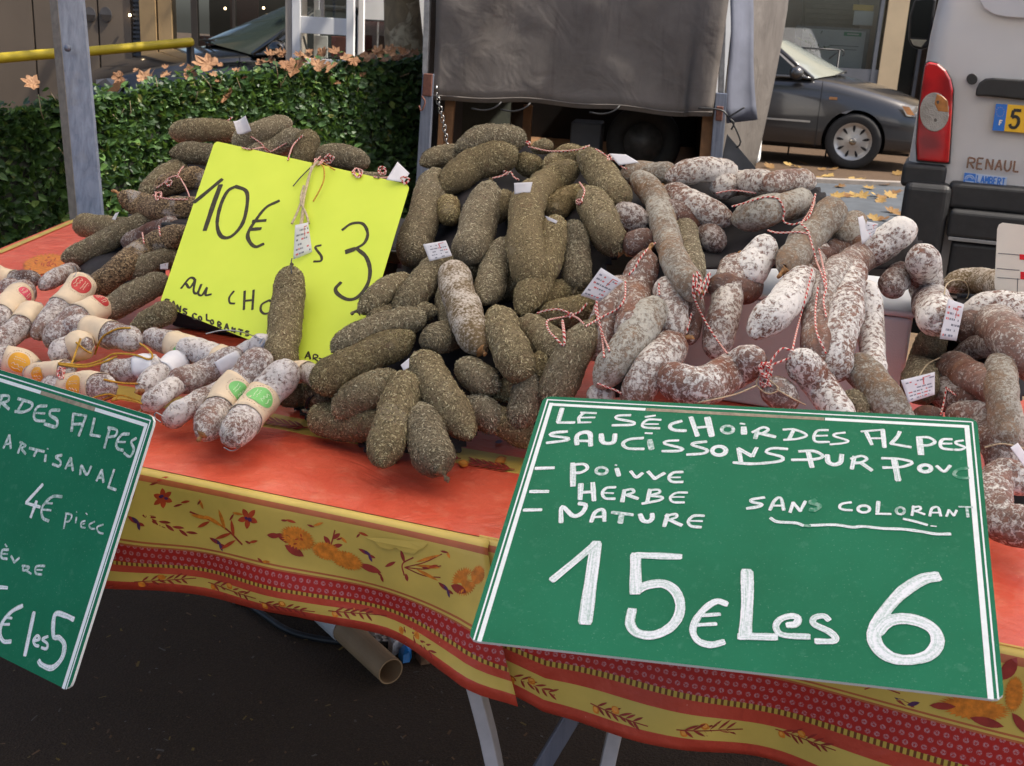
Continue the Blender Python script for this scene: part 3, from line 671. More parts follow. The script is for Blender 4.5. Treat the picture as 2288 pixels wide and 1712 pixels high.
# SAUCiSSONS
S_(a,30,[(540,607),(435,617),(410,638),(550,662),(520,682),(375,700)],1)
S_(a,40,[(622,712),(622,645),(670,615),(728,625),(735,722)],1);S_(a,30,[(625,682),(735,685)])
S_(a,40,[(822,630),(832,690),(880,705),(925,690),(935,630)],1)
S_(a,30,[(1165,660),(1055,670),(1000,705),(1040,745),(1170,750)],1)
S_(a,47,[(1220,680),(1235,750)],0,1);S_(a,21,[(1185,620),(1240,622)])
S_(a,28,[(1455,680),(1365,685),(1345,707),(1485,745),(1455,766),(1325,768)],1)
S_(a,28,[(1685,690),(1590,700),(1572,718),(1690,757),(1660,787),(1528,797)],1)
S_(a,40,el(1790,765,56,36),1)
S_(a,37,[(1950,748),(1970,855)]);S_(a,35,[(1950,748),(2058,808)]);S_(a,35,[(2098,742),(2065,808)])
S_(d,30,[(260,750),(135,745),(90,778),(215,815),(200,850),(-10,872),(-180,862)],1)
S_(d,30,[(360,770),(480,768),(555,810),(480,835),(300,840)],1);S_(d,40,[(432,772),(464,898)])
S_(d,42,[(590,802),(600,858),(650,878),(698,858),(708,800)],1)
S_(d,35,[(812,815),(792,912)]);S_(d,28,[(785,830),(870,808),(915,832),(870,860),(820,866)],1);S_(d,35,[(865,862),(955,925)])
S_(d,28,[(1040,826),(1180,832),(1290,862),(1200,898),(1050,904)],1);S_(d,54,[(1140,835),(1172,1005)])
S_(d,35,el(1395,910,48,28),1);S_(d,30,[(1490,892),(1550,935),(1600,888)],1);S_(d,28,[(1745,906),(1660,922),(1632,960),(1680,988),(1750,988)],1,2)
# list
for q in ([(285,910),(430,905)],[(240,1100),(385,1100)],[(188,1253),(328,1250)]): S_(a,35,q)
S_(a,47,[(590,872),(590,1050)]);S_(a,30,[(585,880),(680,876),(708,910),(660,942),(605,948)],1);S_(a,28,el(825,930,46,28),1,1);S_(a,40,[(950,915),(966,968)]);S_(a,18,[(938,882),(948,884)])
S_(a,30,[(1065,935),(1110,982),(1160,950)],1);S_(a,33,[(1208,938),(1262,995),(1340,950)]);S_(a,28,[(1490,940),(1415,946),(1378,985),(1405,1020),(1490,1022)],1);S_(a,18,[(1390,984),(1472,984)])
S_(a,42,[(655,1040),(648,1162)]);S_(a,42,[(752,1032),(762,1172)]);S_(a,28,[(655,1108),(760,1102)])
S_(a,28,[(938,1065),(865,1072),(832,1112),(855,1155),(932,1160)],1);S_(a,18,[(845,1112),(922,1115)])
S_(a,33,[(1012,1090),(995,1182)]);S_(a,25,[(1000,1096),(1070,1082),(1088,1106),(1025,1130)],1);S_(a,33,[(1038,1130),(1122,1158)])
S_(a,33,[(1222,1085),(1200,1188)]);S_(a,25,[(1212,1090),(1290,1086),(1300,1110),(1225,1135),(1322,1146),(1300,1172),(1160,1200)],1)
S_(a,25,[(1528,1110),(1440,1112),(1390,1148),(1412,1186),(1502,1190)],1);S_(a,18,[(1405,1146),(1502,1146)])
S_(a,40,[(492,1352),(500,1225),(590,1300),(660,1280),(695,1215),(640,1198)],1)
S_(a,37,[(740,1348),(772,1272),(838,1252),(848,1342)],1);S_(a,25,[(758,1312),(848,1306)])
S_(a,33,[(912,1272),(1080,1292)],0,1);S_(a,47,[(992,1285),(978,1355)],0,1)
S_(a,40,[(1142,1290),(1165,1338),(1210,1348),(1240,1322),(1240,1285)],1)
S_(a,35,[(1368,1290),(1340,1385)]);S_(a,25,[(1350,1302),(1430,1286),(1440,1310),(1375,1336)],1);S_(a,33,[(1392,1338),(1480,1378)])
S_(a,28,[(1665,1300),(1582,1302),(1538,1346),(1562,1385),(1640,1394)],1);S_(a,18,[(1550,1342),(1652,1344)])
# SANS COLORANT
S_(a,30,[(2160,1150),(2062,1166),(2060,1187),(2142,1205),(2110,1226),(2020,1240)],1)
S_(d,28,[(118,1252),(160,1172),(208,1154),(232,1252)],1);S_(d,21,[(140,1217),(230,1217)])
S_(d,28,[(285,1270),(310,1192),(368,1262),(410,1182)]);S_(d,40,[(490,1172),(452,1192),(530,1215),(490,1250),(450,1250)],1,2)
S_(d,25,[(785,1190),(712,1202),(690,1230),(722,1250),(792,1255)],1);S_(d,28,el(890,1245,48,28),1);S_(d,30,[(1010,1185),(1002,1270)]);S_(d,25,[(992,1284),(1110,1286)])
S_(d,23,el(1190,1260,34,28),1,1);S_(d,23,[(1300,1222),(1286,1298)]);S_(d,21,[(1290,1232),(1350,1226),(1352,1250),(1302,1264)],1);S_(d,23,[(1315,1262),(1388,1288)])
S_(d,23,[(1432,1302),(1450,1242),(1500,1232),(1522,1302)],1);S_(d,18,[(1445,1275),(1515,1275)]);S_(d,21,[(1570,1305),(1590,1252),(1630,1300),(1652,1256)]);S_(d,18,[(1672,1226),(1782,1230)],0,1);S_(d,23,[(1735,1230),(1746,1310)],0,1)
S_(d,30,[(125,1320),(180,1350),(330,1360),(390,1380)],1);S_(d,28,[(390,1380),(450,1385)],0,2);S_(d,28,[(450,1380),(650,1375),(800,1395),(880,1388),(1050,1405),(1200,1410),(1350,1428),(1480,1450),(1600,1450)],1)
S_(d,25,[(1218,1326),(1310,1347),(1410,1376)],1);S_(d,14,[(1442,1384),(1485,1388)])
# 15 euros Les 6
S_(gq,66,[(420,128),(780,-170)]);S_(gq,106,[(780,-170),(690,470)])
S_(gq,62,[(1470,-62),(1120,-75)]);S_(gq,100,[(1105,-75),(1105,225)]);S_(gq,82,[(1110,218),(1200,172),(1330,160),(1425,215),(1470,320),(1455,430),(1380,525),(1250,582),(1120,565),(1060,490),(1075,380)],1)
S_(gq,58,[(1850,325),(1770,305),(1680,360),(1605,450),(1575,550),(1620,630),(1720,662),(1825,640)],1);S_(gq,36,[(1650,420),(1795,410)]);S_(gq,36,[(1620,498),(1765,490)])
S_(gq,100,[(2020,60),(2022,300),(2005,575)],1);S_(hq,68,[(-130,590),(165,598)])
S_(hq,58,[(265,500),(330,492),(350,445),(295,425),(205,452),(168,515),(225,580),(435,595)],1);S_(hq,54,[(600,455),(560,425),(485,440),(480,490),(600,550),(655,600),(635,632),(500,632)],1)
S_(hq,104,[(1490,100),(1370,125),(1200,235),(1055,400),(975,560),(1005,680),(1120,768),(1280,785),(1425,745),(1495,650),(1470,548),(1370,478),(1220,446),(1090,470),(1015,545)],1)
SR.strokes('lettering',D,[MAT['chalk'],MAT['chalkthin'],MAT['smear']])
# left board
SL=Sign('price_board',[(CAM+(np.array(c_)-CAM)*.88) for c_ in ([-.967,1.769,.861],[-.501,1.497,.86],[-.588,1.351,.503],[-1.053,1.624,.504])],[MAT['green'],MAT['boardedge']],'green hand-painted board reading 4 euros piece, hung steeply before the table front','sign')
B=MB()
line(SL,B,.977,.036,.977,.998,.0026); line(SL,B,.9875,.018,.9875,.998,.0009); line(SL,B,.01,.018,.987,.018,.0009); line(SL,B,.78,.038,.977,.038,.0024); line(SL,B,.02,.038,.55,.038,.0024)
B.build('border_line',[MAT['border']],SL.o)
B=MB(); line(SL,B,.555,.038,.775,.038,.0027); B.build('worn_strip',[MAT['strip']],SL.o)
c=(0,800); e5=(0,1262); D=[]
S_(c,28,[(20,312),(-10,420)],0,1);S_(c,24,[(0,312),(68,312),(70,350),(15,372)],1,1);S_(c,28,[(22,372),(75,420)],0,1)
S_(c,30,[(195,350),(145,440)],0,1);S_(c,26,[(150,335),(262,372),(250,420),(185,445),(125,440)],1,1)
S_(c,26,[(385,395),(315,400),(282,460),(295,510),(370,520)],1,1);S_(c,18,[(300,452),(370,457)],0,1)
S_(c,28,[(490,430),(422,432),(412,470),(470,512),(458,566),(368,542)],1,1)
S_(c,30,[(590,600),(604,462)],0,1);S_(c,22,[(600,460),(712,476)],0,1);S_(c,28,[(708,480),(650,638)],0,1);S_(c,22,[(602,546),(682,542)],0,1)
S_(c,30,[(778,500),(748,628)],0,1);S_(c,24,[(745,632),(825,645)],0,1)
S_(c,28,[(905,572),(860,738)],0,1);S_(c,24,[(890,572),(960,592),(950,640),(885,650)],1,1)
S_(c,26,[(1062,626),(1002,632),(958,700),(970,745),(1012,760)],1,1);S_(c,18,[(972,690),(1032,692)],0,1)
S_(c,24,[(1120,660),(1080,692),(1102,750),(1070,812),(1022,782)],1,1)
S_(c,24,[(30,740),(78,636)],0,1);S_(c,24,[(80,636),(90,742)],0,1);S_(c,18,[(45,706),(92,706)],0,1)
S_(c,24,[(182,692),(150,780)],0,1);S_(c,20,[(165,692),(212,720),(168,745)],1,1);S_(c,22,[(182,752),(212,788)],0,1)
S_(c,24,[(245,742),(365,770)],0,1);S_(c,30,[(305,755),(282,805)],0,1);S_(c,28,[(378,800),(372,848)],0,1);S_(c,12,[(390,745),(400,748)],0,1)
S_(c,24,[(510,800),(460,812),(500,850),(488,890),(435,872)],1,1)
S_(c,24,[(540,910),(582,822)],0,1);S_(c,24,[(585,822),(602,924)],0,1);S_(c,18,[(555,885),(600,882)],0,1)
S_(c,24,[(662,958),(672,885),(715,960),(752,892)],1,1)
S_(c,24,[(796,1008),(838,922)],0,1);S_(c,24,[(840,922),(852,1020)],0,1);S_(c,18,[(812,985),(852,982)],0,1)
S_(c,24,[(940,920),(893,1058)],0,1);S_(c,22,[(890,1062),(955,1085)],0,1)
S_(c,30,[(352,1042),(218,1188)]);S_(c,26,[(215,1192),(330,1225)]);S_(c,30,[(302,1180),(255,1308)])
S_(c,26,[(510,1140),(430,1142),(352,1222),(352,1310),(402,1340)],1,1);S_(c,18,[(372,1192),(432,1196)],0,1);S_(c,18,[(358,1247),(420,1252)],0,1)
S_(c,20,[(548,1280),(527,1400)],0,1);S_(c,16,[(540,1276),(592,1292),(572,1340),(532,1350)],1,1);S_(c,18,[(630,1310),(625,1355)],0,1);S_(c,10,[(630,1265),(635,1268)],0,1)
S_(c,16,[(702,1340),(672,1350),(670,1388),(702,1396)],1,1);S_(c,10,[(682,1366),(700,1362)],0,1);S_(c,10,[(708,1275),(720,1288)],0,1);S_(c,16,[(780,1345),(738,1370),(748,1400),(782,1406)],1,1);S_(c,16,[(850,1370),(802,1390),(812,1430),(850,1445)],1,1)
S_(c,14,[(45,1532),(60,1552)],0,1);S_(c,22,[(72,1576),(22,1582),(15,1640),(62,1652)],1,1);S_(c,14,[(25,1610),(65,1612)],0,1)
S_(e5,22,[(95,-70),(120,-20),(160,-55)],0,1);S_(e5,20,[(195,8),(190,48)],0,1);S_(e5,18,[(185,8),(240,18),(228,40),(198,48)],1,1);S_(e5,18,[(215,45),(258,75)],0,1)
S_(e5,20,[(370,10),(302,15),(296,68),(345,82)],1,1);S_(e5,14,[(305,42),(350,44)],0,1)
S_(e5,30,[(-20,183),(62,190)])
S_(e5,36,[(185,338),(102,382),(25,470),(2,560),(30,628),(90,632)],1);S_(e5,22,[(42,430),(100,440)]);S_(e5,22,[(22,490),(80,490)])
S_(e5,40,[(282,395),(208,742)]);S_(e5,26,[(282,625),(328,612),(310,582),(278,620),(292,660),(320,668)],1);S_(e5,26,[(395,590),(352,612),(392,650),(385,690),(345,682)],1)
S_(e5,44,[(605,448),(545,420),(455,410),(442,585),(490,600),(532,660),(510,770),(430,848),(345,822),(322,792)],1)
SL.strokes('lettering',D,[MAT['chalk'],MAT['chalkthin'],MAT['smear']])
B=MB()
for u in (.25,.5):
    p=SL.uv(u,.30)-SL.n*.005; q=SL.uv(u,.55)-SL.n*.005; e=tp(*sv(p)[:1],-.004); e[2]=TZ-.03; B.tube([p,e],.004); B.tube([q,e],.004)
B.build('support_rod',[MAT['galv']],SL.o,smooth=True)
# black crate standing behind the card between the two herb heaps
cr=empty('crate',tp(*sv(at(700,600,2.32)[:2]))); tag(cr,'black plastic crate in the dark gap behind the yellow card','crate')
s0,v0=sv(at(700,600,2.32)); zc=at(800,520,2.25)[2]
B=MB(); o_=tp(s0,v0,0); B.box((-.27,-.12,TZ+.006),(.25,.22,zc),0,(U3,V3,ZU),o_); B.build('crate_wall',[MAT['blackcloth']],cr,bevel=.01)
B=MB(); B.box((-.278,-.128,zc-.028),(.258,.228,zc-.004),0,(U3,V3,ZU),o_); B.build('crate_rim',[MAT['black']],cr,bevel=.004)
# yellow card
YC=[at(480,315,2.20),at(916,413,2.0),None,at(356,680,1.98)]
_yn=np.cross(YC[1]-YC[0],YC[3]-YC[0]); YC[2]=onplane(785,849,YC[0],_yn/np.linalg.norm(_yn))
SY=Sign('price_card',YC,[MAT['ycard'],MAT['ycard']],'bright yellow card marked 10 euros les 3 au choix, propped among the herb sausages','sign',.0012)
z1=(0,0); z5=(0,420); z6=(560,420); D=[]
S_(z1,44,[(1600,1662),(1700,1580),(1822,1478)]);S_(z5,46,[(1812,-20),(1760,120),(1685,345)])
S_(z5,34,[(1935,-12),(2025,30),(2030,150),(1990,300),(1900,400),(1820,400),(1785,300),(1812,150),(1870,30),(1940,-12)],1)
S_(z6,32,[(232,108),(130,160),(50,255),(-20,370),(-10,440),(40,485),(105,462)],1);S_(z6,34,[(20,275),(122,268)]);S_(z6,34,[(0,342),(82,336)])
S_(z6,22,[(578,472),(532,490),(580,560),(578,600),(520,606)],1)
S_(z6,28,[(755,345),(830,295),(920,295),(962,370),(938,450),(870,495),(795,520)],1);S_(z6,52,[(790,525),(850,505)]);S_(z6,34,[(880,505),(950,570),(982,680),(958,800),(880,898),(800,918),(722,878),(698,830),(740,780)],1)
S_(z5,22,[(1490,825),(1560,742),(1600,758),(1560,822),(1530,788)],1);S_(z5,22,[(1605,755),(1592,850),(1622,866),(1655,795)],1);S_(z5,22,[(1655,795),(1630,868),(1662,882),(1702,818),(1690,880),(1735,876)],1)
S_(z5,20,[(1922,850),(1886,900),(1890,945),(1928,952)],1);S_(z5,22,[(2012,850),(2005,1000)]);S_(z5,22,[(2085,842),(2075,1000)]);S_(z5,22,[(2008,930),(2082,922)])
S_(z6,22,[(150,925),(92,960),(85,1010),(120,1036),(180,1010),(190,950),(150,925)],1)
# small line along the bottom: SANS COLORANTS
GL={'S':[[(.9,.05),(.3,.1),(.2,.4),(.8,.6),(.7,.95),(.1,.95)]],'A':[[(.05,1),(.45,0),(.9,1)],[(.2,.65),(.75,.65)]],'N':[[(.1,1),(.15,0),(.8,1),(.85,0)]],'C':[[(.9,.1),(.4,.05),(.1,.5),(.35,.95),(.9,.9)]],'O':[el(.5,.5,.4,.45)],'L':[[(.2,0),(.2,.95),(.9,.95)]],'R':[[(.2,1),(.2,.05),(.8,.2),(.7,.5),(.25,.55),(.85,1)]],'T':[[(.05,.05),(.95,.05)],[(.5,.05),(.5,1)]],'M':[[(.05,1),(.15,0),(.5,.7),(.8,0),(.95,1)]],'B':[[(.2,0),(.2,1),(.8,.8),(.7,.5),(.2,.5),(.7,.3),(.6,.02),(.2,0)]],'E':[[(.9,.05),(.2,.05),(.2,.95),(.9,.95)],[(.2,.5),(.8,.5)]],'U':[[(.1,0),(.15,.8),(.5,1),(.85,.8),(.9,0)]],'F':[[(.2,1),(.2,.05),(.9,.05)],[(.2,.5),(.8,.5)]],'5':[[(.85,.03),(.25,.03),(.2,.42),(.6,.38),(.88,.65),(.6,.97),(.15,.9)]]}
for ch,x,y,h in zip('SANSCOLORANTS',(1350,1405,1450,1500,1580,1630,1690,1728,1785,1845,1905,1960,2015),(905,925,960,985,1025,1050,1035,1080,1095,1112,1145,1158,1170),(55,52,48,48,48,36,50,36,46,48,36,44,40)):
    for st in GL[ch]: S_(z5,16,[(x+p*h*.85,y+q*h+p*h*.3) for p,q in st],1 if ch in 'SCOR' else 0)
S_(z6,16,[(448,1400),(475,1348),(492,1408)]);S_(z6,12,[(455,1385),(490,1385)]);S_(z6,14,[(515,1410),(520,1372),(550,1378),(548,1395),(522,1400),(552,1425)],1);S_(z6,12,[(562,1400),(600,1412)])
SY.strokes('lettering',D,[MAT['ink']])
# ================================================================ sausages
# depth of the heaps' surface over the stall, given at points of known height and interpolated
DC=[(385,297,2.62),(520,290,2.60),(640,275,2.60),(800,365,2.50),(690,330,2.5),(570,330,2.52),(395,345,2.52),(350,410,2.46),(300,460,2.42),(415,470,2.34),(180,505,2.55),(150,585,2.40),(300,505,2.38),(220,640,2.20),(385,535,2.22),(350,640,2.12),(240,700,2.08),(305,735,2.0),(375,695,1.96),
(20,640,2.25),(130,620,2.22),(85,690,2.10),(185,640,2.12),(0,740,2.02),(60,780,2.0),(150,740,2.0),(220,740,1.98),(310,765,1.92),(0,830,1.90),(150,840,1.86),(235,830,1.86),(240,865,1.80),(335,820,1.84),(350,900,1.74),(450,980,1.66),(375,940,1.72),(510,990,1.64),(600,860,1.76),(650,830,1.78),(520,775,1.88),(420,775,1.9),(640,700,1.86),(625,800,1.80),
(1100,315,2.22),(1010,335,2.22),(1180,318,2.22),(1305,345,2.16),(1250,365,2.18),(950,375,2.20),(945,480,2.10),(915,575,2.0),(1070,500,2.0),(1050,585,1.92),(1180,550,1.92),(1195,640,1.86),(1290,570,1.92),(1375,520,1.94),(800,695,1.82),(885,670,1.84),(1030,680,1.82),(1075,780,1.74),(1190,700,1.82),(745,775,1.76),(860,740,1.78),(960,760,1.78),(1155,820,1.68),(1250,840,1.68),(700,860,1.72),(800,890,1.70),(705,935,1.74),(880,900,1.66),(850,1035,1.60),(985,1040,1.58),(1000,890,1.68),(1045,975,1.64),(1100,860,1.70),(1150,950,1.68),(690,890,1.84),(910,840,1.72),
(1425,390,2.12),(1640,385,2.08),(1815,410,2.05),(1490,430,2.06),(1600,480,2.00),(1730,465,1.95),(1860,465,1.96),(1900,510,1.98),(1990,540,1.92),(2060,580,1.84),(2095,720,1.74),(1755,600,1.82),(1690,590,1.86),(1475,500,1.95),(1555,650,1.74),(1620,680,1.78),(1600,780,1.74),(1710,720,1.70),(1880,690,1.74),(1865,820,1.68),(1945,740,1.76),(1440,600,1.82),(1385,650,1.80),(1330,780,1.70),(1410,770,1.67),(1500,720,1.74),(1450,830,1.64),(1410,890,1.63),(1340,850,1.65),(1560,865,1.61),(1690,800,1.64),(1800,830,1.62),(1890,935,1.58),(1975,880,1.62),(2020,940,1.58),(1740,890,1.62),
(2120,630,2.1),(2200,625,2.1),(2250,690,1.85),(2260,770,1.70),(2190,855,1.70),(2240,900,1.62),(2080,800,1.86),(2140,790,1.82),(2210,930,1.66),(2240,1020,1.58),(2230,1110,1.50),(2230,1170,1.46),(2300,1190,1.44),(2060,925,1.70)]
DCx=np.array([[a,b] for a,b,_ in DC],float); DCz=np.array([z for _,_,z in DC])
def depth(x,y):
    d=((DCx-np.array([x,y]))**2).sum(1)+260.
    k=d**-1.9; return float((k*DCz).sum()/k.sum())
STEP=.030
GH='herb sausages heaped in the middle'; GL_='sausages heaped behind the yellow card'; GN='mould-covered sausages heaped on the right'; GS='small sausages in printed paper bands'; GF='sausages at the right end of the stall'
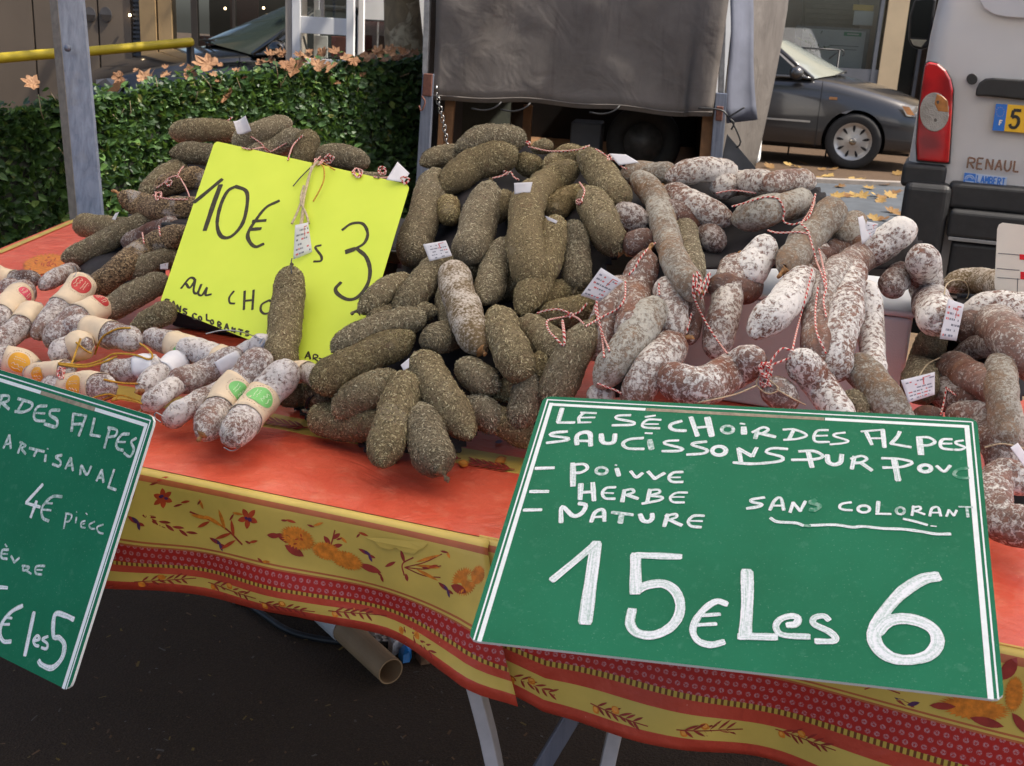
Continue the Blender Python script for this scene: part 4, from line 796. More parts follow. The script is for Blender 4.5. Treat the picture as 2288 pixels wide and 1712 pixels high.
# id, coating, layer (towards the viewer), radius px, spine px (x, y[, further back m]), group, label
SA=[
('L1','H',0,26,[(392,295),(455,291),(522,296)],GL_,'level herb sausage at the top of the left heap, left of the curled white tag'),
('L2','H',.6,28,[(535,318),(590,292),(640,276)],GL_,'herb sausage pointing up right, topmost of the left heap, just right of the curled tag'),
('L3','H',.3,26,[(393,343),(450,343),(520,352)],GL_,'herb sausage level under the topmost left one, running behind the yellow card corner'),
('L4','H',0,27,[(560,350),(620,325),(672,308)],GL_,'herb sausage rising right just above the top edge of the yellow card'),
('L5','H',.6,27,[(692,305),(684,335),(668,372)],GL_,'short steep herb sausage crossed by a red string above the yellow card'),
('L6','H',.2,29,[(712,350),(760,347),(812,362)],GL_,'herb sausage lying level at the right end of the left heap before the hedge'),
('L7','H',-.3,22,[(725,385),(790,400),(850,410)],GL_,'dark herb sausage mostly hidden along the top right edge of the yellow card'),
('L8','H',-.4,22,[(405,372),(360,395),(322,432)],GL_,'thin herb sausage slanting down left above the coil of red string'),
('L9','P',-.2,25,[(345,425),(400,405),(450,392)],GL_,'dark pepper sausage behind the loops of red string left of the yellow card'),
('L10','P',1.0,29,[(278,440),(325,462),(375,470),(450,462)],GL_,'bright golden pepper sausage with a bent raised end beside the galvanised post'),
('L11','H',-.2,28,[(182,503),(225,508),(300,515)],GL_,'short herb sausage end at the foot of the galvanised post'),
('L12','H',.3,27,[(150,575),(215,552),(275,518),(335,492)],GL_,'long herb sausage pointing at the orange flower on the cloth, left edge of the heap'),
('L13','P',.8,31,[(212,645),(268,600),(330,560),(410,520)],GL_,'big grey-brown peppercorn sausage running under the yellow card, over the red-labelled ones'),
('L14','D',-.2,22,[(285,545),(340,518),(390,500)],GL_,'thin dark sausage with two red strings squeezed above the big peppercorn one'),
('L15','H',0,30,[(230,700),(290,665),(362,628)],GL_,'herb sausage under the big peppercorn one, its end behind the yellow card'),
('L16','H',.3,29,[(300,742),(340,715),(378,690)],GL_,'stubby herb sausage in front of the lower left corner of the yellow card'),
('L17','S',-.3,24,[(190,715),(220,695),(250,680)],GL_,'pale mould-dusted sausage end left of the two stubby herb sausages'),
('L18','H',-1,26,[(290,610),(345,585),(400,575)],GL_,'herb sausage in deep shadow beneath the big peppercorn one'),
('H1','H',0,39,[(650,615),(641,700),(627,815)],GL_,'herb sausage hung by a beige cord in front of the yellow card'),
('B1','S',.6,24,[(15,640),(48,655,-.03)],GS,'small sausage seen end-on with floury white tip, left photo edge'),
('B2','S',.2,20,[(95,640),(130,618),(163,603)],GS,'small grey sausage with a metal clip beneath the long herb one'),
('B3','S',.6,30,[(190,628),(140,690),(82,745)],GS,'small sausage with cream band and red disc, upper of the two red ones'),
('B4','S',.9,31,[(232,680),(172,715),(115,765)],GS,'small sausage with cream band and red disc, lower of the two red ones'),
('B5','S',.3,31,[(55,650),(10,700),(-45,745)],GS,'small sausage with cream band and pink disc cut by the left photo edge'),
('B6','S',.2,29,[(85,690),(38,735),(-15,780)],GS,'small sausage in a plain cream band below the pink-disc one'),
('B8','S',.7,30,[(150,728),(220,742),(300,762)],GS,'small banded sausage lying level with a cut brown end under the yellow cord'),
('B9','S',1.1,33,[(125,790),(165,778),(190,772,-.02)],GS,'small sausage seen end-on with loose casing skin and a yellow cord over it'),
('B10','S',.3,28,[(335,752),(390,770),(460,795)],GS,'small sausage with green disc at the foot of the yellow card'),
('B11','S',.8,33,[(408,775),(455,790),(520,815)],GS,'small sausage with round reddish end in front of the green disc one under the card'),
('B12','S',.7,29,[(240,825),(290,828),(345,812)],GS,'small sausage with pointed end and white band circled by the yellow cord'),
('B13','S',1.2,32,[(392,850),(450,838),(530,795)],GS,'plump small sausage topped by a white strip, pointing left over the others'),
('B14','S',.5,29,[(318,868),(352,842),(405,808)],GS,'small sausage with white band and dark pinched tip, left of the plump one'),
('B15','S',.3,25,[(328,908),(362,880),(410,850)],GS,'thin wrinkled small sausage with a torn brown casing end'),
('B16','S',.2,27,[(378,940),(430,905),(500,870)],GS,'small sausage tapering to a wire clip near the green board corner'),
('B17','S',.9,37,[(455,965),(505,890),(590,800)],GS,'small sausage with green disc and twisted tan tip, left of the front one'),
('B18','S',1.1,39,[(520,975),(585,890),(648,825)],GS,'frontmost small sausage with large green disc and wire clip'),
('B19','S',0,27,[(520,805),(560,785),(592,765)],GS,'small grey sausage with clip pressed against the yellow card and hanging one'),
('B20','S',.4,30,[(-30,795),(30,808),(90,828)],GS,'small sausage with orange disc at the left photo edge above the green board'),
('B21','S',.6,24,[(70,838),(110,832),(160,825)],GS,'small sausage with orange disc behind the red and white tassel'),
('B22','S',.8,33,[(105,868),(180,865),(245,862)],GS,'small sausage with white strip and orange disc over the green board corner'),
('B23','D',-.3,22,[(-20,612),(25,625),(80,622)],GS,'dark small sausage with brown band at the far left photo edge'),
('B24','S',-.5,26,[(380,830),(440,800),(500,790)],GS,'small sausage hidden beneath the plump one and the reddish one'),
('B25','L',-.4,25,[(640,835),(680,830),(720,850)],GS,'pale sausage with a cream band between the green disc one and the herb heap'),
('M1','H',.5,33,[(1030,330),(1090,312),(1160,311)],GH,'herb sausage crowning the middle heap against the dark trailer opening'),
('M2','H',.9,38,[(990,420),(1055,370),(1140,345)],GH,'thick herb sausage slanting below the crown of the middle heap'),
('M3','H',-.3,24,[(948,362),(985,348),(1030,345)],GH,'small herb sausage end left of the heap crown by the trailer post'),
('M4','H',.2,41,[(973,395),(948,480),(918,572)],GH,'long upright herb sausage beside the right corner of the yellow card'),
('M5','H',-.5,28,[(1000,455),(1008,490)],GH,'stubby shaded herb sausage between the two upright ones near the card'),
('M6','H',.7,44,[(1092,425),(1070,500),(1050,570)],GH,'fat upright herb sausage with a pointed top, second right of the yellow card'),
('M7','H',1.2,41,[(1278,378),(1225,412),(1180,455),(1177,545),(1190,628)],GH,'bent herb sausage shaped like an elbow in the centre of the heap'),
('M8','H',.75,38,[(1240,500),(1218,590),(1168,690)],GH,'herb sausage running down left beneath the elbow-shaped one'),
('M9','H',.1,32,[(1230,385),(1262,355),(1300,345)],GH,'short herb sausage with a tan knot under the string on top of the heap'),
('M9b','H',-.3,28,[(1165,365),(1200,372)],GH,'dark herb sausage end tucked behind the elbow-shaped one near the top'),
('M9c','H',-.2,17,[(1195,330),(1228,326)],GH,'small herb sausage end poking up right of the heap crown'),
('M10','H',1.0,37,[(1308,347),(1345,392),(1383,448)],GH,'herb sausage sloping down right at the top right of the middle heap'),
('M11','H',.5,42,[(1318,440),(1345,500),(1375,550)],GH,'herb sausage with pale lumps and a twisted tip beside the first mouldy ones'),
('M12','H',.5,36,[(1280,510),(1284,570),(1290,632)],GH,'upright herb sausage with a pointed lower tip above the white tag'),
('M13','H',.4,36,[(1126,550),(1103,610),(1085,668)],GH,'herb sausage with pointed lower end between the pale one and the elbow-shaped one'),
('M14','H',.2,29,[(905,630),(860,650),(812,690)],GH,'herb sausage with a frayed tip touching the figure 3 on the card'),
('M15','H',.6,37,[(975,600),(930,650),(893,688)],GH,'herb sausage under the small white tag, right of the frayed one'),
('M16','L',1.1,41,[(1012,608),(1035,690),(1072,775)],GH,'pale frosted sausage lying on the herb ones in the centre'),
('M17','H',.4,34,[(935,712),(850,730),(755,778)],GH,'herb sausage with a red scuffed end, overlapping the card edge'),
('M18','H',.9,43,[(908,757),(810,805),(715,855)],GH,'long thick herb sausage slanting down left over the cream band'),
('M19','H',.5,38,[(1020,745,.05),(985,755),(958,764,-.03)],GH,'herb sausage seen end-on with an orange knot beside the pale frosted one'),
('M20','H',.8,44,[(1108,705),(1135,770),(1165,830)],GH,'herb sausage sloping right with a blunt folded end, right of the pale frosted one'),
('M21','H',.7,46,[(940,815),(985,885),(1042,965)],GH,'long herb sausage sloping down right onto the red cloth'),
('M22','H',.2,38,[(1035,820),(1070,845),(1100,862)],GH,'short dark-ended herb sausage in the hollow below the pale frosted one'),
('M23a','H',.8,45,[(868,845),(820,880),(765,918)],GH,'herb sausage with a bare reddish patch lying over the lowest left one'),
('M23b','H',.2,42,[(850,948),(780,948),(712,935)],GH,'lowest left herb sausage with a pointed skin tip and black ties'),
('M24','H',1.2,46,[(910,855),(885,930),(855,1025)],GH,'long herb sausage leaning forward on the cloth, left of the front pair'),
('M25','H',.9,47,[(940,930),(955,980),(978,1040)],GH,'frontmost herb sausage with a twisted tip resting on the red cloth'),
('M26','H',-.3,32,[(630,880),(680,880),(730,885)],GH,'herb sausage in shadow between the front green disc and the heap'),
('M27','H',-.3,37,[(1060,900),(1085,925),(1100,950)],GH,'herb sausage in the dark gap right of the long sloping one'),
('M28','H',.5,39,[(1185,850),(1172,900),(1162,938)],GH,'herb sausage with a red tinged end by the upper corner of the price board'),
('M28b','H',-.2,36,[(1110,930),(1150,960),(1190,985)],GH,'lowest right herb sausage half under the price board corner'),
('M29','H',.7,43,[(1312,735),(1270,810),(1235,890)],GH,'herb sausage leaning left above the price board corner, under the bow'),
('M30','H',.2,40,[(1180,735),(1220,765),(1262,805)],GH,'herb sausage under the white tag and string bow'),
('M31','H',-.9,33,[(1190,680),(1250,655),(1310,640)],GH,'dark herb sausage behind the pointed one above the tag'),
('M32','H',-.1,37,[(1225,715),(1275,700),(1330,680)],GH,'shaded herb sausage wrapped by the red bow'),
('M33','H',-.1,26,[(830,715),(890,700),(965,695)],GH,'herb sausage showing as a strip above the scuffed one'),
('M34','H',-.2,28,[(1002,640),(1000,690),(1010,725)],GH,'narrow herb sausage half hidden left of the pale frosted one'),
('M36','H',-.3,32,[(1235,470),(1270,445),(1310,430)],GH,'dark herb sausage in the hole between the elbow and the sloping one'),
('M37','H',-.4,30,[(1105,480),(1130,440)],GH,'herb sausage end in shade below the small tag in the middle heap'),
('M38','H',-.5,34,[(940,620),(1000,600),(1060,600)],GH,'herb sausage buried beneath the upright ones and the tag'),
('M39','H',-1.5,34,[(1070,650),(1130,640),(1180,640)],GH,'herb sausage buried under the elbow-shaped one'),
('M40','H',-.6,36,[(900,880),(930,850),(960,830)],GH,'herb sausage buried between the two long front ones'),
('M41','H',-.5,36,[(1120,880),(1180,850),(1230,800)],GH,'herb sausage in shadow behind the blunt folded one'),
('R1','G',0,27,[(1395,395),(1440,386),(1500,388)],GN,'greyish sausage at the upper left of the mouldy heap beside a tag'),
('R2','N',.3,30,[(1500,395),(1570,380),(1632,385)],GN,'level mouldy sausage along the top of the heap before the trailer'),
('R3','N',.3,31,[(1605,418),(1655,408),(1715,408)],GN,'pinkish mouldy sausage with a string across its side near the top'),
('R4','N',.8,28,[(1720,410),(1765,405),(1810,408)],GN,'round-ended pinkish sausage at the top right before the leafy road'),
('R5','N',.6,32,[(1495,430),(1560,462),(1625,492)],GN,'striped mouldy sausage with tan bare end and curled casing'),
('R6','G',1.3,32,[(1425,398),(1465,445),(1487,515),(1510,590),(1552,648)],GN,'long grey-tan sausage bent downward, tied with red string at its tip'),
('R7','G',.9,35,[(1650,490),(1725,468),(1800,452)],GN,'grey sausage lying level across the heap with tan streaks'),
('R8','G',1.1,37,[(1865,465),(1810,530),(1758,598)],GN,'grey-tan sausage sloping left with a frayed knot at its end'),
('R9','G',.8,33,[(1910,500,.05),(1882,525)],GN,'brown sausage seen end-on with a puckered navel left of the folded tag'),
('R10','W',1.0,40,[(1712,545),(1690,580),(1668,615,-.02)],GN,'plump floury sausage end below the level grey one'),
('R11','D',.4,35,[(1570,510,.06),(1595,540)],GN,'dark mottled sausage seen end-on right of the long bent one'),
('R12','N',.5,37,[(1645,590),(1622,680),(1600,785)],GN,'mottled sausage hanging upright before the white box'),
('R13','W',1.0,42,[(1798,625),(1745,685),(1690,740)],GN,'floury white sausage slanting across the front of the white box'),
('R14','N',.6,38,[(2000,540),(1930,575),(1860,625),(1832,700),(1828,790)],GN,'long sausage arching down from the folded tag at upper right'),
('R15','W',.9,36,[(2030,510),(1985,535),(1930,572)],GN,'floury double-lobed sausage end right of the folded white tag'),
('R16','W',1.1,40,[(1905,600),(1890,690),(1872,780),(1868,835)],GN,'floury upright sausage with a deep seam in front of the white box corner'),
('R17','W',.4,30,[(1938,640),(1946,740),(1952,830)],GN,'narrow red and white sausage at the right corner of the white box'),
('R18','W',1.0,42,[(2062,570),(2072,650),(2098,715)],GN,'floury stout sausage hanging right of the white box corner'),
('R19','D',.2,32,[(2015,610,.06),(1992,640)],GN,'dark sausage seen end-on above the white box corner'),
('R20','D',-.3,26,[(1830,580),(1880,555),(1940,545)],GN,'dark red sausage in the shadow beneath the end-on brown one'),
('R21','W',1.1,46,[(1482,840),(1560,862),(1640,828),(1688,800)],GN,'big floury sausage curved like a smile above the price board'),
('R22','N',.8,43,[(1510,765),(1460,820),(1412,895)],GN,'mottled sausage with a flat twisted top left of the smile-shaped one'),
('R23','G',1.0,41,[(1462,688),(1405,770),(1345,850)],GN,'greenish-grey sausage slanting left with bare brown patches'),
('R24','N',.5,38,[(1445,575),(1422,650),(1408,735)],GN,'upright sausage looped with red string at its top, left of the bent one'),
('R25','N',.5,37,[(1488,635),(1500,700),(1505,765)],GN,'upright mottled sausage behind the twisted-top one with red thread'),
('R26','N',.3,37,[(1385,640),(1352,715),(1328,790)],GN,'mottled sausage under the biggest white tag, bordering the herb heap'),
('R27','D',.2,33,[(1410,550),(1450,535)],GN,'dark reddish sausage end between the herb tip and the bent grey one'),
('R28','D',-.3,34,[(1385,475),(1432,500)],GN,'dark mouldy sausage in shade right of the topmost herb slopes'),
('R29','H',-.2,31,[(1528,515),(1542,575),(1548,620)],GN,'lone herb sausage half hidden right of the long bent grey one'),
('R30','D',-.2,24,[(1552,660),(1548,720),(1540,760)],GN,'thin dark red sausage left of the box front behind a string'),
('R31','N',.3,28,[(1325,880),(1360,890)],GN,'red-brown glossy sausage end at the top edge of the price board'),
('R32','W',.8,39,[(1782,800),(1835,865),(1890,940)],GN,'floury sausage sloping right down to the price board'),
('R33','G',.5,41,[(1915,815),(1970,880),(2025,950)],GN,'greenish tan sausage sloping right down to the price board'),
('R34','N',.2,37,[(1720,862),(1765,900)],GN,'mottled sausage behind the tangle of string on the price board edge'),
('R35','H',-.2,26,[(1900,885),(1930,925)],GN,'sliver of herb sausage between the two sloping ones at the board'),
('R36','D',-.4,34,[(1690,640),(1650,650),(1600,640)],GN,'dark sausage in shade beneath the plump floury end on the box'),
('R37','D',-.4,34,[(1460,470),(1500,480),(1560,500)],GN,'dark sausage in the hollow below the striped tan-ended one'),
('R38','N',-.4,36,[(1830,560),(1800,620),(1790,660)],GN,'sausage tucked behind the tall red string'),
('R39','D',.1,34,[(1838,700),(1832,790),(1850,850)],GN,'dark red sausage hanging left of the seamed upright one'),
('F1','L',-.2,31,[(2115,635),(2180,628),(2245,640)],GF,'pale herb sausage lying level behind the van bumper at the stall end'),
('F2','W',.3,42,[(2165,705),(2240,690),(2320,700)],GF,'floury sausage level beneath the white price card at the right edge'),
('F3','N',.8,47,[(2220,715),(2265,770),(2320,830)],GF,'mottled sausage curving down at the right photo edge'),
('F4','N',.5,41,[(2120,820),(2180,850),(2250,880)],GF,'pointed mottled sausage right of the hanging tag'),
('F5','G',.9,38,[(2235,805),(2240,900),(2258,990)],GF,'hanging greenish sausage with pinched tip at the right photo edge'),
('F6','H',-.3,40,[(2085,755),(2065,810),(2055,870)],GF,'dark herb sausage in shadow behind the white box corner'),
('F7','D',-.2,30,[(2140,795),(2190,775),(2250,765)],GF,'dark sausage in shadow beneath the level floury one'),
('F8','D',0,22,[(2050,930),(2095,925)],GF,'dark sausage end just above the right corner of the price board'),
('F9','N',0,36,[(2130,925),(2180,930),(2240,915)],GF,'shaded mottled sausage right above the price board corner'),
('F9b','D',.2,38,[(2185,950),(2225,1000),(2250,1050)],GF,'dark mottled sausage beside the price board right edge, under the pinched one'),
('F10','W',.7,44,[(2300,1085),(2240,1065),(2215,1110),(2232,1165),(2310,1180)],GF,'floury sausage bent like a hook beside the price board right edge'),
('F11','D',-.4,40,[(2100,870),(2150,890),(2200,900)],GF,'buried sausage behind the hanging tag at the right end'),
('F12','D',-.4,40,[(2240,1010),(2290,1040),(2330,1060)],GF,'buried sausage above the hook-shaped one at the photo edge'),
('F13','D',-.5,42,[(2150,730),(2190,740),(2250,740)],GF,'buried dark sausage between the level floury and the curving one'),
]
TIPS={'M25':(1,(1003,1078)),'M11':(1,(1408,574)),'M12':(1,(1281,658)),'M14':(1,(782,703)),'M23b':(1,(674,916)),'M6':(0,(1097,398)),'B17':(1,None),'R8':(1,(1738,622)),'R6':(1,(1572,655)),'R22':(0,(1552,755)),'R5':(0,(1478,412)),'B15':(0,None),'B16':(0,(364,948)),'B14':(0,None),'F5':(1,(2250,1022)),'R13':(0,None),'M16':(1,(1085,795)),'M7':(0,None),'R24':(0,None),'H1':(0,(652,586)),'F4':(0,(2092,812)),'M21':(0,None),'M29':(0,None),'B18b':(0,None),'R12':(0,(1655,560)),'L10':(0,None)}
# fix ends: B17/B18 lists run from the front tip backwards
TIPS['B17']=(0,(442,988))
SAUS={}; SPN={}
def spine(pts,layer,r):
    P=[];rr=[]
    for q in pts:
        x,y=q[0],q[1]; dz=q[2] if len(q)>2 else 0
        Z=depth(x,y)-layer*STEP+dz; r3=r*Z/F; p=at(x,y,Z)
        if p[2]<TZ+.004+r3*.93 and on_table(p): 
            Z=planeZ(x,y,TZ+.004+r3*.93); p=at(x,y,Z); r3=r*Z/F
        P.append(p); rr.append(r3)
    return np.array(P),float(np.mean(rr))
def sausage(sid,kind,layer,r,pts,grp,label):
    rs=random.Random(sid); P,r3=spine(pts,layer,r*(.945 if kind=='H' else .97))
    # rounded ends reach a little past the listed points
    a=P[0]-P[1]; a/=np.linalg.norm(a); b=P[-1]-P[-2]; b/=np.linalg.norm(b)
    P=np.vstack([P[0]+a*r3*.52,P,P[-1]+b*r3*.52]) if len(P)>2 else np.vstack([P[0]+a*r3*.52,(P[0]+P[1])/2,P[1]+b*r3*.52])
    n=46; m=30; S=crom(P,n); L=np.linalg.norm(np.diff(S,axis=0),axis=1).sum()
    # pack the rings towards both ends
    tt=.5-.5*np.cos(np.linspace(0,math.pi,n)); tt=.55*tt+.45*np.linspace(0,1,n)
    idx=tt*(n-1); S=np.stack([np.interp(idx,np.arange(n),S[:,k]) for k in range(3)],axis=1)
    S,T,N,B=frames(S); s=tt*L
    k1,k2=rs.uniform(1.1,1.5)*r3,rs.uniform(1.4,2.3)*r3
    if rs.random()<.5: k1,k2=k2,k1
    k1,k2=min(k1,L*.45),min(k2,L*.45)
    def capf(e,k): return np.clip(1-(1-np.clip(e/k,0,1))**2.1,0,1)**(.5+.12*(k/r3-1))
    pr=np.maximum(capf(s,k1)*capf(L-s,k2),.05)
    tap=1+rs.uniform(-.10,.10)*(tt-.5)*2
    R_=r3*pr*tap; ang=np.arange(m)*2*np.pi/m; off=rs.uniform(0,90)
    V=[];amp=r3*(.135 if kind in 'HLP' else .16 if kind=='S' else .14); 
    for i in range(n):
        for j in range(m):
            d=N[i]*math.cos(ang[j])+B[i]*math.sin(ang[j]); p=S[i]+d*R_[i]
            q=Vector((p[0]+off,p[1],p[2]))
            f=noise.noise(q*(.55/r3))*1.1+noise.noise(q*(1.5/r3))*.45+noise.noise(q*(4./r3))*.24
            wr=(1-pr[i])*math.sin(ang[j]*8+4*noise.noise(q*(1.2/r3)))*.55+.10*math.sin(ang[j]*5+6*noise.noise(q*(.9/r3)))
            V.append(p+d*amp*(f+wr)*min(1,pr[i]*1.6))
    V=np.array(V)
    Fc=[(i*m+j,i*m+(j+1)%m,(i+1)*m+(j+1)%m,(i+1)*m+j) for i in range(n-1) for j in range(m)]+[tuple(range(m-1,-1,-1)),tuple(range((n-1)*m,n*m))]
    M=[0]*len(Fc); mats=[MAT[kind]]; Vl=V.tolist()
    G=V.reshape(n,m,3)
    def surf(t,j):  # interpolated point and normal on the skin
        i=min(max(t*(n-1),0),n-1.001); i0=int(i); f=i-i0; j0=int(j)%m; g=j-int(j)
        p=(G[i0,j0]*(1-f)+G[i0+1,j0]*f)*(1-g)+(G[i0,(j0+1)%m]*(1-f)+G[i0+1,(j0+1)%m]*f)*g
        c=S[i0]*(1-f)+S[i0+1]*f; nn=p-c; nn/=np.linalg.norm(nn)+1e-9; return p,nn,T[i0]
    if kind in 'HP':
        mats.append(MAT[kind+'f']); area=2*math.pi*r3*L; cnt=int(area*(120000 if kind=='H' else 62000)); cnt=min(cnt,3000)
        for _ in range(cnt):
            # keep to the side that can be seen from near the stall front and above
            p,nn,tg=surf(rs.random(),rs.random()*m)
            if np.dot(nn,CAM-p)<-.25*np.linalg.norm(CAM-p): continue
            w_=np.cross(nn,tg); w_/=np.linalg.norm(w_)+1e-9; a=rs.uniform(0,math.pi); u_=tg*math.cos(a)+w_*math.sin(a); v_=np.cross(nn,u_); b0=len(Vl)
            if kind=='H':
                l=rs.uniform(.0011,.0027); wd=rs.uniform(.00036,.00075); h=rs.uniform(.0001,.0006); t=rs.uniform(-.0007,.0009)
                for q in (-u_*l-v_*wd+nn*h,u_*l-v_*wd+nn*(h+t),u_*l+v_*wd+nn*(h+t+.0004),-u_*l+v_*wd+nn*(h+.0004)): Vl.append((p+q).tolist())
                Fc.append((b0,b0+1,b0+2,b0+3)); M.append(1)
            else:
                l=rs.uniform(.0008,.0015)
                Vl.append((p+nn*l*.9).tolist())
                for k_ in range(5): Vl.append((p+(u_*math.cos(k_*1.257)+v_*math.sin(k_*1.257))*l*rs.uniform(.75,1.15)-nn*.0001).tolist())
                for k_ in range(5): Fc.append((b0,b0+1+k_,b0+1+(k_+1)%5)); M.append(1)
    o=mesh('sausage',Vl,Fc,mats,None,True,M,loc=tuple(S[n//2]))
    tag(o,label,'sausage',grp); SAUS[sid]=(o,G,S,T,r3,L,surf,n,m)
    # knotted casing end
    if sid in TIPS:
        end,px=TIPS[sid]; i=0 if end==0 else n-1; d=-T[0] if end==0 else T[-1]
        p0=S[i]-d*r3*.16
        if px is not None:
            c=RM.T@(S[i]-CAM); p1=at(px[0],px[1],-c[2])
        else: p1=S[i]+d*r3*.55+np.array([rs.uniform(-.3,.3),rs.uniform(-.3,.3),rs.uniform(-.2,.2)])*r3*.5
        dl=np.linalg.norm(p1-p0); C=crom([p0,p0*.55+p1*.45+np.array([0,0,.12*dl]),p1],9)
        rad=r3*np.array([.40,.26,.16,.11,.09,.11,.13,.10,.03]); Vt,Ft=tube(C,rad,10)
        Vt=[(Vector(v)+Vector((noise.noise(Vector(v)*260),noise.noise(Vector(v)*260+Vector((9,0,0))),noise.noise(Vector(v)*260+Vector((0,9,0)))))*r3*.09) for v in Vt]
        mesh('casing_end',Vt,Ft,MAT['H'] if (kind=='H' and sid not in('M11',)) else MAT['tip'],o,True)
    return o
for q in SA: sausage(*q)
# ---- paper bands, printed discs
def facing(sid,t,px=None):
    o,G,S,T,r3,L,surf,n,m=SAUS[sid]; i=int(t*(n-1)); best=max(range(m),key=lambda j:np.dot((G[i,j]-S[i])/np.linalg.norm(G[i,j]-S[i]),(CAM-S[i])/np.linalg.norm(CAM-S[i]))); return best
def band(sid,t0,t1,mat='band',j0=None,j1=None,k=1.0,name='paper_band'):
    o,G,S,T,r3,L,surf,n,m=SAUS[sid]; V=[];Fc=[]; nt_=9; full=j0 is None; J=m if full else 16
    for a in range(nt_):
        t=t0+(t1-t0)*a/(nt_-1)
        for b in range(J):
            j=b if full else j0+(j1-j0)*b/(J-1)
            p,nn,_=surf(t,j); c=p-nn*r3; V.append(p+nn*(.0016*k+r3*.02))
    for a in range(nt_-1):
        for b in range(J if full else J-1): Fc.append((a*J+b,a*J+(b+1)%J,(a+1)*J+(b+1)%J,(a+1)*J+b))
    q=mesh(name,V,Fc,MAT[mat],o,True); s_=q.modifiers.new('t','SOLIDIFY'); s_.thickness=.0007; s_.offset=-1; return q
def disc(sid,tc,mat,dj=0,sz=.62,k=1.0):
    """round printed disc on the band, with pale contour lines on it"""
    o,G,S,T,r3,L,surf,n,m=SAUS[sid]; j0=facing(sid,tc)+dj; rt=sz*r3/L; rj=sz*m/(2*math.pi)
    def pt(x,y,h): p,nn,_=surf(tc+x*rt,j0+y*rj); return p+nn*(.0016*k+r3*.02+h)
    V=[pt(0,0,.0006)];Fc=[]; R_=5; A=28
    for a in range(1,R_+1):
        for b in range(A): V.append(pt(a/R_*math.cos(b*2*math.pi/A),a/R_*math.sin(b*2*math.pi/A),.0006))
    for b in range(A): Fc.append((0,1+b,1+(b+1)%A))
    for a in range(R_-1):
        for b in range(A): Fc.append((1+a*A+b,1+(a+1)*A+b,1+(a+1)*A+(b+1)%A,1+a*A+(b+1)%A))
    d=mesh('disc_print',V,Fc,MAT[mat],o,True)
    B=MB(); 
    def ln(P,h=.0010,w_=.0005):
        Q=[pt(x,y,h) for x,y in P]; 
        for a,b in zip(Q[:-1],Q[1:]):
            u=b-a; u/=np.linalg.norm(u)+1e-9; s_=np.cross(u,CAM-a); s_/=np.linalg.norm(s_)+1e-9; B.add([a+s_*w_,b+s_*w_,b-s_*w_,a-s_*w_],[(0,1,2,3)])
    ln([(-.6,.3),(-.4,.1),(-.25,.3),(0,.15),(.15,.4),(.45,.25),(.6,.45)]); ln([(-.5,.55),(-.2,.65),(.1,.55),(.35,.7)])
    for y in (-.2,-.42):
        x=-.5
        while x<.5: 
            l=rnd.uniform(.08,.16); ln([(x,y),(x+l,y+rnd.uniform(-.06,.06))],.0010,.0006); x+=l+.06
    B.build('pale_print',[MAT['dgreenl'] if mat=='dgreen' else MAT['band']],d)
    # ring of small print round the disc
    B=MB()
    def ln2(P): 
        Q=[pt(x,y,.0004) for x,y in P]
        for a,b in zip(Q[:-1],Q[1:]):
            u=b-a; u/=np.linalg.norm(u)+1e-9; s_=np.cross(u,CAM-a); s_/=np.linalg.norm(s_)+1e-9; B.add([a+s_*.0005,b+s_*.0005,b-s_*.0005,a-s_*.0005],[(0,1,2,3)])
    for i in range(40):
        if i%5==4: continue
        a=i*2*math.pi/40; ln2([(1.22*math.cos(a),1.22*math.sin(a)),(1.22*math.cos(a+.09),1.22*math.sin(a+.09))])
    B.build('ring_print',[MAT['bandink']],o)
band('B3',.12,.50); disc('B3',.27,'dred',0,.70)
band('B4',.10,.52); disc('B4',.28,'dred',1.5,.66)
band('B5',.30,.68); disc('B5',.42,'dpink',-1,.62)
band('B6',.22,.50)
band('B8',.32,.56)
band('B9',.60,.92)
band('B10',.50,.88); disc('B10',.68,'dgreen',2,.62)
band('B11',.62,.95); disc('B11',.80,'dgreen',1,.62)
band('B12',.60,.88,'bandwhite')
band('B13',.62,.90,'bandwhite',facing('B13',.75)-2,facing('B13',.75)+5,2.2,'white_strip')
band('B14',.50,.80,'bandwhite')
band('B17',.42,.66); disc('B17',.56,'dgreen',1.0,.66)
band('B18',.36,.64); disc('B18',.50,'dgreen',0,.78)
band('B20',.40,.80); disc('B20',.62,'dyellow',0,.72)
band('B21',.30,.80); disc('B21',.55,'dyellow',0,.66)
band('B22',.30,.72); disc('B22',.53,'dyellow',-.6,.70); band('B22',.34,.60,'bandwhite',facing('B22',.5)+2,facing('B22',.5)+7,2.0,'white_strip')
band('B23',.20,.45); band('B25',.25,.5)
# ---- all sausages as one search tree, to lay strings and tags on what is really there
def _tree():
    V=[];Fc=[];own=[]
    for k,(o,G,S,T,r3,L,surf,n,m) in SAUS.items():
        b=len(V); V+=G.reshape(-1,3).tolist()
        for i in range(n-1):
            for j in range(m): Fc.append((b+i*m+j,b+i*m+(j+1)%m,b+(i+1)*m+(j+1)%m,b+(i+1)*m+j)); own.append(k)
    b=len(V); V+=[c.tolist() for c in SY.c]; Fc.append((b,b+1,b+2,b+3)); own.append('H1')
    return BVHTree.FromPolygons(V,Fc),own
TREE,OWN=_tree()
def look(x,y):
    d=Vector(ray(x,y)); h=TREE.ray_cast(Vector(CAM),d.normalized(),6)
    if h[0] is None:
        return None,None
    return float(np.dot(RM.T@(np.array(h[0])-CAM),(0,0,-1))),OWN[h[2]]
def near_owner(p):
    h=TREE.find_nearest(Vector(p)); return OWN[h[2]]
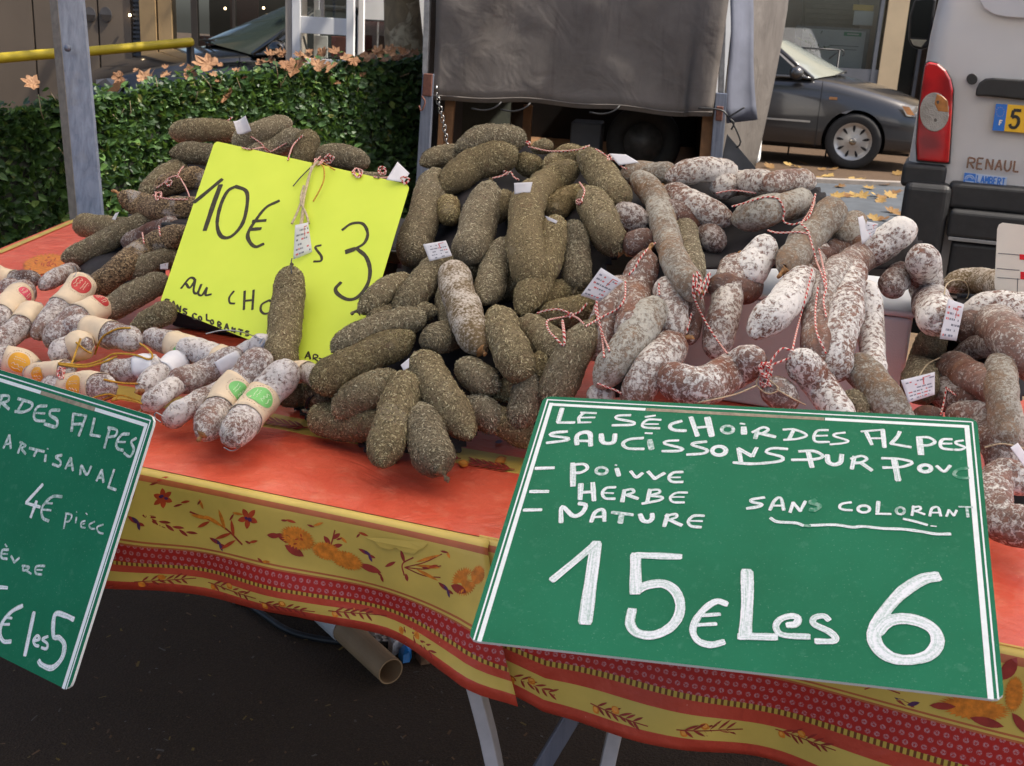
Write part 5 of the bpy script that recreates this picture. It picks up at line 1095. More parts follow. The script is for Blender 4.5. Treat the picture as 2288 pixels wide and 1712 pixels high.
def string(px,mat='twine',r=.0016,lift=.0016,n=None,sag=True,owner=None):
    px=np.array(px,float); L=np.linalg.norm(np.diff(px,axis=0),axis=1).sum(); n=n or max(8,int(L/5)); Q=crom(px,n)
    Z=[];ow=[]
    for x,y in Q:
        z,o_=look(x,y); Z.append(z if z is not None else np.nan); ow.append(o_)
    Z=np.array(Z); ok=~np.isnan(Z)
    if ok.any(): Z=np.interp(np.arange(n),np.where(ok)[0],Z[ok])
    else: Z=np.array([depth(*q) for q in Q])
    for x,i in zip(Q,range(n)):
        Z[i]=min(Z[i],planeZ(x[0],x[1],TZ+.006))
    # a taut string bridges hollows: pull it to the front of its neighbourhood, then smooth
    k=max(2,n//12); Zf=np.array([min(Z[max(0,i-k):i+k+1].min()+.006,Z[i]) for i in range(n)])
    for _ in range(3): Zf=np.convolve(np.pad(Zf,2,mode='edge'),[.15,.2,.3,.2,.15],'valid')
    Zf=np.minimum(Zf,Z)-lift-r
    P=np.array([at(x,y,z) for (x,y),z in zip(Q,Zf)])
    N8=7; Vt,Ft=tube(P,r,N8,False)
    s=np.concatenate([[0],np.cumsum(np.linalg.norm(np.diff(P,axis=0),axis=1))])
    uv=[(j/N8,s[i]/.0085) for i in range(n) for j in range(N8)]
    own=[o_ for o_ in ow if o_]; k=owner or (max(set(own),key=own.count) if own else near_owner(P[n//2]))
    return mesh('twine' if mat!='dark_wire' else 'wire',Vt,Ft,MAT[mat],SAUS[k][0],True,None,uv)
def tangle(x,y,r,k,mat='twine',rad=.0015):
    rs=random.Random(int(x*7+y)); P=[]
    for i in range(k): a=i*1.9+rs.uniform(-.5,.5); q=r*rs.uniform(.4,1.1); P.append((x+q*math.cos(a),y+q*math.sin(a)))
    string(P,mat,rad,.004,n=k*6)
TW=[[(677,302),(655,325),(643,358)],[(1180,328),(1230,338),(1290,335),(1318,325)],[(1330,333),(1350,345),(1358,352),(1375,360),(1388,372),(1400,378)],
[(1200,700),(1222,694),(1250,692),(1275,704),(1240,712),(1222,718),(1226,738),(1242,756),(1260,772),(1261,740),(1256,715),(1262,770)],[(1312,678),(1294,698),(1278,704),(1292,712),(1306,726)],
[(1332,672),(1337,710),(1346,745),(1354,765),(1362,785)],[(1336,672),(1330,690),(1340,730),(1346,760),(1350,800)],
[(1397,628),(1396,665),(1380,690),(1350,706),(1308,730)],[(1465,543),(1448,556),(1430,578),(1418,600),(1404,615)],
[(1550,612),(1548,640),(1549,660),(1566,700),(1590,742),(1626,792)],[(1552,665),(1556,630),(1558,607),(1566,630),(1560,660),(1585,610),(1580,640),(1566,668)],
[(1822,433),(1817,460),(1805,488),(1785,498),(1770,502),(1752,496),(1750,484),(1753,474),(1745,452),(1734,442),(1712,440),(1688,446),(1660,455),(1635,462)],
[(1820,440),(1810,470),(1790,500)],[(1715,515),(1735,520),(1760,520),(1785,519),(1808,523),(1800,510),(1788,498)],
[(1808,525),(1816,555),(1824,583),(1836,612),(1845,645)],[(1829,555),(1838,590),(1846,640),(1840,670),(1846,710)],
[(1815,600),(1804,650),(1789,705),(1779,745),(1770,785)],[(1770,785),(1750,778),(1735,790),(1722,808),(1708,825)],[(1765,800),(1745,808),(1722,818),(1705,840)],
[(1473,632),(1472,645),(1474,660)],[(1335,857),(1355,865),(1375,872),(1390,880)],[(2115,865),(2110,895),(2102,928)],[(2115,868),(2126,876),(2136,884)],
[(1295,408),(1306,425),(1302,442),(1294,458)],[(1100,398),(1120,394),(1140,384),(1148,396),(1160,402)],[(350,420),(365,410),(378,398),(398,394),(410,410),(418,425),(424,442)],[(395,398),(402,382),(410,372)],
[(353,440),(378,445),(420,446)],[(355,505),(358,528)],[(318,520),(322,545)],[(520,262),(508,270)],[(560,305),(585,322),(600,340),(640,320)],[(540,330),(560,334),(588,330),(604,340)],
[(1545,700),(1540,720),(1533,745)],[(1828,640),(1822,690),(1824,740),(1845,790)],[(1600,432),(1640,426),(1690,432)],[(835,395),(850,398),(866,396),(890,388),(900,380)]]
for q in TW: string(q)
for x,y,r,k in ((353,436,12,9),(378,408,9,7),(735,355,13,8),(712,360,10,7),(799,384,12,8),(856,382,12,9),(1362,352,9,8),(1294,450,8,7),(1275,703,8,7),(1558,640,10,7),(1712,828,20,14),(1706,852,18,9),(136,833,13,12),(1130,385,8,6),(905,402,10,7),(1180,318,6,6)): tangle(x,y,r,k)
for q in ([(1690,862),(1640,882),(1560,900)],[(1735,870),(1770,890),(1800,905)],[(1700,840),(1690,858),(1715,880),(1740,870),(1720,850)],[(2110,660),(2113,640),(2125,628),(2145,626),(2158,632),(2165,652),(2158,672)],[(2100,800),(2075,812),(2060,830),(2052,845)],[(2200,1000),(2240,992),(2290,1002)]): string(q,'beige_twine',.0012)
for q in ([(677,450),(684,420),(690,395),(700,372),(712,360)],[(674,505),(678,470),(672,445),(679,415)],[(652,500),(662,480),(672,455),(680,430)],[(690,500),(685,480),(676,462)],[(696,372),(688,408),(680,440),(672,500),(668,515)]): string(q,'beige_twine',.0022,.010,owner='H1')
for q in ([(705,362),(722,372),(724,400),(714,425),(700,450)],[(698,366),(715,362),(735,372),(748,380)]): string(q,'yellow_twine',.0014,.012,owner='H1')
for q in ([(655,416),(672,396),(698,370)],[(652,578),(650,592),(652,612)]): string(q,'dark_wire',.0011,.006,owner='H1')
for q in ([(212,792),(222,765),(234,749),(262,735),(292,733)],[(130,812),(190,815),(231,803),(255,791),(300,793),(332,803),(341,795),(330,780),(313,768)],[(180,756),(170,785),(163,805),(158,815)],[(132,815),(185,820),(225,812),(262,796)],[(232,848),(270,856),(310,858)],[(170,765),(190,782),(205,790)]): string(q,'yellow_twine',.0017,.002)
for q in ([(205,890),(225,884),(245,881),(262,888),(250,896),(270,892),(300,896),(318,903)],[(230,893),(250,886),(275,884),(312,898)]): string(q,'yellow_twine',.0015,.0005)
# metal clips on small sausages
for q in ([(366,932),(348,922),(346,934),(360,944)],[(500,1000),(520,1008),(540,994),(528,990)],[(585,775),(592,762),(588,755),(580,768)],[(160,600),(166,594),(171,610),(164,618)],[(460,746),(500,738),(540,742),(585,758)]): string(q,'clip' if len(q)==4 else 'dark_wire',.0011,.003)
for q in ([(686,910),(690,895),(700,884)],[(682,912),(684,900),(692,888)]): string(q,'dark_wire',.0018,.003,owner='M23b')
# ---- paper tags tied to the sausages
def papertag(c,curl=0,lines=5,owner=None,off=.010,cur2=0.0):
    mx=sum(p[0] for p in c)/4; my=sum(p[1] for p in c)/4
    zs=[look(mx,my)]+[look(*p) for p in c]; zz=[z for z,o_ in zs if z is not None]; Z0=(min(zz) if zz else depth(mx,my))-off
    ow=owner or next((o_ for z,o_ in zs if o_),None) or near_owner(at(mx,my,Z0))
    P=[at(x,y,Z0+curl*dz) for (x,y),dz in zip(c,(-.012,.006,.008,-.006))]
    nU,nV=9,7; V=[];Fc=[]; nn=np.cross(P[1]-P[0],P[3]-P[0]); nn/=np.linalg.norm(nn)
    if np.dot(nn,CAM-P[0])<0: nn=-nn
    W_=np.linalg.norm(P[1]-P[0]); rs=random.Random(int(mx*3+my)); pk=[rs.uniform(-1,1) for _ in range(4)]
    def pt(u,v,h=0):
        b=(P[0]*(1-u)+P[1]*u)*(1-v)+(P[3]*(1-u)+P[2]*u)*v
        return b+nn*(h+W_*(.10*math.sin(u*2.6+pk[0])*(.5+pk[1]*.5)+.10*pk[2]*(u-.5)*(v-.5)*2+cur2*(u-.5)**2*2.2))
    for j in range(nV+1):
        for i in range(nU+1): V.append(pt(i/nU,j/nV))
    Fc=[(j*(nU+1)+i,j*(nU+1)+i+1,(j+1)*(nU+1)+i+1,(j+1)*(nU+1)+i) for j in range(nV) for i in range(nU)]
    o=mesh('paper_tag',V,Fc,MAT['tagpaper'],SAUS[ow][0],True); s_=o.modifiers.new('t','SOLIDIFY'); s_.thickness=.0005
    if lines:
        B=MB()
        for k in range(lines):
            v=.16+.70*k/(lines-1); u=.1
            while u<.86:
                l=rs.uniform(.04,.16)
                if rs.random()<.72: B.add([pt(u,v,.0006),pt(u+l,v,.0006),pt(u+l,v+.055,.0006),pt(u,v+.055,.0006)],[(0,1,2,3)],0 if rs.random()<.35 else 1)
                u+=l+.03
        B.add([pt(.62,.10,.0007),pt(.66,.10,.0007),pt(.66,.42,.0007),pt(.62,.42,.0007)],[(0,1,2,3)],0); B.add([pt(.62,.10,.0007),pt(.86,.08,.0007),pt(.86,.11,.0007),pt(.62,.135,.0007)],[(0,1,2,3)],0)
        B.build('tag_print',[MAT['ink_red'],MAT['ink_grey']],o)
    return o
papertag([(519,275),(546,263),(559,297),(528,303)],.5,0,'L1',.006,1.2)
papertag([(863,402),(888,362),(915,388),(902,408)],1,0,None,.012)
papertag([(1362,343),(1398,346),(1429,363),(1382,370)],.6,0,'R1',.004)
papertag([(946,546),(995,538),(1010,572),(960,584)],.8,5,'M15',.012)
papertag([(1344,599),(1391,628),(1340,674),(1297,660)],1,6,'R26',.012)
papertag([(657,503),(690,497),(697,563),(655,580)],1,6,'H1',.010)
papertag([(1148,409),(1190,407),(1184,430),(1150,434)],.5,0,'M7',.003)
papertag([(1917,486),(1926,482),(1944,530),(1926,546)],1,0,'R15',.012)
papertag([(1936,495),(1962,500),(1952,522),(1930,544)],.5,4,'R15',.006)
papertag([(2120,668),(2153,680),(2138,762),(2098,757)],.6,6,'F2',.010)
papertag([(2015,850),(2086,831),(2090,882),(2028,900)],.6,6,'F4',.010)
papertag([(2258,1000),(2272,990),(2300,1030),(2296,1052)],.5,0,'F5',.006)
papertag([(358,591),(376,587),(375,602),(358,602)],.3,2,'L13',.002)
papertag([(895,816),(914,800),(913,822),(902,828)],.3,0,'M18',.002)
papertag([(250,490),(258,477),(266,474),(258,492)],.3,0,'L10',.001)
papertag([(1217,482),(1246,494),(1242,500),(1224,492)],.3,0,'M8',.001)
# ---- the white polystyrene box, and the dark cover the heaps lie on
bx=empty('polystyrene_box',(0,0,0)); tag(bx,'white polystyrene fish box with the floury sausages piled over it','box')
q=at(2040,713,1.90); ax=(U3,V3,ZU); W_=.44; zt=q[2]
bx.location=(q-U3*W_/2+V3*.15)*np.array([1,1,0])+ZU*(TZ+.004)
b=MB(); 
o3=np.array([q[0],q[1],0])
b.box((-W_,0,TZ+.005),(0,.30,zt-.0015),0,ax,o3); b.build('box_body',[MAT['poly']],bx,bevel=.007,seg=3)
b=MB(); b.box((-W_-.003,-.003,zt+.0005),(.003,.303,zt+.012),0,ax,o3); b.build('lid',[MAT['poly']],bx,bevel=.005,seg=3)
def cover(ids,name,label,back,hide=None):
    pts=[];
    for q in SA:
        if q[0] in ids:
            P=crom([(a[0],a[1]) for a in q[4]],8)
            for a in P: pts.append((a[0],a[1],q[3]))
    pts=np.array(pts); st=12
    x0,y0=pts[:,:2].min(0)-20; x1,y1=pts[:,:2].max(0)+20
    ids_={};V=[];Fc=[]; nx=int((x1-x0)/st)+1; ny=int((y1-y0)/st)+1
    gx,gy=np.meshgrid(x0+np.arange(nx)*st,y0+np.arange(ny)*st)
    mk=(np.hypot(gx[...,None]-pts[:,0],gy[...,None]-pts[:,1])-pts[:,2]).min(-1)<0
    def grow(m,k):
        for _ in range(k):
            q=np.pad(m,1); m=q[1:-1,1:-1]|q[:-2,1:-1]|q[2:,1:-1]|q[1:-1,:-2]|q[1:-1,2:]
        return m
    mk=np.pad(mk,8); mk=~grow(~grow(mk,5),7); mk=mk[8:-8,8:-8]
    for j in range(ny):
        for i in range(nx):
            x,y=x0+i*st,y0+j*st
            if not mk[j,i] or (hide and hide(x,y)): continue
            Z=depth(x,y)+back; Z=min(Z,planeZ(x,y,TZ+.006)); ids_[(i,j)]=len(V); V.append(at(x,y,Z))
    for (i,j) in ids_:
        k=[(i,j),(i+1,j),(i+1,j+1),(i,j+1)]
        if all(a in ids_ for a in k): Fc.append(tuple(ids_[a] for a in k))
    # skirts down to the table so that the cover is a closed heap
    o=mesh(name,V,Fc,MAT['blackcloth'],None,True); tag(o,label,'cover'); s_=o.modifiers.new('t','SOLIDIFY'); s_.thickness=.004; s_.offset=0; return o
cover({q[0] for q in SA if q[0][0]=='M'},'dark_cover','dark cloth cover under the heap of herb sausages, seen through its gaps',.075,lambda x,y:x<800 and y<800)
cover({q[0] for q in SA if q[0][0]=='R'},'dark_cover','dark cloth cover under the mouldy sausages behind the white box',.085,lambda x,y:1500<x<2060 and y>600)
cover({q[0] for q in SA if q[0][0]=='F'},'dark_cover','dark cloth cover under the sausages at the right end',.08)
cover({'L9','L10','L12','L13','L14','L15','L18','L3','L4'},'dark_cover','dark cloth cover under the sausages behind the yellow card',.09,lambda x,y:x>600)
# white card on a wire stake at the right edge
wc=empty('brand_card',at(2262,575,1.92)); tag(wc,'white rounded price card with red blocks on a stake at the right photo edge','sign')
cp=np.array(wc.location); n_=CAM-cp; n_[2]*=.5; n_/=np.linalg.norm(n_)
def cpx(x,y,h=0): return onplane(x,y,cp,n_)+n_*h
b=MB(); ol=[(2228,512),(2232,502),(2240,498),(2300,505),(2345,512),(2345,665),(2290,655),(2228,650),(2223,645),(2222,635)]
b.prism([cpx(x,y) for x,y in ol],-n_*.003); b.build('card_panel',[MAT['whitecard']],wc)
b=MB()
for x0,y0,x1,y1 in ((2278,568,2330,580),(2280,607,2330,624)): b.poly([cpx(x0,y0,.0008),cpx(x1,y0+4,.0008),cpx(x1,y1+4,.0008),cpx(x0,y1,.0008)])
b.build('red_block',[MAT['redrefl']],wc)
b=MB()
for (x0,y0,x1,y1) in ((2230,566,2278,570),(2227,600,2278,604),(2228,620,2278,624),(2274,622,2273,652)):
    a,c=cpx(x0,y0,.0009),cpx(x1,y1,.0009); u=(c-a)/np.linalg.norm(c-a); s_=np.cross(u,n_)*.0006; b.add([a+s_,c+s_,c-s_,a-s_],[(0,1,2,3)])
b.build('thin_line',[MAT['linegrey']],wc)
b=MB(); a=cpx(2282,640,-.004); b.tube([a,a+np.array([0,0,-(a[2]-TZ)+.01])],.002); b.build('stake',[MAT['clip']],wc)
# things under the table
P0=onz(873,1504,.03); P1=onz(735,1378,.03)
tu=empty('cardboard_tube',((P0+P1)/2)*np.array([1,1,0])); tag(tu,'brown cardboard tube lying under the table, half wrapped in white tape','tube')
d_=(P1-P0)/np.linalg.norm(P1-P0); r_=.031
def pipe(a,b_,ro,ri,name,m):
    n=24; F_,T_,N_,B_=frames(np.array([a,b_])); V=[];Fc=[]
    for rr in (ro,ri):
        for p in (a,b_):
            for k in range(n): V.append(p+(N_[0]*math.cos(k*2*math.pi/n)+B_[0]*math.sin(k*2*math.pi/n))*rr)
    for k in range(n):
        l=(k+1)%n; Fc+= [(k,l,n+l,n+k),(2*n+k,3*n+k,3*n+l,2*n+l),(k,2*n+k,2*n+l,l),(n+k,n+l,3*n+l,3*n+k)]
    return mesh(name,V,Fc,m,tu,False)
P0[2]=P1[2]=r_+.003; pipe(P0,P1+d_*.25,r_,r_-.003,'tube_wall',MAT['card'])
pipe(P0+d_*(np.linalg.norm(P1-P0)*.72),P1+d_*.2,r_+.0025,r_+.0005,'tape_wrap',MAT['tape'])
def litter(name,px,m,label,h=.03):
    rs=random.Random(str(px)); B=MB(); k=len(px); c=np.mean([onz(x,y,0) for x,y in px],axis=0)
    top=[onz(x,y,0)*.9+c*.1+ZU*rs.uniform(.4,1.1)*h for x,y in px]; bot=[onz(x,y,.003) for x,y in px]
    V=top+bot+[c+ZU*h*1.2]; B.add(V,[(i,(i+1)%k,2*k) for i in range(k)]+[(i,k+i,k+(i+1)%k,(i+1)%k) for i in range(k)]); o=B.build(name,[m]); tag(o,label,'litter'); return o
litter('paper_scrap',[(866,1452),(880,1430),(900,1432),(914,1448),(908,1462),(890,1460),(876,1470)],MAT['foil'],'crumpled silver-white scrap beside the cardboard tube under the table',.04)
litter('wrapper',[(890,1468),(905,1462),(920,1470),(915,1480),(900,1482)],MAT['bluepack'],'small bright blue wrapper by the open end of the cardboard tube',.03)
litter('paper_scrap',[(928,1470),(940,1452),(955,1460),(968,1472),(960,1484),(940,1486)],MAT['dryleaf'],'crumpled brown leaf heap right of the blue wrapper under the table',.03)
litter('paper_scrap',[(962,1470),(980,1464),(1006,1462),(1012,1470),(990,1478),(970,1480)],MAT['tape'],'flat white paper strip near the pale curved table leg',.012)
b=MB(); b.tube(crom([onz(x,y,.008) for x,y in ((540,1340),(590,1375),(650,1412),(740,1432),(850,1440),(960,1442),(1040,1462))],30),.008); o=b.build('black_cable',[MAT['black']],smooth=True); tag(o,'black cable lying on the ground behind the cardboard tube','cable')
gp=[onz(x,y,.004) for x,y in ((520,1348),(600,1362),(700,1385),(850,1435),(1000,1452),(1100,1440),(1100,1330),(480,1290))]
o=mesh('gravel',gp,[tuple(range(len(gp)))],MAT['gravel'],smooth=False,loc=(0,0,0)); tag(o,'strip of gravel coloured pale as if sunlit at the back under the table',None,None,'stuff')

# crumbs of straw, leaf and grit on the asphalt
B=MB(); rs=random.Random(21)
for _ in range(260):
    x,y=rs.uniform(0,1500),rs.uniform(1330,1790); p=onz(x,y,.004); l=rs.choice([.0025,.003,.004,.005,.009])*rs.uniform(.6,1.3); a=rs.uniform(0,6.3); w_=rs.uniform(.0012,.003)
    u=np.array([math.cos(a),math.sin(a),0]); v=np.array([-u[1],u[0],0]); B.add([p-u*l-v*w_,p+u*l-v*w_*.6+ZU*.002,p+u*l*.8+v*w_+ZU*.003,p-u*l+v*w_],[(0,1,2,3)],rs.choice([0,0,1,2]))
o=B.build('ground_crumbs',[MAT['plank'],MAT['roadleaf'],MAT['taupe']]); tag(o,'scattered straw and grit crumbs on the asphalt under the table',None,None,'stuff')
# ================================================================ background
class VPl:
    """upright plane through a point; s runs along it, d comes out of it towards the viewer"""
    def __init__(s,p,ang):
        s.p=np.array([p[0],p[1],0.]); a=R(ang); s.u=np.array([math.cos(a),math.sin(a),0]); s.n=np.array([math.sin(a),-math.cos(a),0])
    def hit(s,x,y): 
        q=onplane(x,y,s.p,s.n); return float((q-s.p)@s.u),float(q[2])
    def pt(s,a,z,d=0): return s.p+s.u*a+s.n*d+ZU*z
    def px(s,x,y,d=0):
        q=onplane(x,y,s.p+s.n*d,s.n); return q
    def rect(s,x0,y0,x1,y1):
        ym=(y0+y1)/2; xm=(x0+x1)/2
        return s.hit(x0,ym)[0],s.hit(xm,y1)[1],s.hit(x1,ym)[0],s.hit(xm,y0)[1]
    def box(s,B,r,d0,d1,m=0):
        a0,z0,a1,z1=r; B.box((a0,z0,d0),(a1,z1,d1),m,(s.u,ZU,s.n),s.p); return B
def part(name,m,root,fn,bevel=0,smooth=False,seg=2):
    B=MB(); fn(B); return B.build(name,m if isinstance(m,list) else [m],root,bevel=bevel,smooth=smooth,seg=seg)
# ---- galvanised angle post of the stall at the left
pz=3.62
pA=at(137,0,pz); pB=at(183,500,pz*1.02)
post=empty('awning_post',(pB[0],pB[1],0)); tag(post,'galvanised steel angle post of the stall standing in front of the hedge','post')
pt_=pA+(pA-pB)*1.6; pb_=pB+(pB-pA)*(pB[2]/(pA[2]-pB[2]))
Ht=pt_[2]-pb_[2]
def angle(B):
    r=np.array([1,0,0.]); wl,wr=.046,.080
    l=np.array([-.80,.60,0]); q=np.array([.985,.17,0])
    prof=[np.zeros(3),l*wl,l*wl+np.array([.004,.004,0]),np.array([.003,.006,0]),q*wr*.93+np.array([0,.006,0]),q*wr+np.array([0,.012,0]),q*wr+np.array([.003,.004,0]),q*wr*.95]
    B.prism([pb_+np.array([-.012,0,0])+p for p in prof],pt_-pb_)
o=part('angle_profile',MAT['galv'],post,angle)
def fl(B):
    l=np.array([-.80,.60,0]); n=np.array([-.60,-.80,0]); a=pb_+np.array([-.012,0,0])
    B.prism([a+n*.0005,a+l*.045+n*.0005,a+l*.045+n*.002,a+n*.002],pt_-pb_)
part('brown_flange',MAT['galvwarm'],post,fl)  # left flange in a browner tone than the rest of the profile
bp=at(152,108,pz-.02)
part('rivet',MAT['galv'],post,lambda B:B.tube([bp,bp+np.array([0,-.006,0]),bp+np.array([0,-.009,0])],[.011,.011,.006],14),smooth=True)
# ---- unseen cloth awning, guessed from the post, added to shade the table
aw=empty('added_awning',tuple(tp(0,.9,0))); tag(aw,'off-white cloth awning added unseen above the stall to shade it, on steel poles','awning')
nA=12; V=[]
for i in range(nA+1):
    for j in range(nA+1):
        s_,v_=-2.3+4.9*i/nA,-.95+3.75*j/nA; V.append(tp(s_,v_,2.45+.30*math.sin(math.pi*j/nA)-.03*math.sin(math.pi*3*i/nA)**2))
mesh('added_awning_fabric',V,[(i*(nA+1)+j,(i+1)*(nA+1)+j,(i+1)*(nA+1)+j+1,i*(nA+1)+j+1) for i in range(nA) for j in range(nA)],MAT['awning'],aw,True)
for s_,v_ in ((2.55,-.9),(2.55,2.75),(-2.28,-.9),):
    part('pole',MAT['galv'],aw,lambda B:B.tube([tp(s_,v_,0),tp(s_,v_,2.47)],.018,10),smooth=True)
for a_,b_ in (((-2.3,-.95),(2.6,-.95)),((-2.3,2.8),(2.6,2.8)),((-2.3,-.95),(-2.3,2.8)),((2.6,-.95),(2.6,2.8))):
    part('rail',MAT['galv'],aw,lambda B:B.tube([tp(*a_,2.46),tp(*b_,2.46)],.014,8),smooth=True)
# ---- hedge
HL=[at(-260,250,4.0),at(250,200,4.9),at(600,180,5.75),at(985,165,6.7)]
hf=[np.array([p[0],p[1]]) for p in HL]; HZ=1.17
hedge=empty('hedge',(hf[1][0],hf[1][1],0)); tag(hedge,'dense clipped evergreen hedge behind the left heap with dry plane leaves on top','hedge')
hd=np.array([.40,.92]); TH=1.15
def hpt(t,b,z):
    i=min(int(t*3),2); f=t*3-i; q=hf[i]*(1-f)+hf[i+1]*f; return np.array([q[0]+hd[0]*b*TH,q[1]+hd[1]*b*TH,z])
def htop(t,b): return .955+.30*t+.035*noise.noise(Vector((t*14,b*3,0)))
B=MB()
V=[];nn=24
for i in range(nn+1):
    t=i/nn
    for (b,z) in ((.10,0),(.10,htop(t,.1)-.11),(.9,htop(t,.9)-.11),(.9,0)): V.append(hpt(t,b,z))
Fc=[(i*4+k,(i+1)*4+k,(i+1)*4+k+1,i*4+k+1) for i in range(nn) for k in range(3)]+[(0,1,2,3),(nn*4+3,nn*4+2,nn*4+1,nn*4)]
B.add(V,Fc); B.build('branches',[MAT['hedgecore']],hedge)
def leaves(B,cnt,rs,place,lo,hi,asp=.5):
    for _ in range(cnt):
        p,nrm=place(rs); l=rs.uniform(lo,hi); wd=l*asp*rs.uniform(.30,.52)
        a=np.array([rs.gauss(0,1),rs.gauss(0,1),rs.gauss(0,1)+.15]); a/=np.linalg.norm(a); nn_=nrm*1.1+a*.9; nn_/=np.linalg.norm(nn_)
        d=np.array([rs.gauss(0,1),rs.gauss(0,1),rs.gauss(0,.8)]); d-=nn_*np.dot(d,nn_); d/=np.linalg.norm(d)+1e-9; s_=np.cross(nn_,d)
        B.add([p,p+d*l*.35+s_*wd,p+d*l*.7+s_*wd*.8,p+d*l-nn_*l*.12,p+d*l*.7-s_*wd*.8,p+d*l*.35-s_*wd,p+d*l*.5-nn_*l*.10],[(0,1,6),(1,2,6),(2,3,6),(3,4,6),(4,5,6),(5,0,6)])
rs=random.Random(3)
def hplace(rs):
    if rs.random()<.68:
        t=rs.random()**.85; z=rs.uniform(.12,1)**.8*htop(t,0); b=rs.uniform(-.02,.13)+.05*noise.noise(Vector((t*16,z*4,2))); 
        z=min(z,htop(t,b)); return hpt(t,b,z),np.array([-.35,-.85,.35])
    t=rs.random(); b=rs.uniform(0,1); return hpt(t,b,htop(t,b)+rs.uniform(-.09,.035)+(.05 if rs.random()<.06 else 0)),np.array([0,-.25,1.])
B=MB(); leaves(B,38000,rs,hplace,.020,.056,.78); o=B.build('foliage',[MAT['leaf']],hedge,smooth=False); o['kind']='stuff'
B=MB()
for _ in range(70):
    t=rs.random(); b=rs.uniform(-.02,.5); p=hpt(t,b,htop(t,b)-.08 if rs.random()<.6 else rs.uniform(.4,1.0)); d=np.array([rs.gauss(0,.05),-.05-abs(rs.gauss(0,.04)),rs.uniform(.04,.16)]); B.tube([p,p+d*.5+np.array([rs.gauss(0,.01),0,0]),p+d],[.003,.0025,.0015],5)
B.build('twigs',[MAT['bark']],hedge,smooth=True)
# soil strip under the hedge
sp=[hpt(0,-.15,.004),hpt(.33,-.15,.004),hpt(.66,-.15,.004),hpt(1,-.15,.004),hpt(1,1.2,.004),hpt(0,1.2,.004)]
o=mesh('soil_bed',sp,[tuple(range(6))],MAT['soil'],smooth=False,loc=(0,0,0)); tag(o,'strip of dark soil the hedge grows in',None,None,'structure')
# ---- dry plane leaves
def planeleaf(c,sz,nrm,rot,name,m,label,group,curl=.25,seed=0):
    rs=random.Random(seed); P=[]
    lob=[(0,1.0),(.28,.78),(.45,.58),(.62,.80),(.8,.98),(1.05,.75),(1.3,.60),(1.5,.74),(1.75,.86),(2.1,.62),(2.5,.58),(2.85,.50),(3.14,.22)]
    for a,r in lob: P.append((a,r*rs.uniform(.85,1.1)))
    for a,r in lob[-2:0:-1]: P.append((2*math.pi-a,r*rs.uniform(.85,1.1)))
    n=np.asarray(nrm,float); n/=np.linalg.norm(n); u=np.cross(n,[.3,.1,1.]) if abs(n[2])<.9 else np.cross(n,[1.,0,0]); u/=np.linalg.norm(u); v=np.cross(n,u)
    u,v=u*math.cos(rot)+v*math.sin(rot),v*math.cos(rot)-u*math.sin(rot)
    c1,c2=rs.uniform(-1,1),rs.uniform(.4,1)
    V=[np.asarray(c,float)]
    for a,r in P:
        for k in (.5,1): x,y=r*k*math.cos(a),r*k*math.sin(a); V.append(np.asarray(c)+(u*x+v*y+n*curl*(c2*x*x+c1*x*y+rs.uniform(-.15,.15)*k+.5*y*y))*sz)
    k=len(P); Fc=[]
    for i in range(k):
        j=(i+1)%k; Fc+=[(0,1+2*i,1+2*j),(1+2*i,2+2*i,2+2*j,1+2*j)]
    o=mesh(name,V,Fc,m,None,False); tag(o,label,'leaf',group); return o
GD='dry plane leaves on the hedge'
HLf=[(80,192,26,'upright curled dry leaf on the hedge left of the steel post'),(272,178,20,'flat pinkish dry leaf on the hedge just right of the steel post'),(325,180,30,'big orange-brown dry leaf on the hedge above the left heap'),(372,172,17,None),(425,168,24,None),(470,150,36,'largest pale dry leaf standing up behind the hanging one'),(505,215,40,'dry leaf hanging point down on the hedge face above the white tag'),(530,163,14,None),(585,148,15,None),(640,150,20,None),(662,158,34,'big brown dry leaf clump left of the kiosk foot'),(672,140,22,None),(710,152,24,None),(745,154,26,'square brown dry leaf at the hedge front below the kiosk'),(722,125,20,None),(752,120,18,None),(790,138,24,None),(825,132,24,None),(872,121,20,None),(845,124,20,None),(905,122,20,None),(928,124,16,None),(812,172,12,None),(757,190,12,None),(690,130,18,None),(600,138,18,None),(860,140,16,None),(890,136,15,None)]+[(rnd.uniform(590,930),rnd.uniform(116,150),rnd.uniform(9,17),None) for _ in range(26)]+[(rnd.uniform(230,560),rnd.uniform(150,190),rnd.uniform(7,12),None) for _ in range(10)]
hpl=[]
for i,(x,y,r,lb) in enumerate(HLf):
    # find where the line of sight meets the hedge top or face
    best=None
    for Z in np.arange(3.8,9,.02):
        p=at(x,y,Z); q=p[:2]
        # signed position relative to front line
        for j in range(3):
            a,b=hf[j],hf[j+1]; d=b-a; L2=d@d; 
            # solve q=a+d*f+hd*TH*k
            M_=np.array([[d[0],hd[0]*TH],[d[1],hd[1]*TH]]); f,k=np.linalg.solve(M_,q-a)
            if 0<=f<=1 and -.03<=k<=1.05 and p[2]<=htop((j+f)/3,max(k,0))+.03: best=(Z,k,p); break
        if best: break
    if not best: best=(6.2,.5,at(x,y,6.2))
    Z,k,p=best; sz=r*Z/F
    up=np.array([rnd.uniform(-.5,.5),-.25-.7*rnd.random(),rnd.uniform(.35,.9)]) if r>18 else np.array([rnd.uniform(-.4,.4),-.5,.8])
    planeleaf(p+np.array([0,-.03,.012]),sz*1.0,up,rnd.uniform(0,6.3) if x!=505 else 1.5,'dry_leaf',MAT['dryleaf'],lb or 'small dry brown plane leaf lying on the hedge top below the kiosk and trunk',GD,.55,i)
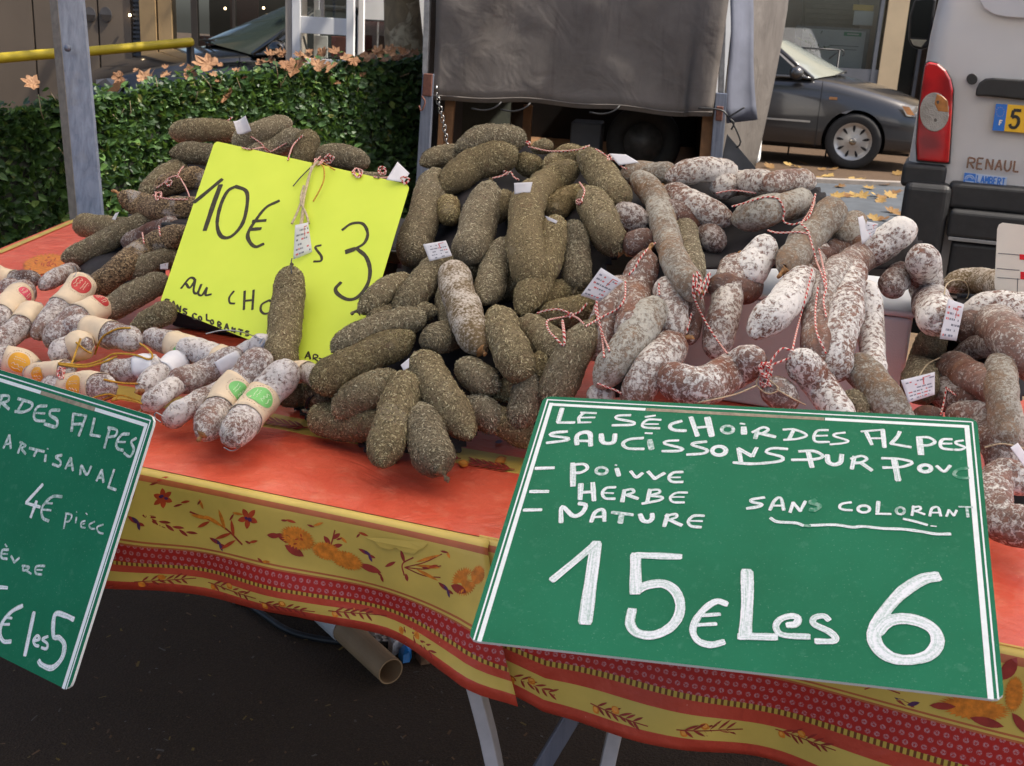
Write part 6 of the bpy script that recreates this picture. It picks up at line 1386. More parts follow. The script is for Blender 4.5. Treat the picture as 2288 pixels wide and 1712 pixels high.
# ---- yellow barrier beams behind the hedge
bar=empty('barrier',tuple(at(190,115,8.2)*np.array([1,1,0]))); tag(bar,'yellow two-piece barrier beam on dark posts behind the hedge, crossing behind the steel post','barrier')
def beam(a,b,za,zb,r): 
    p,q=at(*a,za),at(*b,zb); d=(q-p)/np.linalg.norm(q-p)
    return part('beam',MAT['beam'],bar,lambda B:B.tube([p,p+d*.008,p+d*.03,q-d*.03,q-d*.008,q],[r*.55,r*.85,r,r,r*.85,r*.55],16),smooth=True)
beam((-60,135),(178,115),7.9,8.15,.036); beam((188,116),(433,94),8.2,8.5,.034)
for x,y,Z in ((183,118,8.25),(425,98,8.56),(-50,134,7.98)):
    p=at(x,y,Z); part('post',MAT['black'],bar,lambda B:B.tube([p*np.array([1,1,0]),p],.03,12),smooth=True)
# ---- left shop front
FL=VPl(at(250,100,12.0),4)
sh=empty('shop_front',tuple(FL.pt(0,0))); tag(sh,'brown panelled shop front with a dark lit window behind the hedge','building')
def fb(name,m,x0,y0,x1,y1,d0,d1,ground=True,top=True,pl=None,root=None,bevel=0):
    P=pl or FL
    def f(B):
        a0,z0,a1,z1=P.rect(x0,y0,x1,y1); P.box(B,(a0,0 if ground else z0,a1,5.5 if top else z1),d0,d1)
    return part(name,MAT[m],root or sh,f,bevel)
for x0,x1 in ((-420,76),(80,220),(224,294)): fb('wall_panel','taupe',x0,0,x1,180,-.2,0)
fb('back_wall','joint',-420,0,300,180,-.3,-.03)
fb('louvre_frame','slate',295,0,315,180,-.25,-.05)
for k in range(26): fb('louvre_slat','slate',296,-60+k*10,314,-55+k*10,-.05,-.02,False,False)
fb('column','tancol',317,0,352,180,-.2,.05); fb('column','tancol',356,0,386,180,-.2,.02); fb('column','joint',349,0,359,180,-.2,-.01)
def vent(x,y):
    c=FL.px(x,y,.004); B=MB(); n=28
    ring=[c+FL.u*.062*math.cos(a)+ZU*.078*math.sin(a) for a in np.linspace(0,2*math.pi,n,endpoint=False)]
    B.prism(ring,FL.n*.012); v=B.build('vent_plate',[MAT['vent']],sh)
    B=MB(); low=[c+FL.n*.014+FL.u*.058*math.cos(a)+ZU*.070*math.sin(a) for a in np.linspace(math.pi,2*math.pi,14)]; B.prism(low,FL.n*.004); B.build('vent_slot',[MAT['joint']],v)
vent(201,33); vent(237,33)
# interior of the lit shop seen through its glass
fb('interior_wall','shopdark',380,0,720,180,-2.2,-2.1)
fb('interior_panel','maroon',455,0,525,180,-1.6,-1.55); fb('interior_panel','tancol',608,0,632,180,-1.2,-1.15); fb('counter','maroon',395,85,560,160,-1.4,-1.0,True,False)
fb('counter','tancol',470,112,560,120,-.98,-.95,False,False)
fb('mullion','joint',428,0,442,180,-.1,.0); fb('mullion','joint',520,0,526,180,-.1,0); fb('glass_pane','pane',386,0,640,180,-.02,-.012)
fb('ceiling','shopdark',300,-360,760,-300,-3,.0,False,False)
for x,y in ((503,19),(589,18),(505,92),(290,34)):
    p=FL.px(x,y,-.9 if x!=290 else .05); B=MB(); B.tube([p-ZU*.014,p-ZU*.008,p+ZU*.008,p+ZU*.014],[.003,.012,.012,.003],10); B.build('lamp',[MAT['bulb']],sh,smooth=True)
def upper(B): 
    a0=FL.hit(-420,100)[0]; a1=FL.hit(1010,100)[0]; FL.box(B,(a0,3.3,a1,5.2),-3.2,.08)
part('upper_wall',MAT['pinkwall'],sh,upper)
# facade behind kiosk and van, up to the trailer
part('side_wall',MAT['pinkwall'],sh,lambda B:FL.box(B,(FL.hit(640,100)[0],0,FL.hit(1010,100)[0],3.3),-1.3,-1.1))
part('side_window',MAT['glass'],sh,lambda B:FL.box(B,(FL.hit(655,100)[0],.7,FL.hit(760,100)[0],2.4),-1.1,-1.05))
# ---- white kiosk
KP=VPl(at(710,60,9.3),2); ki=empty('kiosk',tuple(KP.pt(0,0))); tag(ki,'white framed glass phone kiosk behind the hedge between dark car and white van','kiosk')
def kb(name,m,x0,y0,x1,y1,d0,d1,ground=False,top=False): return fb(name,m,x0,y0,x1,y1,d0,d1,ground,top,KP,ki,.004)
def kt(name,m,x0,x1,d0,d1,z0=0,z1=2.3):
    a0=KP.hit(x0,60)[0];a1=KP.hit(x1,60)[0]; return part(name,MAT[m],ki,lambda B:KP.box(B,(a0,z0,a1,z1),d0,d1),.004)
kt('frame_post','kiosk',652,671,-.08,0); kt('frame_post','kiosk',774,791,-.08,.02); kt('side_panel','kioskside',637,651,-.85,-.01)
kb('crossbar','kiosk',671,39,774,77,-.06,-.005); kt('roof','kiosk',632,796,-.9,.04,2.3,2.42); kb('sill','kiosk',671,132,774,145,-.06,-.005)
kt('frame_post','kiosk',776,789,-.9,-.8); kt('frame_post','kiosk',668,680,-.9,-.82)
kt('glass_pane','pane',671,774,-.035,-.028,.2,2.28)
kb('mullion','kioskside',716,-200,724,40,-.05,-.01); kb('notice','poster',692,20,712,38,-.3,-.29); kb('notice','maroon',726,82,770,130,-.4,-.39); kb('inner_panel','poster',682,80,714,132,-.5,-.49)
def kab(B):
    P=[KP.px(x,y,-.2) for x,y in ((678,80),(683,100),(688,118),(690,135))]; B.tube(crom(P,10),.01)
part('handset_cord',MAT['black'],ki,kab,smooth=True)
# ---- plane tree beyond the hedge
tp_=at(898,100,8.3); tr=empty('plane_tree',(tp_[0],tp_[1],0)); tag(tr,'plane tree with mottled flaking trunk behind the hedge beside the trailer','tree')
def trunk(B):
    P=[np.array([tp_[0]+.03*math.sin(z*2.1),tp_[1],z]) for z in np.linspace(0,4.6,18)]; r=[.155-.012*z+.02*noise.noise(Vector((z*1.7,0,0)))+(.08*math.exp(-z*3)) for z in np.linspace(0,4.6,18)]
    V,Fc=tube(P,r,20); V=[tuple(Vector(v)+Vector((noise.noise(Vector(v)*3.2),noise.noise(Vector(v)*3.2+Vector((5,0,0))),0))*.035) for v in V]; B.add(V,Fc)
    for a in range(5):
        d=np.array([math.cos(a*1.257+.4),math.sin(a*1.257+.4),0]); b0=P[-2]
        B.tube(crom([b0,b0+d*.5+ZU*.8,b0+d*1.3+ZU*1.7],8),[.085,.08,.075,.07,.06,.05,.04,.025],9)
part('trunk',MAT['bark'],tr,trunk,smooth=True)
rs=random.Random(11); cl=[np.array([tp_[0]+rs.gauss(0,1.0),tp_[1]+rs.gauss(0,1.0),5.9+rs.gauss(0,.7)]) for _ in range(26)]
def cplace(rs):
    c=cl[rs.randrange(len(cl))]; return c+np.array([rs.gauss(0,.32),rs.gauss(0,.32),rs.gauss(0,.25)]),np.array([0,0,1.])
B=MB(); leaves(B,5200,rs,cplace,.10,.17,1.1); o=B.build('crown',[MAT['leaf']],tr); o['kind']='stuff'
# ---- vehicles: one builder for cars
def loft(secs,closed=True):
    n=len(secs[0]); V=[p for s_ in secs for p in s_]; Fc=[(i*n+j,i*n+(j+1)%n,(i+1)*n+(j+1)%n,(i+1)*n+j) for i in range(len(secs)-1) for j in range(n)]
    Fc+=[tuple(range(n-1,-1,-1)),tuple(range((len(secs)-1)*n,len(secs)*n))]; return V,Fc
def cut(o,cyls):
    for c in cyls:
        md=o.modifiers.new('cut','BOOLEAN'); md.operation='DIFFERENCE'; md.solver='EXACT'; md.object=c
    bpy.context.view_layer.update(); dg=bpy.context.evaluated_depsgraph_get(); me=bpy.data.meshes.new_from_object(o.evaluated_get(dg)); o.modifiers.clear(); o.data=me
    for c in cyls: bpy.data.objects.remove(c)
def wheel(root,x,y,z,r,side,rim='alloy'):
    w_=empty('wheel',(x,y,z)); w_.parent=root
    def ring(B,prof,n=40):
        V=[];k=len(prof)
        for i in range(n):
            a=i*2*math.pi/n
            for (rr,yy) in prof: V.append((rr*math.cos(a),yy*side,rr*math.sin(a)))
        B.add(V,[(i*k+j,((i+1)%n)*k+j,((i+1)%n)*k+j+1,i*k+j+1) for i in range(n) for j in range(k-1)])
    B=MB(); ring(B,[(r*.67,-.10),(r*.9,-.11),(r*.985,-.085),(r,-.05),(r,.05),(r*.985,.085),(r*.9,.10),(r*.70,.095),(r*.66,.085)]); B.build('tyre',[MAT['rubber']],w_,local=True,smooth=True)
    B=MB(); ring(B,[(r*.675,.092),(r*.63,.088),(r*.60,.075),(r*.50,.070),(r*.20,.082),(r*.12,.088),(.0001,.088)]); ring(B,[(r*.67,-.1),(r*.6,.06)]); B.build('hubcap',[MAT[rim]],w_,local=True,smooth=True)
    B=MB()
    for k in range(9):
        a=k*2*math.pi/9+.2; c=np.array([math.cos(a),0,math.sin(a)]); s_=np.array([-math.sin(a),0,math.cos(a)])
        P=[]
        for t in np.linspace(0,2*math.pi,14,endpoint=False): P.append(c*(r*.455+r*.125*math.cos(t))+s_*(r*.045*(1+.5*math.cos(t))*math.sin(t))+np.array([0,(.0795)*side,0]))
        B.prism(P,np.array([0,.004*side,0]))
    B.build('rim_slot',[MAT['darkinside']],w_,local=True)
    B=MB(); B.tube([(0,.084*side,0),(0,.094*side,0),(0,.098*side,0)],[r*.13,r*.13,r*.09],20); B.build('hub_badge',[MAT['chrome']],w_,local=True,smooth=True)
    return w_
def car(loc,rz,paint,label,zs=1.0,scr='screen'):
    """x forward; the front axle is the origin"""
    t=empty('parked_car',tuple(loc),rz); tag(t,label,'car')
    st=[(.90,.62,.30,.52),(.86,.72,.24,.70),(.74,.78,.20,.80),(.45,.86,.18,.87),(.0,.94,.18,.885),(-.45,1.02,.18,.89),(-.95,1.03,.18,.895),(-1.6,1.02,.18,.895),(-2.4,1.0,.18,.89),(-2.9,.99,.19,.88),(-3.4,.97,.22,.84),(-3.66,.90,.30,.74),(-3.70,.75,.36,.68)]
    secs=[]
    for x,zt,zb,hw in st:
        zt*=zs; mid=zb+(zt-zb)*.55
        cr_=.07*math.exp(-((x-.0)/.75)**2); half=[(0,zt+cr_),(hw*.5,zt-.004+cr_*.8),(hw*.82,zt-.03+cr_*.15),(hw*.95,zt-.085),(hw,mid+.08),(hw*1.005,mid-.05),(hw*.985,zb+.10),(hw*.93,zb)]
        secs.append([(x,-y,z) for y,z in half]+[(x,y,z) for y,z in half[::-1][:-1]])
    V,Fc=loft(secs)
    b=mesh('body',V,Fc,paint,t,True,local=True)
    sb=b.modifiers.new('s','SUBSURF'); sb.levels=2; sb.render_levels=2
    cyl=[]
    for x in (0,-2.64):
        c=bpy.data.meshes.new('c'); bm=bmesh.new(); bmesh.ops.create_cone(bm,cap_ends=True,segments=48,radius1=.365*min(zs,1.08),radius2=.365*min(zs,1.08),depth=2.4,matrix=Matrix.Translation((x,0,.318*zs))@Matrix.Rotation(math.pi/2,4,'X')); bm.to_mesh(c); bm.free(); q=bpy.data.objects.new('c',c); COL.objects.link(q); q.parent=t; cyl.append(q)
    cut(b,cyl); 
    for p in b.data.polygons: p.use_smooth=True
    b.data.set_sharp_from_angle(angle=R(32))
    # underbody to close the arches
    B=MB(); B.box((-3.4,-.62,.2),(.7,.62,.62)); B.build('underbody',[MAT['darkinside']],t,local=True)
    base=[(-.60,.80),(-.70,.82),(-1.6,.84),(-2.75,.80),(-3.15,.62)]; top=[(-1.22,.585),(-1.32,.61),(-1.8,.62),(-2.35,.58),(-2.5,.52)]
    zb_=1.0*zs; zt_=1.40*zs
    Lb=[(x,-y,zb_) for x,y in base]; Lt=[(x,-y,zt_-.02*(i in (0,4))) for i,(x,y) in enumerate(top)]; Rb=[(x,-y,z) for x,y,z in Lb]; Rt=[(x,-y,z) for x,y,z in Lt]
    B=MB(); nW=8; V=[]
    for i in range(nW+1):
        q=i/nW*2-1; V.append((-.24-.36*q*q,q*.78,zb_+.075-.085*q*q))
        V.append((-.66-.30*q*q,q*.69,(zb_+zt_)/2+.05-.06*q*q)); V.append((-1.06-.16*q*q,q*.585,zt_+.01-.03*q*q))
    B.add(V,[(i*3+k,(i+1)*3+k,(i+1)*3+k+1,i*3+k+1) for i in range(nW) for k in range(2)]); B.build('windscreen',[MAT[scr]],t,local=True,smooth=True)
    B=MB(); B.add([Lb[4],Rb[4],Rt[4],Lt[4]],[(3,2,1,0)]); B.build('rear_window',[MAT['glass']],t,local=True)
    for S_b,S_t in ((Lb,Lt),(Rb,Rt)):
        for i0,i1 in ((1,2),(2,3)):
            B=MB(); B.add([S_b[i0],S_b[i1],S_t[i1],S_t[i0]],[(0,1,2,3)]); B.build('side_window',[MAT['glass']],t,local=True)
        B=MB()
        B.tube([(-.60,S_b[0][1],zb_-.01),S_t[0]],.028,8); B.tube([S_b[2],S_t[2]],.03,8); B.tube([S_b[3],S_t[3]],.03,8); B.tube([S_b[4],S_t[4]],.05,8); B.tube([S_t[0],S_t[1],S_t[2],S_t[3],S_t[4]],.03,8); B.add([S_b[3],S_b[4],S_t[4],S_t[3]],[(0,1,2,3)]); B.add([(-.60,S_b[0][1],zb_-.01),S_b[1],S_t[1],S_t[0]],[(0,1,2,3)])
        B.tube([(-.60,S_b[0][1],zb_-.01)]+S_b[1:],.018,8)
        B.build('window_pillar',[paint],t,local=True,smooth=True)
    B=MB(); B.add(Lt+Rt[::-1]+[(-1.8,0,zt_+.035),(-1.2,0,zt_+.01),(-2.4,0,zt_+.0)],[(0,1,11,9),(1,2,10,11),(2,3,12,10),(3,4,5,6,12),(6,7,10,12),(7,8,11,10),(8,9,11)]) ; B.build('roof',[paint],t,local=True,smooth=True)
    for sg in (-1,1):
        B=MB(); V,Fc=tube([(-.78,sg*.86,1.03*zs),(-.78,sg*.92,1.035*zs),(-.80,sg*1.03,1.05*zs),(-.81,sg*1.08,1.045*zs)],[.03,.075,.085,.03],14); B.add(V,Fc); m_=B.build('mirror',[paint],t,local=True,smooth=True)
        B=MB(); B.box((-.02,sg*.885-.006,.70*zs),(.06,sg*.885+.006,.725*zs)); B.build('side_marker',[MAT['amber']],t,local=True) if False else None
        B=MB(); y=sg*.893; B.box((-.36,min(y,y+sg*.006),.775*zs),(-.26,max(y,y+sg*.006),.805*zs)); B.build('side_marker',[MAT['amber']],t,local=True)
        B=MB(); y=sg*.893; B.box((-.47,min(y-.004,y+.004),.25),(-.463,max(y-.004,y+.004),.98*zs)); B.build('door_gap',[MAT['darkinside']],t,local=True)
        B=MB(); y=sg*.899; B.box((-1.5,min(y-.008,y+.008),.50*zs),(-.56,max(y-.008,y+.008),.52*zs)); B.build('side_trim',[MAT['alloy']],t,local=True)
        B=MB(); B.add([(.80,sg*.52,.73*zs),(.70,sg*.80,.76*zs),(.52,sg*.872,.765*zs),(.60,sg*.865,.65*zs),(.80,sg*.76,.63*zs),(.895,sg*.50,.63*zs)],[(0,1,2,3,4,5)]); B.build('headlight',[MAT['clearlens']],t,local=True)
        B=MB(); B.add([(.62,sg*.862,.75*zs),(.535,sg*.876,.755*zs),(.61,sg*.872,.665*zs),(.70,sg*.842,.66*zs)],[(0,1,2,3)]); B.build('indicator',[MAT['amber']],t,local=True)
    B=MB(); B.box((.86,-.42,.32),(.93,.42,.60*zs)); B.build('grille',[MAT['black']],t,local=True,bevel=.02)
    B=MB(); B.tube([(-.24,-.25,1.075*zs),(-.30,.40,1.085*zs)],.012,6); B.tube([(-.34,-.55,1.04*zs),(-.26,.0,1.09*zs)],.012,6); B.build('wiper',[MAT['black']],t,local=True)
    for x in (0,-2.64):
        for sg in (-1,1): wheel(t,x,sg*.79,.318*zs,.318*zs,sg)
    return t
c0=onz(1897,378,0); fw=np.array([math.cos(R(-19)),math.sin(R(-19)),0]); sd_=np.array([math.sin(R(-19)),-math.cos(R(-19)),0])
car(c0-sd_*.85,R(-19),MAT['cargrey'],'dark grey metallic car parked on the road behind the trailer, bonnet pointing at the van',1.10)
c1=at(560,120,9.8); car((c1[0]-1.0,c1[1]+1.2,0),R(-158),MAT['carblack'],'black car with dark greenish windscreen behind the hedge before the lit shop',1.12,'darkscreen')
# ---- white van behind the hedge, only its side window part is seen
VP2=VPl(at(850,60,10.6),0); v2=empty('parked_van',tuple(VP2.pt(0,0))); tag(v2,'white van with rubber-sealed brown window between the kiosk and the plane trunk','van')
def prof(B):
    L0=VP2.hit(792,60)[0]; P=[(0,.35),(0,1.5),(.06,1.75),(.22,1.93),(.5,2.0),(3.8,2.0),(3.9,1.8),(3.95,.35)]
    B.prism([VP2.pt(L0+.02+a,z) for a,z in P],-VP2.n*1.7)
o=part('body',MAT['vanwhite2'],v2,prof,.05,seg=3)
r4=VP2.rect(800,44,872,125); r5=VP2.rect(803,48,869,121)
part('window_seal',MAT['rubber'],v2,lambda B:VP2.box(B,(r4[0],.95,r4[2],r4[3]),0.0,.015),.03,seg=4)
part('side_window',MAT['maroon'],v2,lambda B:VP2.box(B,(r5[0],.97,r5[2],r5[3]),.014,.02))
part('window_glass',MAT['pane'],v2,lambda B:VP2.box(B,(r5[0],.97,r5[2],r5[3]),.024,.028))
l0=VP2.hit(792,60)[0]
for a in (.8,3.1): wheel(v2,0,0,0,.31,-1).location=Vector(VP2.pt(l0+a,.31,-.08)-np.array(v2.location))
# ---- the covered trailer
TZp=6.1; TA=-7
TP=VPl(at(1290,235,TZp),TA); tl=empty('covered_trailer',tuple(TP.pt(0,0))); tag(tl,'trailer with grey canvas cover and open dark tailgate behind the middle heap','trailer')
def ts(x,y=150): return TP.hit(x,y)[0]
sL,sR=ts(962,200),ts(1612,200)
# rear flap of canvas: a grid that sags and is tied at the hem
V=[];nx,nz=44,30
a0,a1=ts(975,150),ts(1622,150); zt=3.0
zb0,zb1=TP.hit(975,222)[1],TP.hit(1620,256)[1]
for j in range(nz+1):
    v=j/nz
    for i in range(nx+1):
        u=i/nx; zb=zb0+(zb1-zb0)*u-.012*math.sin(u*math.pi*3)**2+.010*math.sin(u*5)
        z=zt+(zb-zt)*v; e=.03*math.sin(u*7+v*2)*v+.018*noise.noise(Vector((u*6,v*9,1)))+.05*v**3*math.exp(-((u-.98)/.06)**2)
        e+=.015*math.exp(-(((u-.30+ (v-.55)*.55))/.03)**2)*(1 if .2<v<.95 else 0)
        V.append(TP.pt(a0+(a1-a0)*u-.05*v*v*(u>.9),z,.03+e))
Fc=[(j*(nx+1)+i,j*(nx+1)+i+1,(j+1)*(nx+1)+i+1,(j+1)*(nx+1)+i) for j in range(nz) for i in range(nx)]
fl_=mesh('rear_flap',V,Fc,MAT['canvas'],tl,True); s_=fl_.modifiers.new('t','SOLIDIFY'); s_.thickness=.004
B=MB(); hem=[np.array(V[nz*(nx+1)+i])+TP.n*.004+ZU*.022 for i in range(nx+1)]
B.tube(hem,.004,6); B.build('hem_cord',[MAT['canvas']],fl_,smooth=True)
for px in ((1120,228),(1185,230),(1385,236)):
    p=TP.px(*px,.06); B=MB(); B.tube(crom([p,p+np.array([-.03,-.01,-.03]),p+np.array([-.09,0,-.05]),p+np.array([-.16,.02,-.045])],8),.005,6); B.build('tie_cord',[MAT['black']],fl_,smooth=True)
def pole(name,x0,y0,x1,y1,w0,d,m,zlo=None):
    p,q=TP.px(x0,y0,d),TP.px(x1,y1,d); k=(q-p)
    def f(B): B.prism([p-TP.u*w0/2,p+TP.u*w0/2,p+TP.u*w0/2-TP.n*.04,p-TP.u*w0/2-TP.n*.04],k)
    return part(name,MAT[m],tl,f,.004)
pole('frame_post',958,-160,949,165,.030,.05,'paintgrey'); pole('frame_post',1622,-160,1611,208,.030,.06,'paintgrey')
pole('corner_post',957,165,937,480,.065,.07,'galv'); pole('corner_post',1612,208,1588,520,.062,.075,'galv')
pole('post_hinge',956,165,953,215,.050,.085,'rust'); pole('post_hinge',1609,238,1606,270,.035,.09,'rust')
pole('stake',1005,225,985,470,.055,-.05,'plank'); pole('stake',1585,250,1568,480,.070,.0,'plank'); pole('stake',986,250,975,470,.03,.0,'plank')
# chain of links at the left
def chain(x0,y0,x1,y1,n):
    for i in range(n):
        t=(i+.5)/n; p=TP.px(x0+(x1-x0)*t+6*math.sin(t*3.1),y0+(y1-y0)*t,.11); a=TP.u if i%2 else TP.n; B=MB()
        P=[p+ZU*.020*math.cos(k)+a*.010*math.sin(k) for k in np.linspace(0,2*math.pi,13)]; B.tube(P,.0028,6,cap=False); B.build('chain_link',[MAT['chain']],ch_,smooth=True)
B=MB(); p=TP.px(975,205,.11); B.tube([p,p+ZU*.03],.006,8); ch_=B.build('chain_hook',[MAT['chain']],tl,smooth=True); chain(975,210,1004,395,18)
B=MB(); p=TP.px(942,215,.12); B.tube(crom([p,p+np.array([.02,0,-.03]),p+np.array([.0,0,-.08]),p+np.array([-.012,0,-.05])],10),.005,6); B.build('latch_hook',[MAT['rust']],tl,smooth=True)
# bed, sides, roof of the cover
D_=3.2; zf=.62
def inw(B): 
    TP.box(B,(sL,zf-.10,sR,zf),-D_,-.02)
part('bed_floor',MAT['plank'],tl,inw)
zq=TP.hit(1290,245)[1]
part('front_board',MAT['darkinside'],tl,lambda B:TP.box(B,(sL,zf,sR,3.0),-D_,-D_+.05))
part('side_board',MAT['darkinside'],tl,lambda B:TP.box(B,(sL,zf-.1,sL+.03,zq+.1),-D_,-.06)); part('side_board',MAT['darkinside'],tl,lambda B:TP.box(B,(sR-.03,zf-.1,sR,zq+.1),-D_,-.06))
part('cover_roof',MAT['canvas'],tl,lambda B:TP.box(B,(sL-.02,3.0,sR+.02,3.05),-D_,.05))
part('cover_side',MAT['canvas'],tl,lambda B:TP.box(B,(sL-.03,zf-.2,sL-.015,3.0),-D_,-.02))
# right side of the cover: hangs loose and stands off outward
V=[];ny=14;nz2=16
for j in range(nz2+1):
    v=j/nz2; z=3.0+(zf-.02-3.0)*v
    for i in range(ny+1):
        t=i/ny; lim=.40-.10*max(0,(v-.55)/.45); k=min(1,t/.4)
        bul=.02+lim*k-(.0 if t<.4 else (t-.4)*.25)+.02*math.sin(t*9+v*5)*k
        zz=z-(.10*t-.05)*max(0,(v-.85)/.15)
        V.append(TP.pt(sR+bul,zz,-.06-t*D_))
Fc=[(j*(ny+1)+i,j*(ny+1)+i+1,(j+1)*(ny+1)+i+1,(j+1)*(ny+1)+i) for j in range(nz2) for i in range(ny)]
o=mesh('cover_side',V,Fc,MAT['canvas'],tl,True); s_=o.modifiers.new('t','SOLIDIFY'); s_.thickness=.004
# bluish loose flap in front of it
V=[];
for j in range(13):
    v=j/12; y=-120+v*(268+120)
    xl=1636-12*v-3*math.sin(v*9); xr=1672+22*v+4*math.sin(v*6)
    for i in range(7):
        t=i/6; V.append(TP.px(xl+(xr-xl)*t,y+(8*v*(1-t) if v>.9 else 0),.05+.02*math.sin(t*5+v*2)-.10*t))
Fc=[(j*7+i,j*7+i+1,(j+1)*7+i+1,(j+1)*7+i) for j in range(12) for i in range(6)]
o=mesh('loose_flap',V,Fc,MAT['canvasblue'],tl,True); s_=o.modifiers.new('t','SOLIDIFY'); s_.thickness=.004
B=MB()
for pts in ([(1560,242),(1590,243),(1615,248),(1628,262)],[(1628,262),(1650,248),(1664,240)],[(1628,262),(1640,280),(1655,318),(1645,330)],[(1630,265),(1640,275),(1634,290)]): B.tube(crom([TP.px(*p,.12) for p in pts],10),.005,6)
B.build('tie_cord',[MAT['black']],tl,smooth=True)
# load inside: spare wheel, pale crate, heap of sacking
sw=empty('spare_wheel',(0,0,0)); sw.parent=tl; c=TP.px(1437,318,-.55)
def tor(B,R0,r0,n=36,k=12):
    V=[]
    for i in range(n):
        a=i*2*math.pi/n
        for j in range(k): b=j*2*math.pi/k; V.append(c+(TP.u*math.cos(a)+ZU*math.sin(a))*(R0+r0*math.cos(b))+TP.n*r0*.9*math.sin(b))
    B.add(V,[(i*k+j,((i+1)%n)*k+j,((i+1)%n)*k+(j+1)%k,i*k+(j+1)%k) for i in range(n) for j in range(k)])
sw.location=Vector(c-np.array(tl.location))
B=MB(); tor(B,.165,.055); B.build('tyre',[MAT['rubber']],sw,smooth=True)
B=MB(); tor(B,.105,.014); tor(B,.06,.012); B.tube([c-TP.n*.02,c+TP.n*.02],.115,28); B.build('rim',[MAT['grease']],sw,smooth=True)
part('inner_crate',MAT['slate'],tl,lambda B:TP.box(B,TP.rect(1250,290,1325,420),-.9,-.6),.01)
part('inner_post',MAT['plank'],tl,lambda B:TP.box(B,TP.rect(1132,248,1152,420),-.7,-.65))
part('axle_beam',MAT['black'],tl,lambda B:TP.box(B,(sL+.1,.42,sR-.1,.52),-1.6,-1.4))
part('tailgate_ramp',MAT['slate'],tl,lambda B:B.prism([TP.px(1625,300,.02),TP.px(1688,375,.02),TP.px(1690,410,.02),TP.px(1600,420,.02)],-TP.n*.02))
for sd2 in (-1,1): 
    w3=wheel(tl,0,0,0,.30,sd2,'grease'); w3.location=Vector(TP.pt(sL+.2 if sd2<0 else sR-.2,.30,-1.5)-np.array(tl.location))
# ---- right shop front far behind the car
FR=VPl(at(1850,100,17.5),-6); sr=empty('shop_front',tuple(FR.pt(0,0))); tag(sr,'cream pillared shop front with a shuttered display window behind the grey car','building')
def rb(name,m,x0,y0,x1,y1,d0,d1,ground=False,top=False,bevel=0): return fb(name,m,x0,y0,x1,y1,d0,d1,ground,top,FR,sr,bevel)
rb('back_wall','pinkwall',1500,0,2600,180,-1.6,-1.5,True,True)
rb('pillar','cream',1500,0,1732,180,-.4,.05,True,True); rb('pillar','cream',1972,0,2018,180,-.4,.08,True,True); rb('pillar','cream',2100,0,2600,180,-.4,.05,True,True)
rb('window_frame','greyframe',1732,0,1740,180,-.1,.06,True,True); rb('window_frame','greyframe',1956,0,1964,180,-.1,.05,True,True); rb('window_frame','alloy',1738,-40,1742,40,.05,.07)
for k in range(14): rb('shutter_slat','brownslat',1806,-95+k*11.5,1932,-85+k*11.5,-.5,-.46)
rb('shutter_back','brownslat',1806,-95,1932,58,-.52,-.5)
rb('poster','poster',1912,24,1956,56,-.2,-.19); rb('poster_band','posteryel',1911,10,1957,23,-.2,-.188)
rb('display_frame','greyframe',1776,60,1945,172,-.32,-.25); rb('display_panel','poster',1792,66,1935,170,-.25,-.24)
rb('panel_label','postergreen',1891,72,1931,81,-.24,-.232); rb('panel_label','poster',1898,75,1925,78,-.232,-.228)
for k,(x0,x1,y) in enumerate(((1858,1925,102),(1866,1920,110),(1800,1815,84))): rb('panel_print','greyframe',x0,y,x1,y+2,-.24,-.236)
def plant(B):
    rs=random.Random(5)
    for k in range(40):
        p=FR.px(1812+rs.gauss(0,13),112+rs.gauss(0,16),-.15); q=FR.px(1826+rs.gauss(0,6),150,-.2); d=np.array([rs.gauss(0,.06),-.03,rs.uniform(.02,.09)]); s_=np.array([.012,0,.01])
        B.add([p,p+d*.5+s_,p+d,p+d*.5-s_],[(0,1,2,3)])
part('display_plant',MAT['leaf'],sr,plant)
rb('glass_pane','pane',1740,-60,1972,180,.0,.006,True,True); rb('plinth','greyframe',1732,150,1972,200,-.1,.03,True)
rb('dark_doorway','shopdark',2018,30,2100,185,-.6,-.5,True,True); rb('door_pane','glass',2022,40,2060,185,-.3,-.28,True,True); rb('door_frame','slate',2058,40,2066,185,-.3,-.2,True,True)
part('upper_wall',MAT['cream'],sr,lambda B:FR.box(B,(FR.hit(1500,100)[0],3.4,FR.hit(2600,100)[0],4.6),-1.6,.12))
# black metal bracket stand on the pavement
bp0=at(1860,115,15.6); bk=empty('metal_stand',(bp0[0],bp0[1],0)); tag(bk,'thin black metal stand with hooked bracket before the shop window behind the car','stand')
BP=VPl(bp0,-6)
def stand(B):
    B.tube([BP.px(1790,107),BP.px(1876,112)],.012,8); B.tube([BP.px(1876,112)*np.array([1,1,0]),BP.px(1876,112)],.012,8); B.tube([BP.px(1790,107)*np.array([1,1,0]),BP.px(1790,107)],.012,8)
    B.tube([BP.px(1876,114),BP.px(1852,132)],.009,8); B.tube(crom([BP.px(1876,110),BP.px(1884,113),BP.px(1886,122),BP.px(1881,125)],8),.008,8)
part('bar',MAT['black'],bk,stand,smooth=True)
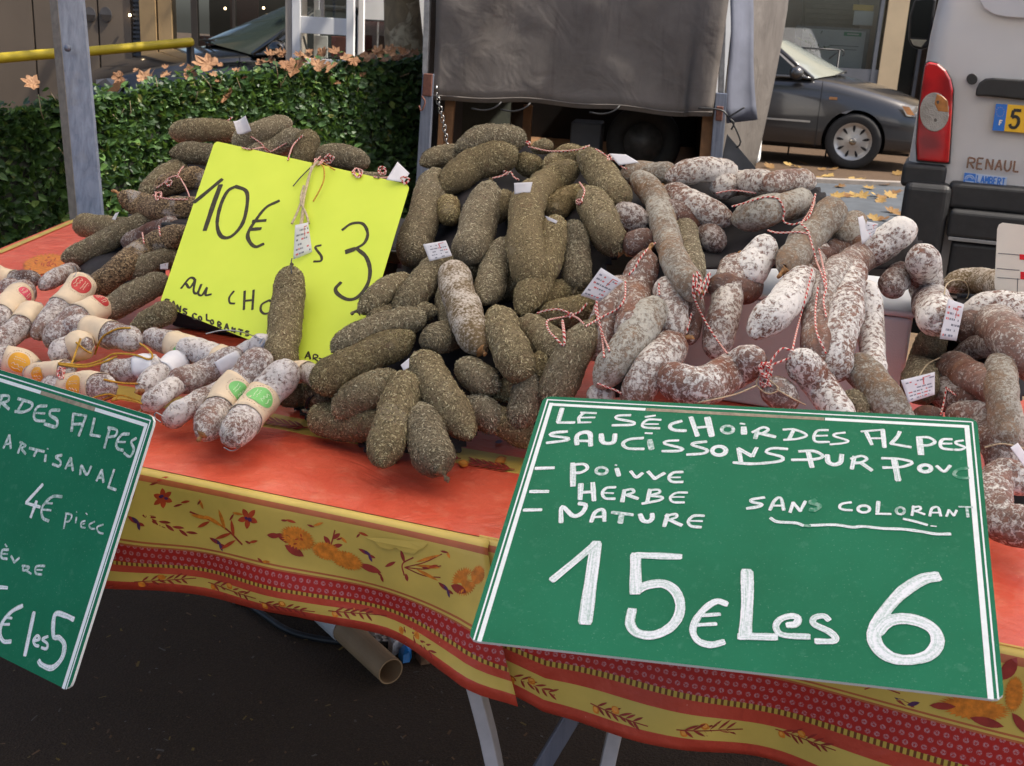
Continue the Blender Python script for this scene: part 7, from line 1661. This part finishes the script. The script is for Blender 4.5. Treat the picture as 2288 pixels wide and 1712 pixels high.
# ---- pavement, kerb and fallen leaves
def strip(pts,z,m,name,label): 
    V=[onz(x,y,0)*np.array([1,1,0])+ZU*z for x,y in pts]; o=mesh(name,V,[tuple(range(len(V)))],m,smooth=False,loc=(0,0,0)); tag(o,label,None,None,'structure'); return o
far1=[onz(x,y,0) for x,y in ((1560,398),(2330,432))]; dk=(far1[1]-far1[0])/np.linalg.norm(far1[1]-far1[0]); nk=np.array([-dk[1],dk[0],0])
ks=far1[0]-dk*1.0
o=mesh('kerb',*(lambda B:(B.V,B.F))(MB().box((0,0,0),(9,.16,.05),0,(dk,nk,ZU),ks)),MAT['kerb'],smooth=False,loc=(0,0,0)); tag(o,'low stone kerb strip between the market ground and the road',None,None,'structure')
sheet('road',[tuple((ks-nk*3.5-dk*1)[:2]),tuple((ks-nk*3.5+dk*12)[:2]),tuple((ks+dk*12-nk*.0)[:2]),tuple((ks-dk*1)[:2])],MAT['road'],.004,label='bluish worn pavement with fallen leaves beside the van')
GR='fallen plane leaves on the road'
RL=[(1722,372),(1760,366),(1792,364),(1836,378),(1850,392),(1828,398),(1842,404),(1860,378),(1900,402),(1916,404),(1868,438),(1888,436),(1925,438),(1905,436),(1958,436),(1972,442),(1990,438),(1965,448),(1890,482),(1912,486),(1950,488),(1972,490),(1992,472),(2003,478),(2000,430),(1940,420),(1975,412),(2004,388),(1780,372),(1880,416)]
for i,(x,y) in enumerate(RL):
    p=onz(x,y,.02); planeleaf(p,.075+.03*rnd.random(),(rnd.uniform(-.3,.3),rnd.uniform(-.5,0),1),rnd.uniform(0,6.3),'fallen_leaf',MAT['roadleaf'],'fallen yellow-brown plane leaf on the ground between the grey car and the van',GR,.25,100+i)
# ---- the van at the right
VA=VPl(at(2220,265,4.62),-20); va=empty('parked_van',tuple(VA.pt(.6,0,-2))); tag(va,'dusty white delivery van at the right edge, rear end with red lamp and yellow plate','van')
e0=VA.hit(2046,250)[0]; Wv,Lv=1.90,4.75
def vbody():
    zs_=[.42,.60,.80,1.0,1.25,1.5,1.7,1.84,1.93,1.97]; secs=[]
    for z in zs_:
        t=max(0,(z-1.5)/.47); ins=.03*max(0,(z-1.0))+.16*t**2.4; rr=.09
        x0,x1=e0+ins*.55,e0+Wv-ins*.55; y0=-.02-ins*.5; y1=-Lv+1.1*max(0,(z-1.0))
        P=[]
        for (cx_,cy_,a0) in ((x0+rr,y0-rr,90),(x0+rr,y1+rr,180),(x1-rr,y1+rr,270),(x1-rr,y0-rr,0)):
            for k in range(6): a=R(a0+k*18); P.append(VA.pt(cx_+rr*math.cos(a),z,cy_+rr*math.sin(a)))
        secs.append(P)
    V,Fc=loft(secs); return V,Fc
V,Fc=vbody(); o=mesh('body',V,Fc,MAT['vanwhite'],va,True); 
try: o.data.set_sharp_from_angle(angle=R(40))
except Exception: pass
def vpoly(name,m,pts,d0,d1,bevel=.004,pxs=True,parent=None,k=.27186,o_=(1688,0)):
    P=[VA.px(o_[0]+x*k,o_[1]+y*k,0) for x,y in pts]
    def f(B): B.prism([p+VA.n*d0 for p in P],VA.n*(d1-d0))
    return part(name,MAT[m],parent or va,f,bevel,seg=3)
tlm=vpoly('tail_lamp','redlens',[(1395,530),(1425,508),(1500,525),(1565,580),(1605,650),(1624,740),(1618,900),(1606,1100),(1590,1340),(1330,1318),(1322,1180),(1345,900),(1368,700)],-.03,.016,.010)
vpoly('lamp_seal','black',[(1388,522),(1425,498),(1504,516),(1573,574),(1614,646),(1634,740),(1628,900),(1616,1100),(1600,1350),(1322,1328),(1314,1180),(1336,900),(1360,700)],-.04,.004,.004)
def lens(name,m,cx_,cy_,rx,ry,d0,d1,cl=None): 
    pts=[(cx_+rx*math.cos(a),cy_+ry*math.sin(a)) for a in np.linspace(0,2*math.pi,28,endpoint=False)]
    if cl: pts=[(min(max(x,cl[0]),cl[1]),min(max(y,cl[2]),cl[3])) for x,y in pts]
    return vpoly(name,m,pts,d0,d1,.003,parent=tlm)
lens('clear_lens','clearlens',1472,920,122,160,.010,.021,(1352,1590,760,1080)); vpoly('amber_lens','amber',[(1490,768),(1540,790),(1582,830),(1590,925),(1500,915),(1470,850)],.015,.0222,.004,parent=tlm); lens('bulb_socket','grease',1500,838,12,15,.02,.0232); lens('bulb_socket','grease',1480,985,13,16,.018,.0218)
vpoly('door_stop','black',[(1780+46*math.cos(a),650+46*math.sin(a)) for a in np.linspace(0,2*math.pi,24,endpoint=False)],-.01,.012,.003)
vpoly('door_handle','black',[(1806,790),(1815,730),(1840,680),(1890,645),(1960,640),(2320,662),(2320,835),(1900,790)],-.01,.020,.008)
vpoly('rear_window','vanpane',[(1835,-200),(1840,0),(1880,70),(1960,120),(2060,140),(2400,160),(2400,-200)],-.01,.004,.003)
pl_=vpoly('number_plate','plateyel',[(1942,1070),(1975,850),(2700,905),(2690,1140)],-.005,.009,.002)
vpoly('country_band','blue',[(1944,1071),(1976,851),(2072,858),(2042,1078)],.0085,.0100,0,parent=pl_)
def vtext(name,m,strokes,wd,d,parent,k=.27186,o_=(1688,0)):
    B=MB(); i=0
    for pts in strokes:
        Q=pts if len(pts)<3 else crom(pts,6*len(pts)); P=[VA.px(o_[0]+x*k,o_[1]+y*k,d+.00004*i) for x,y in Q]; i+=1
        P=np.array(P); T=np.gradient(P,axis=0); T/=np.linalg.norm(T,axis=1)[:,None]; S_n=np.cross(VA.n,T); n=len(P)
        B.add([P[a]+S_n[a]*wd for a in range(n)]+[P[a]-S_n[a]*wd for a in range(n)],[(a,a+1,n+a+1,n+a) for a in range(n-1)])
    return B.build(name,[m],parent)
vtext('plate_letter',MAT['whitecard'],[[(2002,1030),(2010,990)],[(2006,990),(2030,993)],[(2005,1008),(2022,1010)]],.0025,.0115,pl_)
vtext('plate_stars',MAT['plateyel'],[[(2010+32*math.cos(a),920+38*math.sin(a)),(2014+32*math.cos(a),920+38*math.sin(a))] for a in np.linspace(0,2*math.pi,12,endpoint=False)],.0012,.0115,pl_)
vtext('plate_number',MAT['black'],[[(2185,910),(2120,906)],[(2122,906),(2108,965)],[(2108,968),(2135,958),(2160,975),(2160,1015),(2135,1048),(2100,1045),(2090,1020)],[(2280,915),(2262,1052)],[(2285,918),(2330,935),(2320,980),(2275,985)]],.0060,.0115,pl_)
LT={'R':[[(0,1),(0,0)],[(0,0),(.8,.1),(.8,.42),(0,.5)],[(.35,.52),(.9,1)]],'E':[[(.8,0),(0,0)],[(0,0),(0,1)],[(0,1),(.8,1)],[(0,.5),(.65,.5)]],'N':[[(0,1),(0,0)],[(0,0),(.85,1)],[(.85,1),(.85,0)]],'A':[[(0,1),(.45,0)],[(.45,0),(.9,1)],[(.2,.65),(.7,.65)]],'U':[[(0,0),(0,.7),(.4,1),(.8,.7),(.8,0)]],'L':[[(0,0),(0,1)],[(0,1),(.7,1)]],'T':[[(0,0),(.9,0)],[(.45,0),(.45,1)]],'M':[[(0,1),(0,0)],[(0,0),(.45,.7)],[(.45,.7),(.9,0)],[(.9,0),(.9,1)]],'B':[[(0,0),(0,1)],[(0,0),(.7,.1),(.7,.42),(0,.5)],[(0,.5),(.8,.6),(.8,.92),(0,1)]]}
def word(txt,x,y,dx,dy,h,wf):
    out=[]
    for i,c in enumerate(txt):
        for st_ in LT[c]: out.append([(x+i*dx+p*dx*wf-q*h*.0-(q)*h*.14,y+i*dy+q*h+p*dy*wf) for p,q in st_])
    return out
vtext('maker_lettering',MAT['chrome'],word('RENAULT',1752,1295,76,5.5,88,.78),.0040,.006,va)
st_=vpoly('dealer_sticker','bluepale',[(1716,1418),(2068,1458),(2058,1552),(1704,1510)],-.002,.003,0)
vpoly('sticker_emblem','blue',[(1718,1419),(1812,1430),(1802,1524),(1706,1511)],.0032,.0042,0,parent=st_)
vtext('sticker_emblem_print',MAT['bluepale'],[[(1760+k*38*math.cos(a),1475+k*34*math.sin(a)) for a in np.linspace(math.pi,2*math.pi,8)] for k in (1,.6)]+[[(1722,1488),(1796,1498)]],.0018,.0052,st_)
vtext('sticker_lettering',MAT['blue'],word('LAMBERT',1826,1440,34,4.4,58,.76),.0024,.0045,st_)
vtext('sticker_small_print',MAT['linegrey'],[[(1840+i*28,1527+i*3.4),(1858+i*28,1529+i*3.4)] for i in range(7)],.0012,.0045,st_)
# bumper: corner piece, main piece, step
def bb(name,x0,y0,x1,y1,d0,d1,m='black',bv=.02): return part(name,MAT[m],va,lambda B:VA.box(B,VA.rect(x0,y0,x1,y1),d0,d1),bv,seg=4)
bb('bumper',2014,366,2114,420,-.35,.020); bb('bumper',2006,405,2110,640,-.40,.085,bv=.03); bb('bumper',2112,437,2900,500,-.2,.050,bv=.02); bb('bumper',2112,498,2900,566,-.25,.090,bv=.02); bb('bumper_strip',2112,562,2900,570,-.1,.095,'greyframe',.002); bb('bumper',2110,572,2900,700,-.3,.075,bv=.02)
vpoly('reflector','redrefl',[(1722,640),(1912,662),(1908,694),(1716,676)],.07,.080,.002,o_=(1688,420))
mp_=VA.pt(e0-.04,1.42,-3.55); 
mi=at(2056,55,float(np.dot(RM.T@(mp_-CAM),(0,0,-1))))
def mir(B):
    P=[mi+VA.u*x+ZU*z for x,z in ((-.06,.17),(.02,.185),(.08,.18),(.08,-.15),(.03,-.17),(-.03,-.155),(-.065,-.10),(-.08,.06))]; B.prism(P,-VA.n*.10)
m0=part('mirror',MAT['black'],va,mir,.02,seg=3)
part('mirror_glass',MAT['glass'],m0,lambda B:B.prism([mi+VA.u*x+ZU*z+VA.n*.001 for x,z in ((-.05,.155),(.02,.168),(.065,.165),(.065,-.09),(-.05,-.085),(-.065,.05))],VA.n*.003))
part('mirror_glass',MAT['chrome'],m0,lambda B:B.prism([mi+VA.u*x+ZU*z+VA.n*.001 for x,z in ((-.05,-.10),(.06,-.10),(.03,-.15),(-.025,-.14))],VA.n*.003))
part('mirror_arm',MAT['black'],m0,lambda B:B.tube([mi+VA.u*.05-VA.n*.05,mi+VA.u*.20-VA.n*.1],.03,8))
for a,d in ((e0+.15,-.85),(e0+Wv-.15,-.85),(e0+.15,-3.9),(e0+Wv-.15,-3.9)):
    w4=wheel(va,0,0,0,.32,-1 if a<e0+1 else 1); w4.location=Vector(VA.pt(a,.32,d)-np.array(va.location)); w4.rotation_euler=(0,0,R(-20)+math.pi/2)
part('underbody',MAT['darkinside'],va,lambda B:VA.box(B,(e0+.25,.25,e0+Wv-.25,.5),-Lv+.2,-.2))
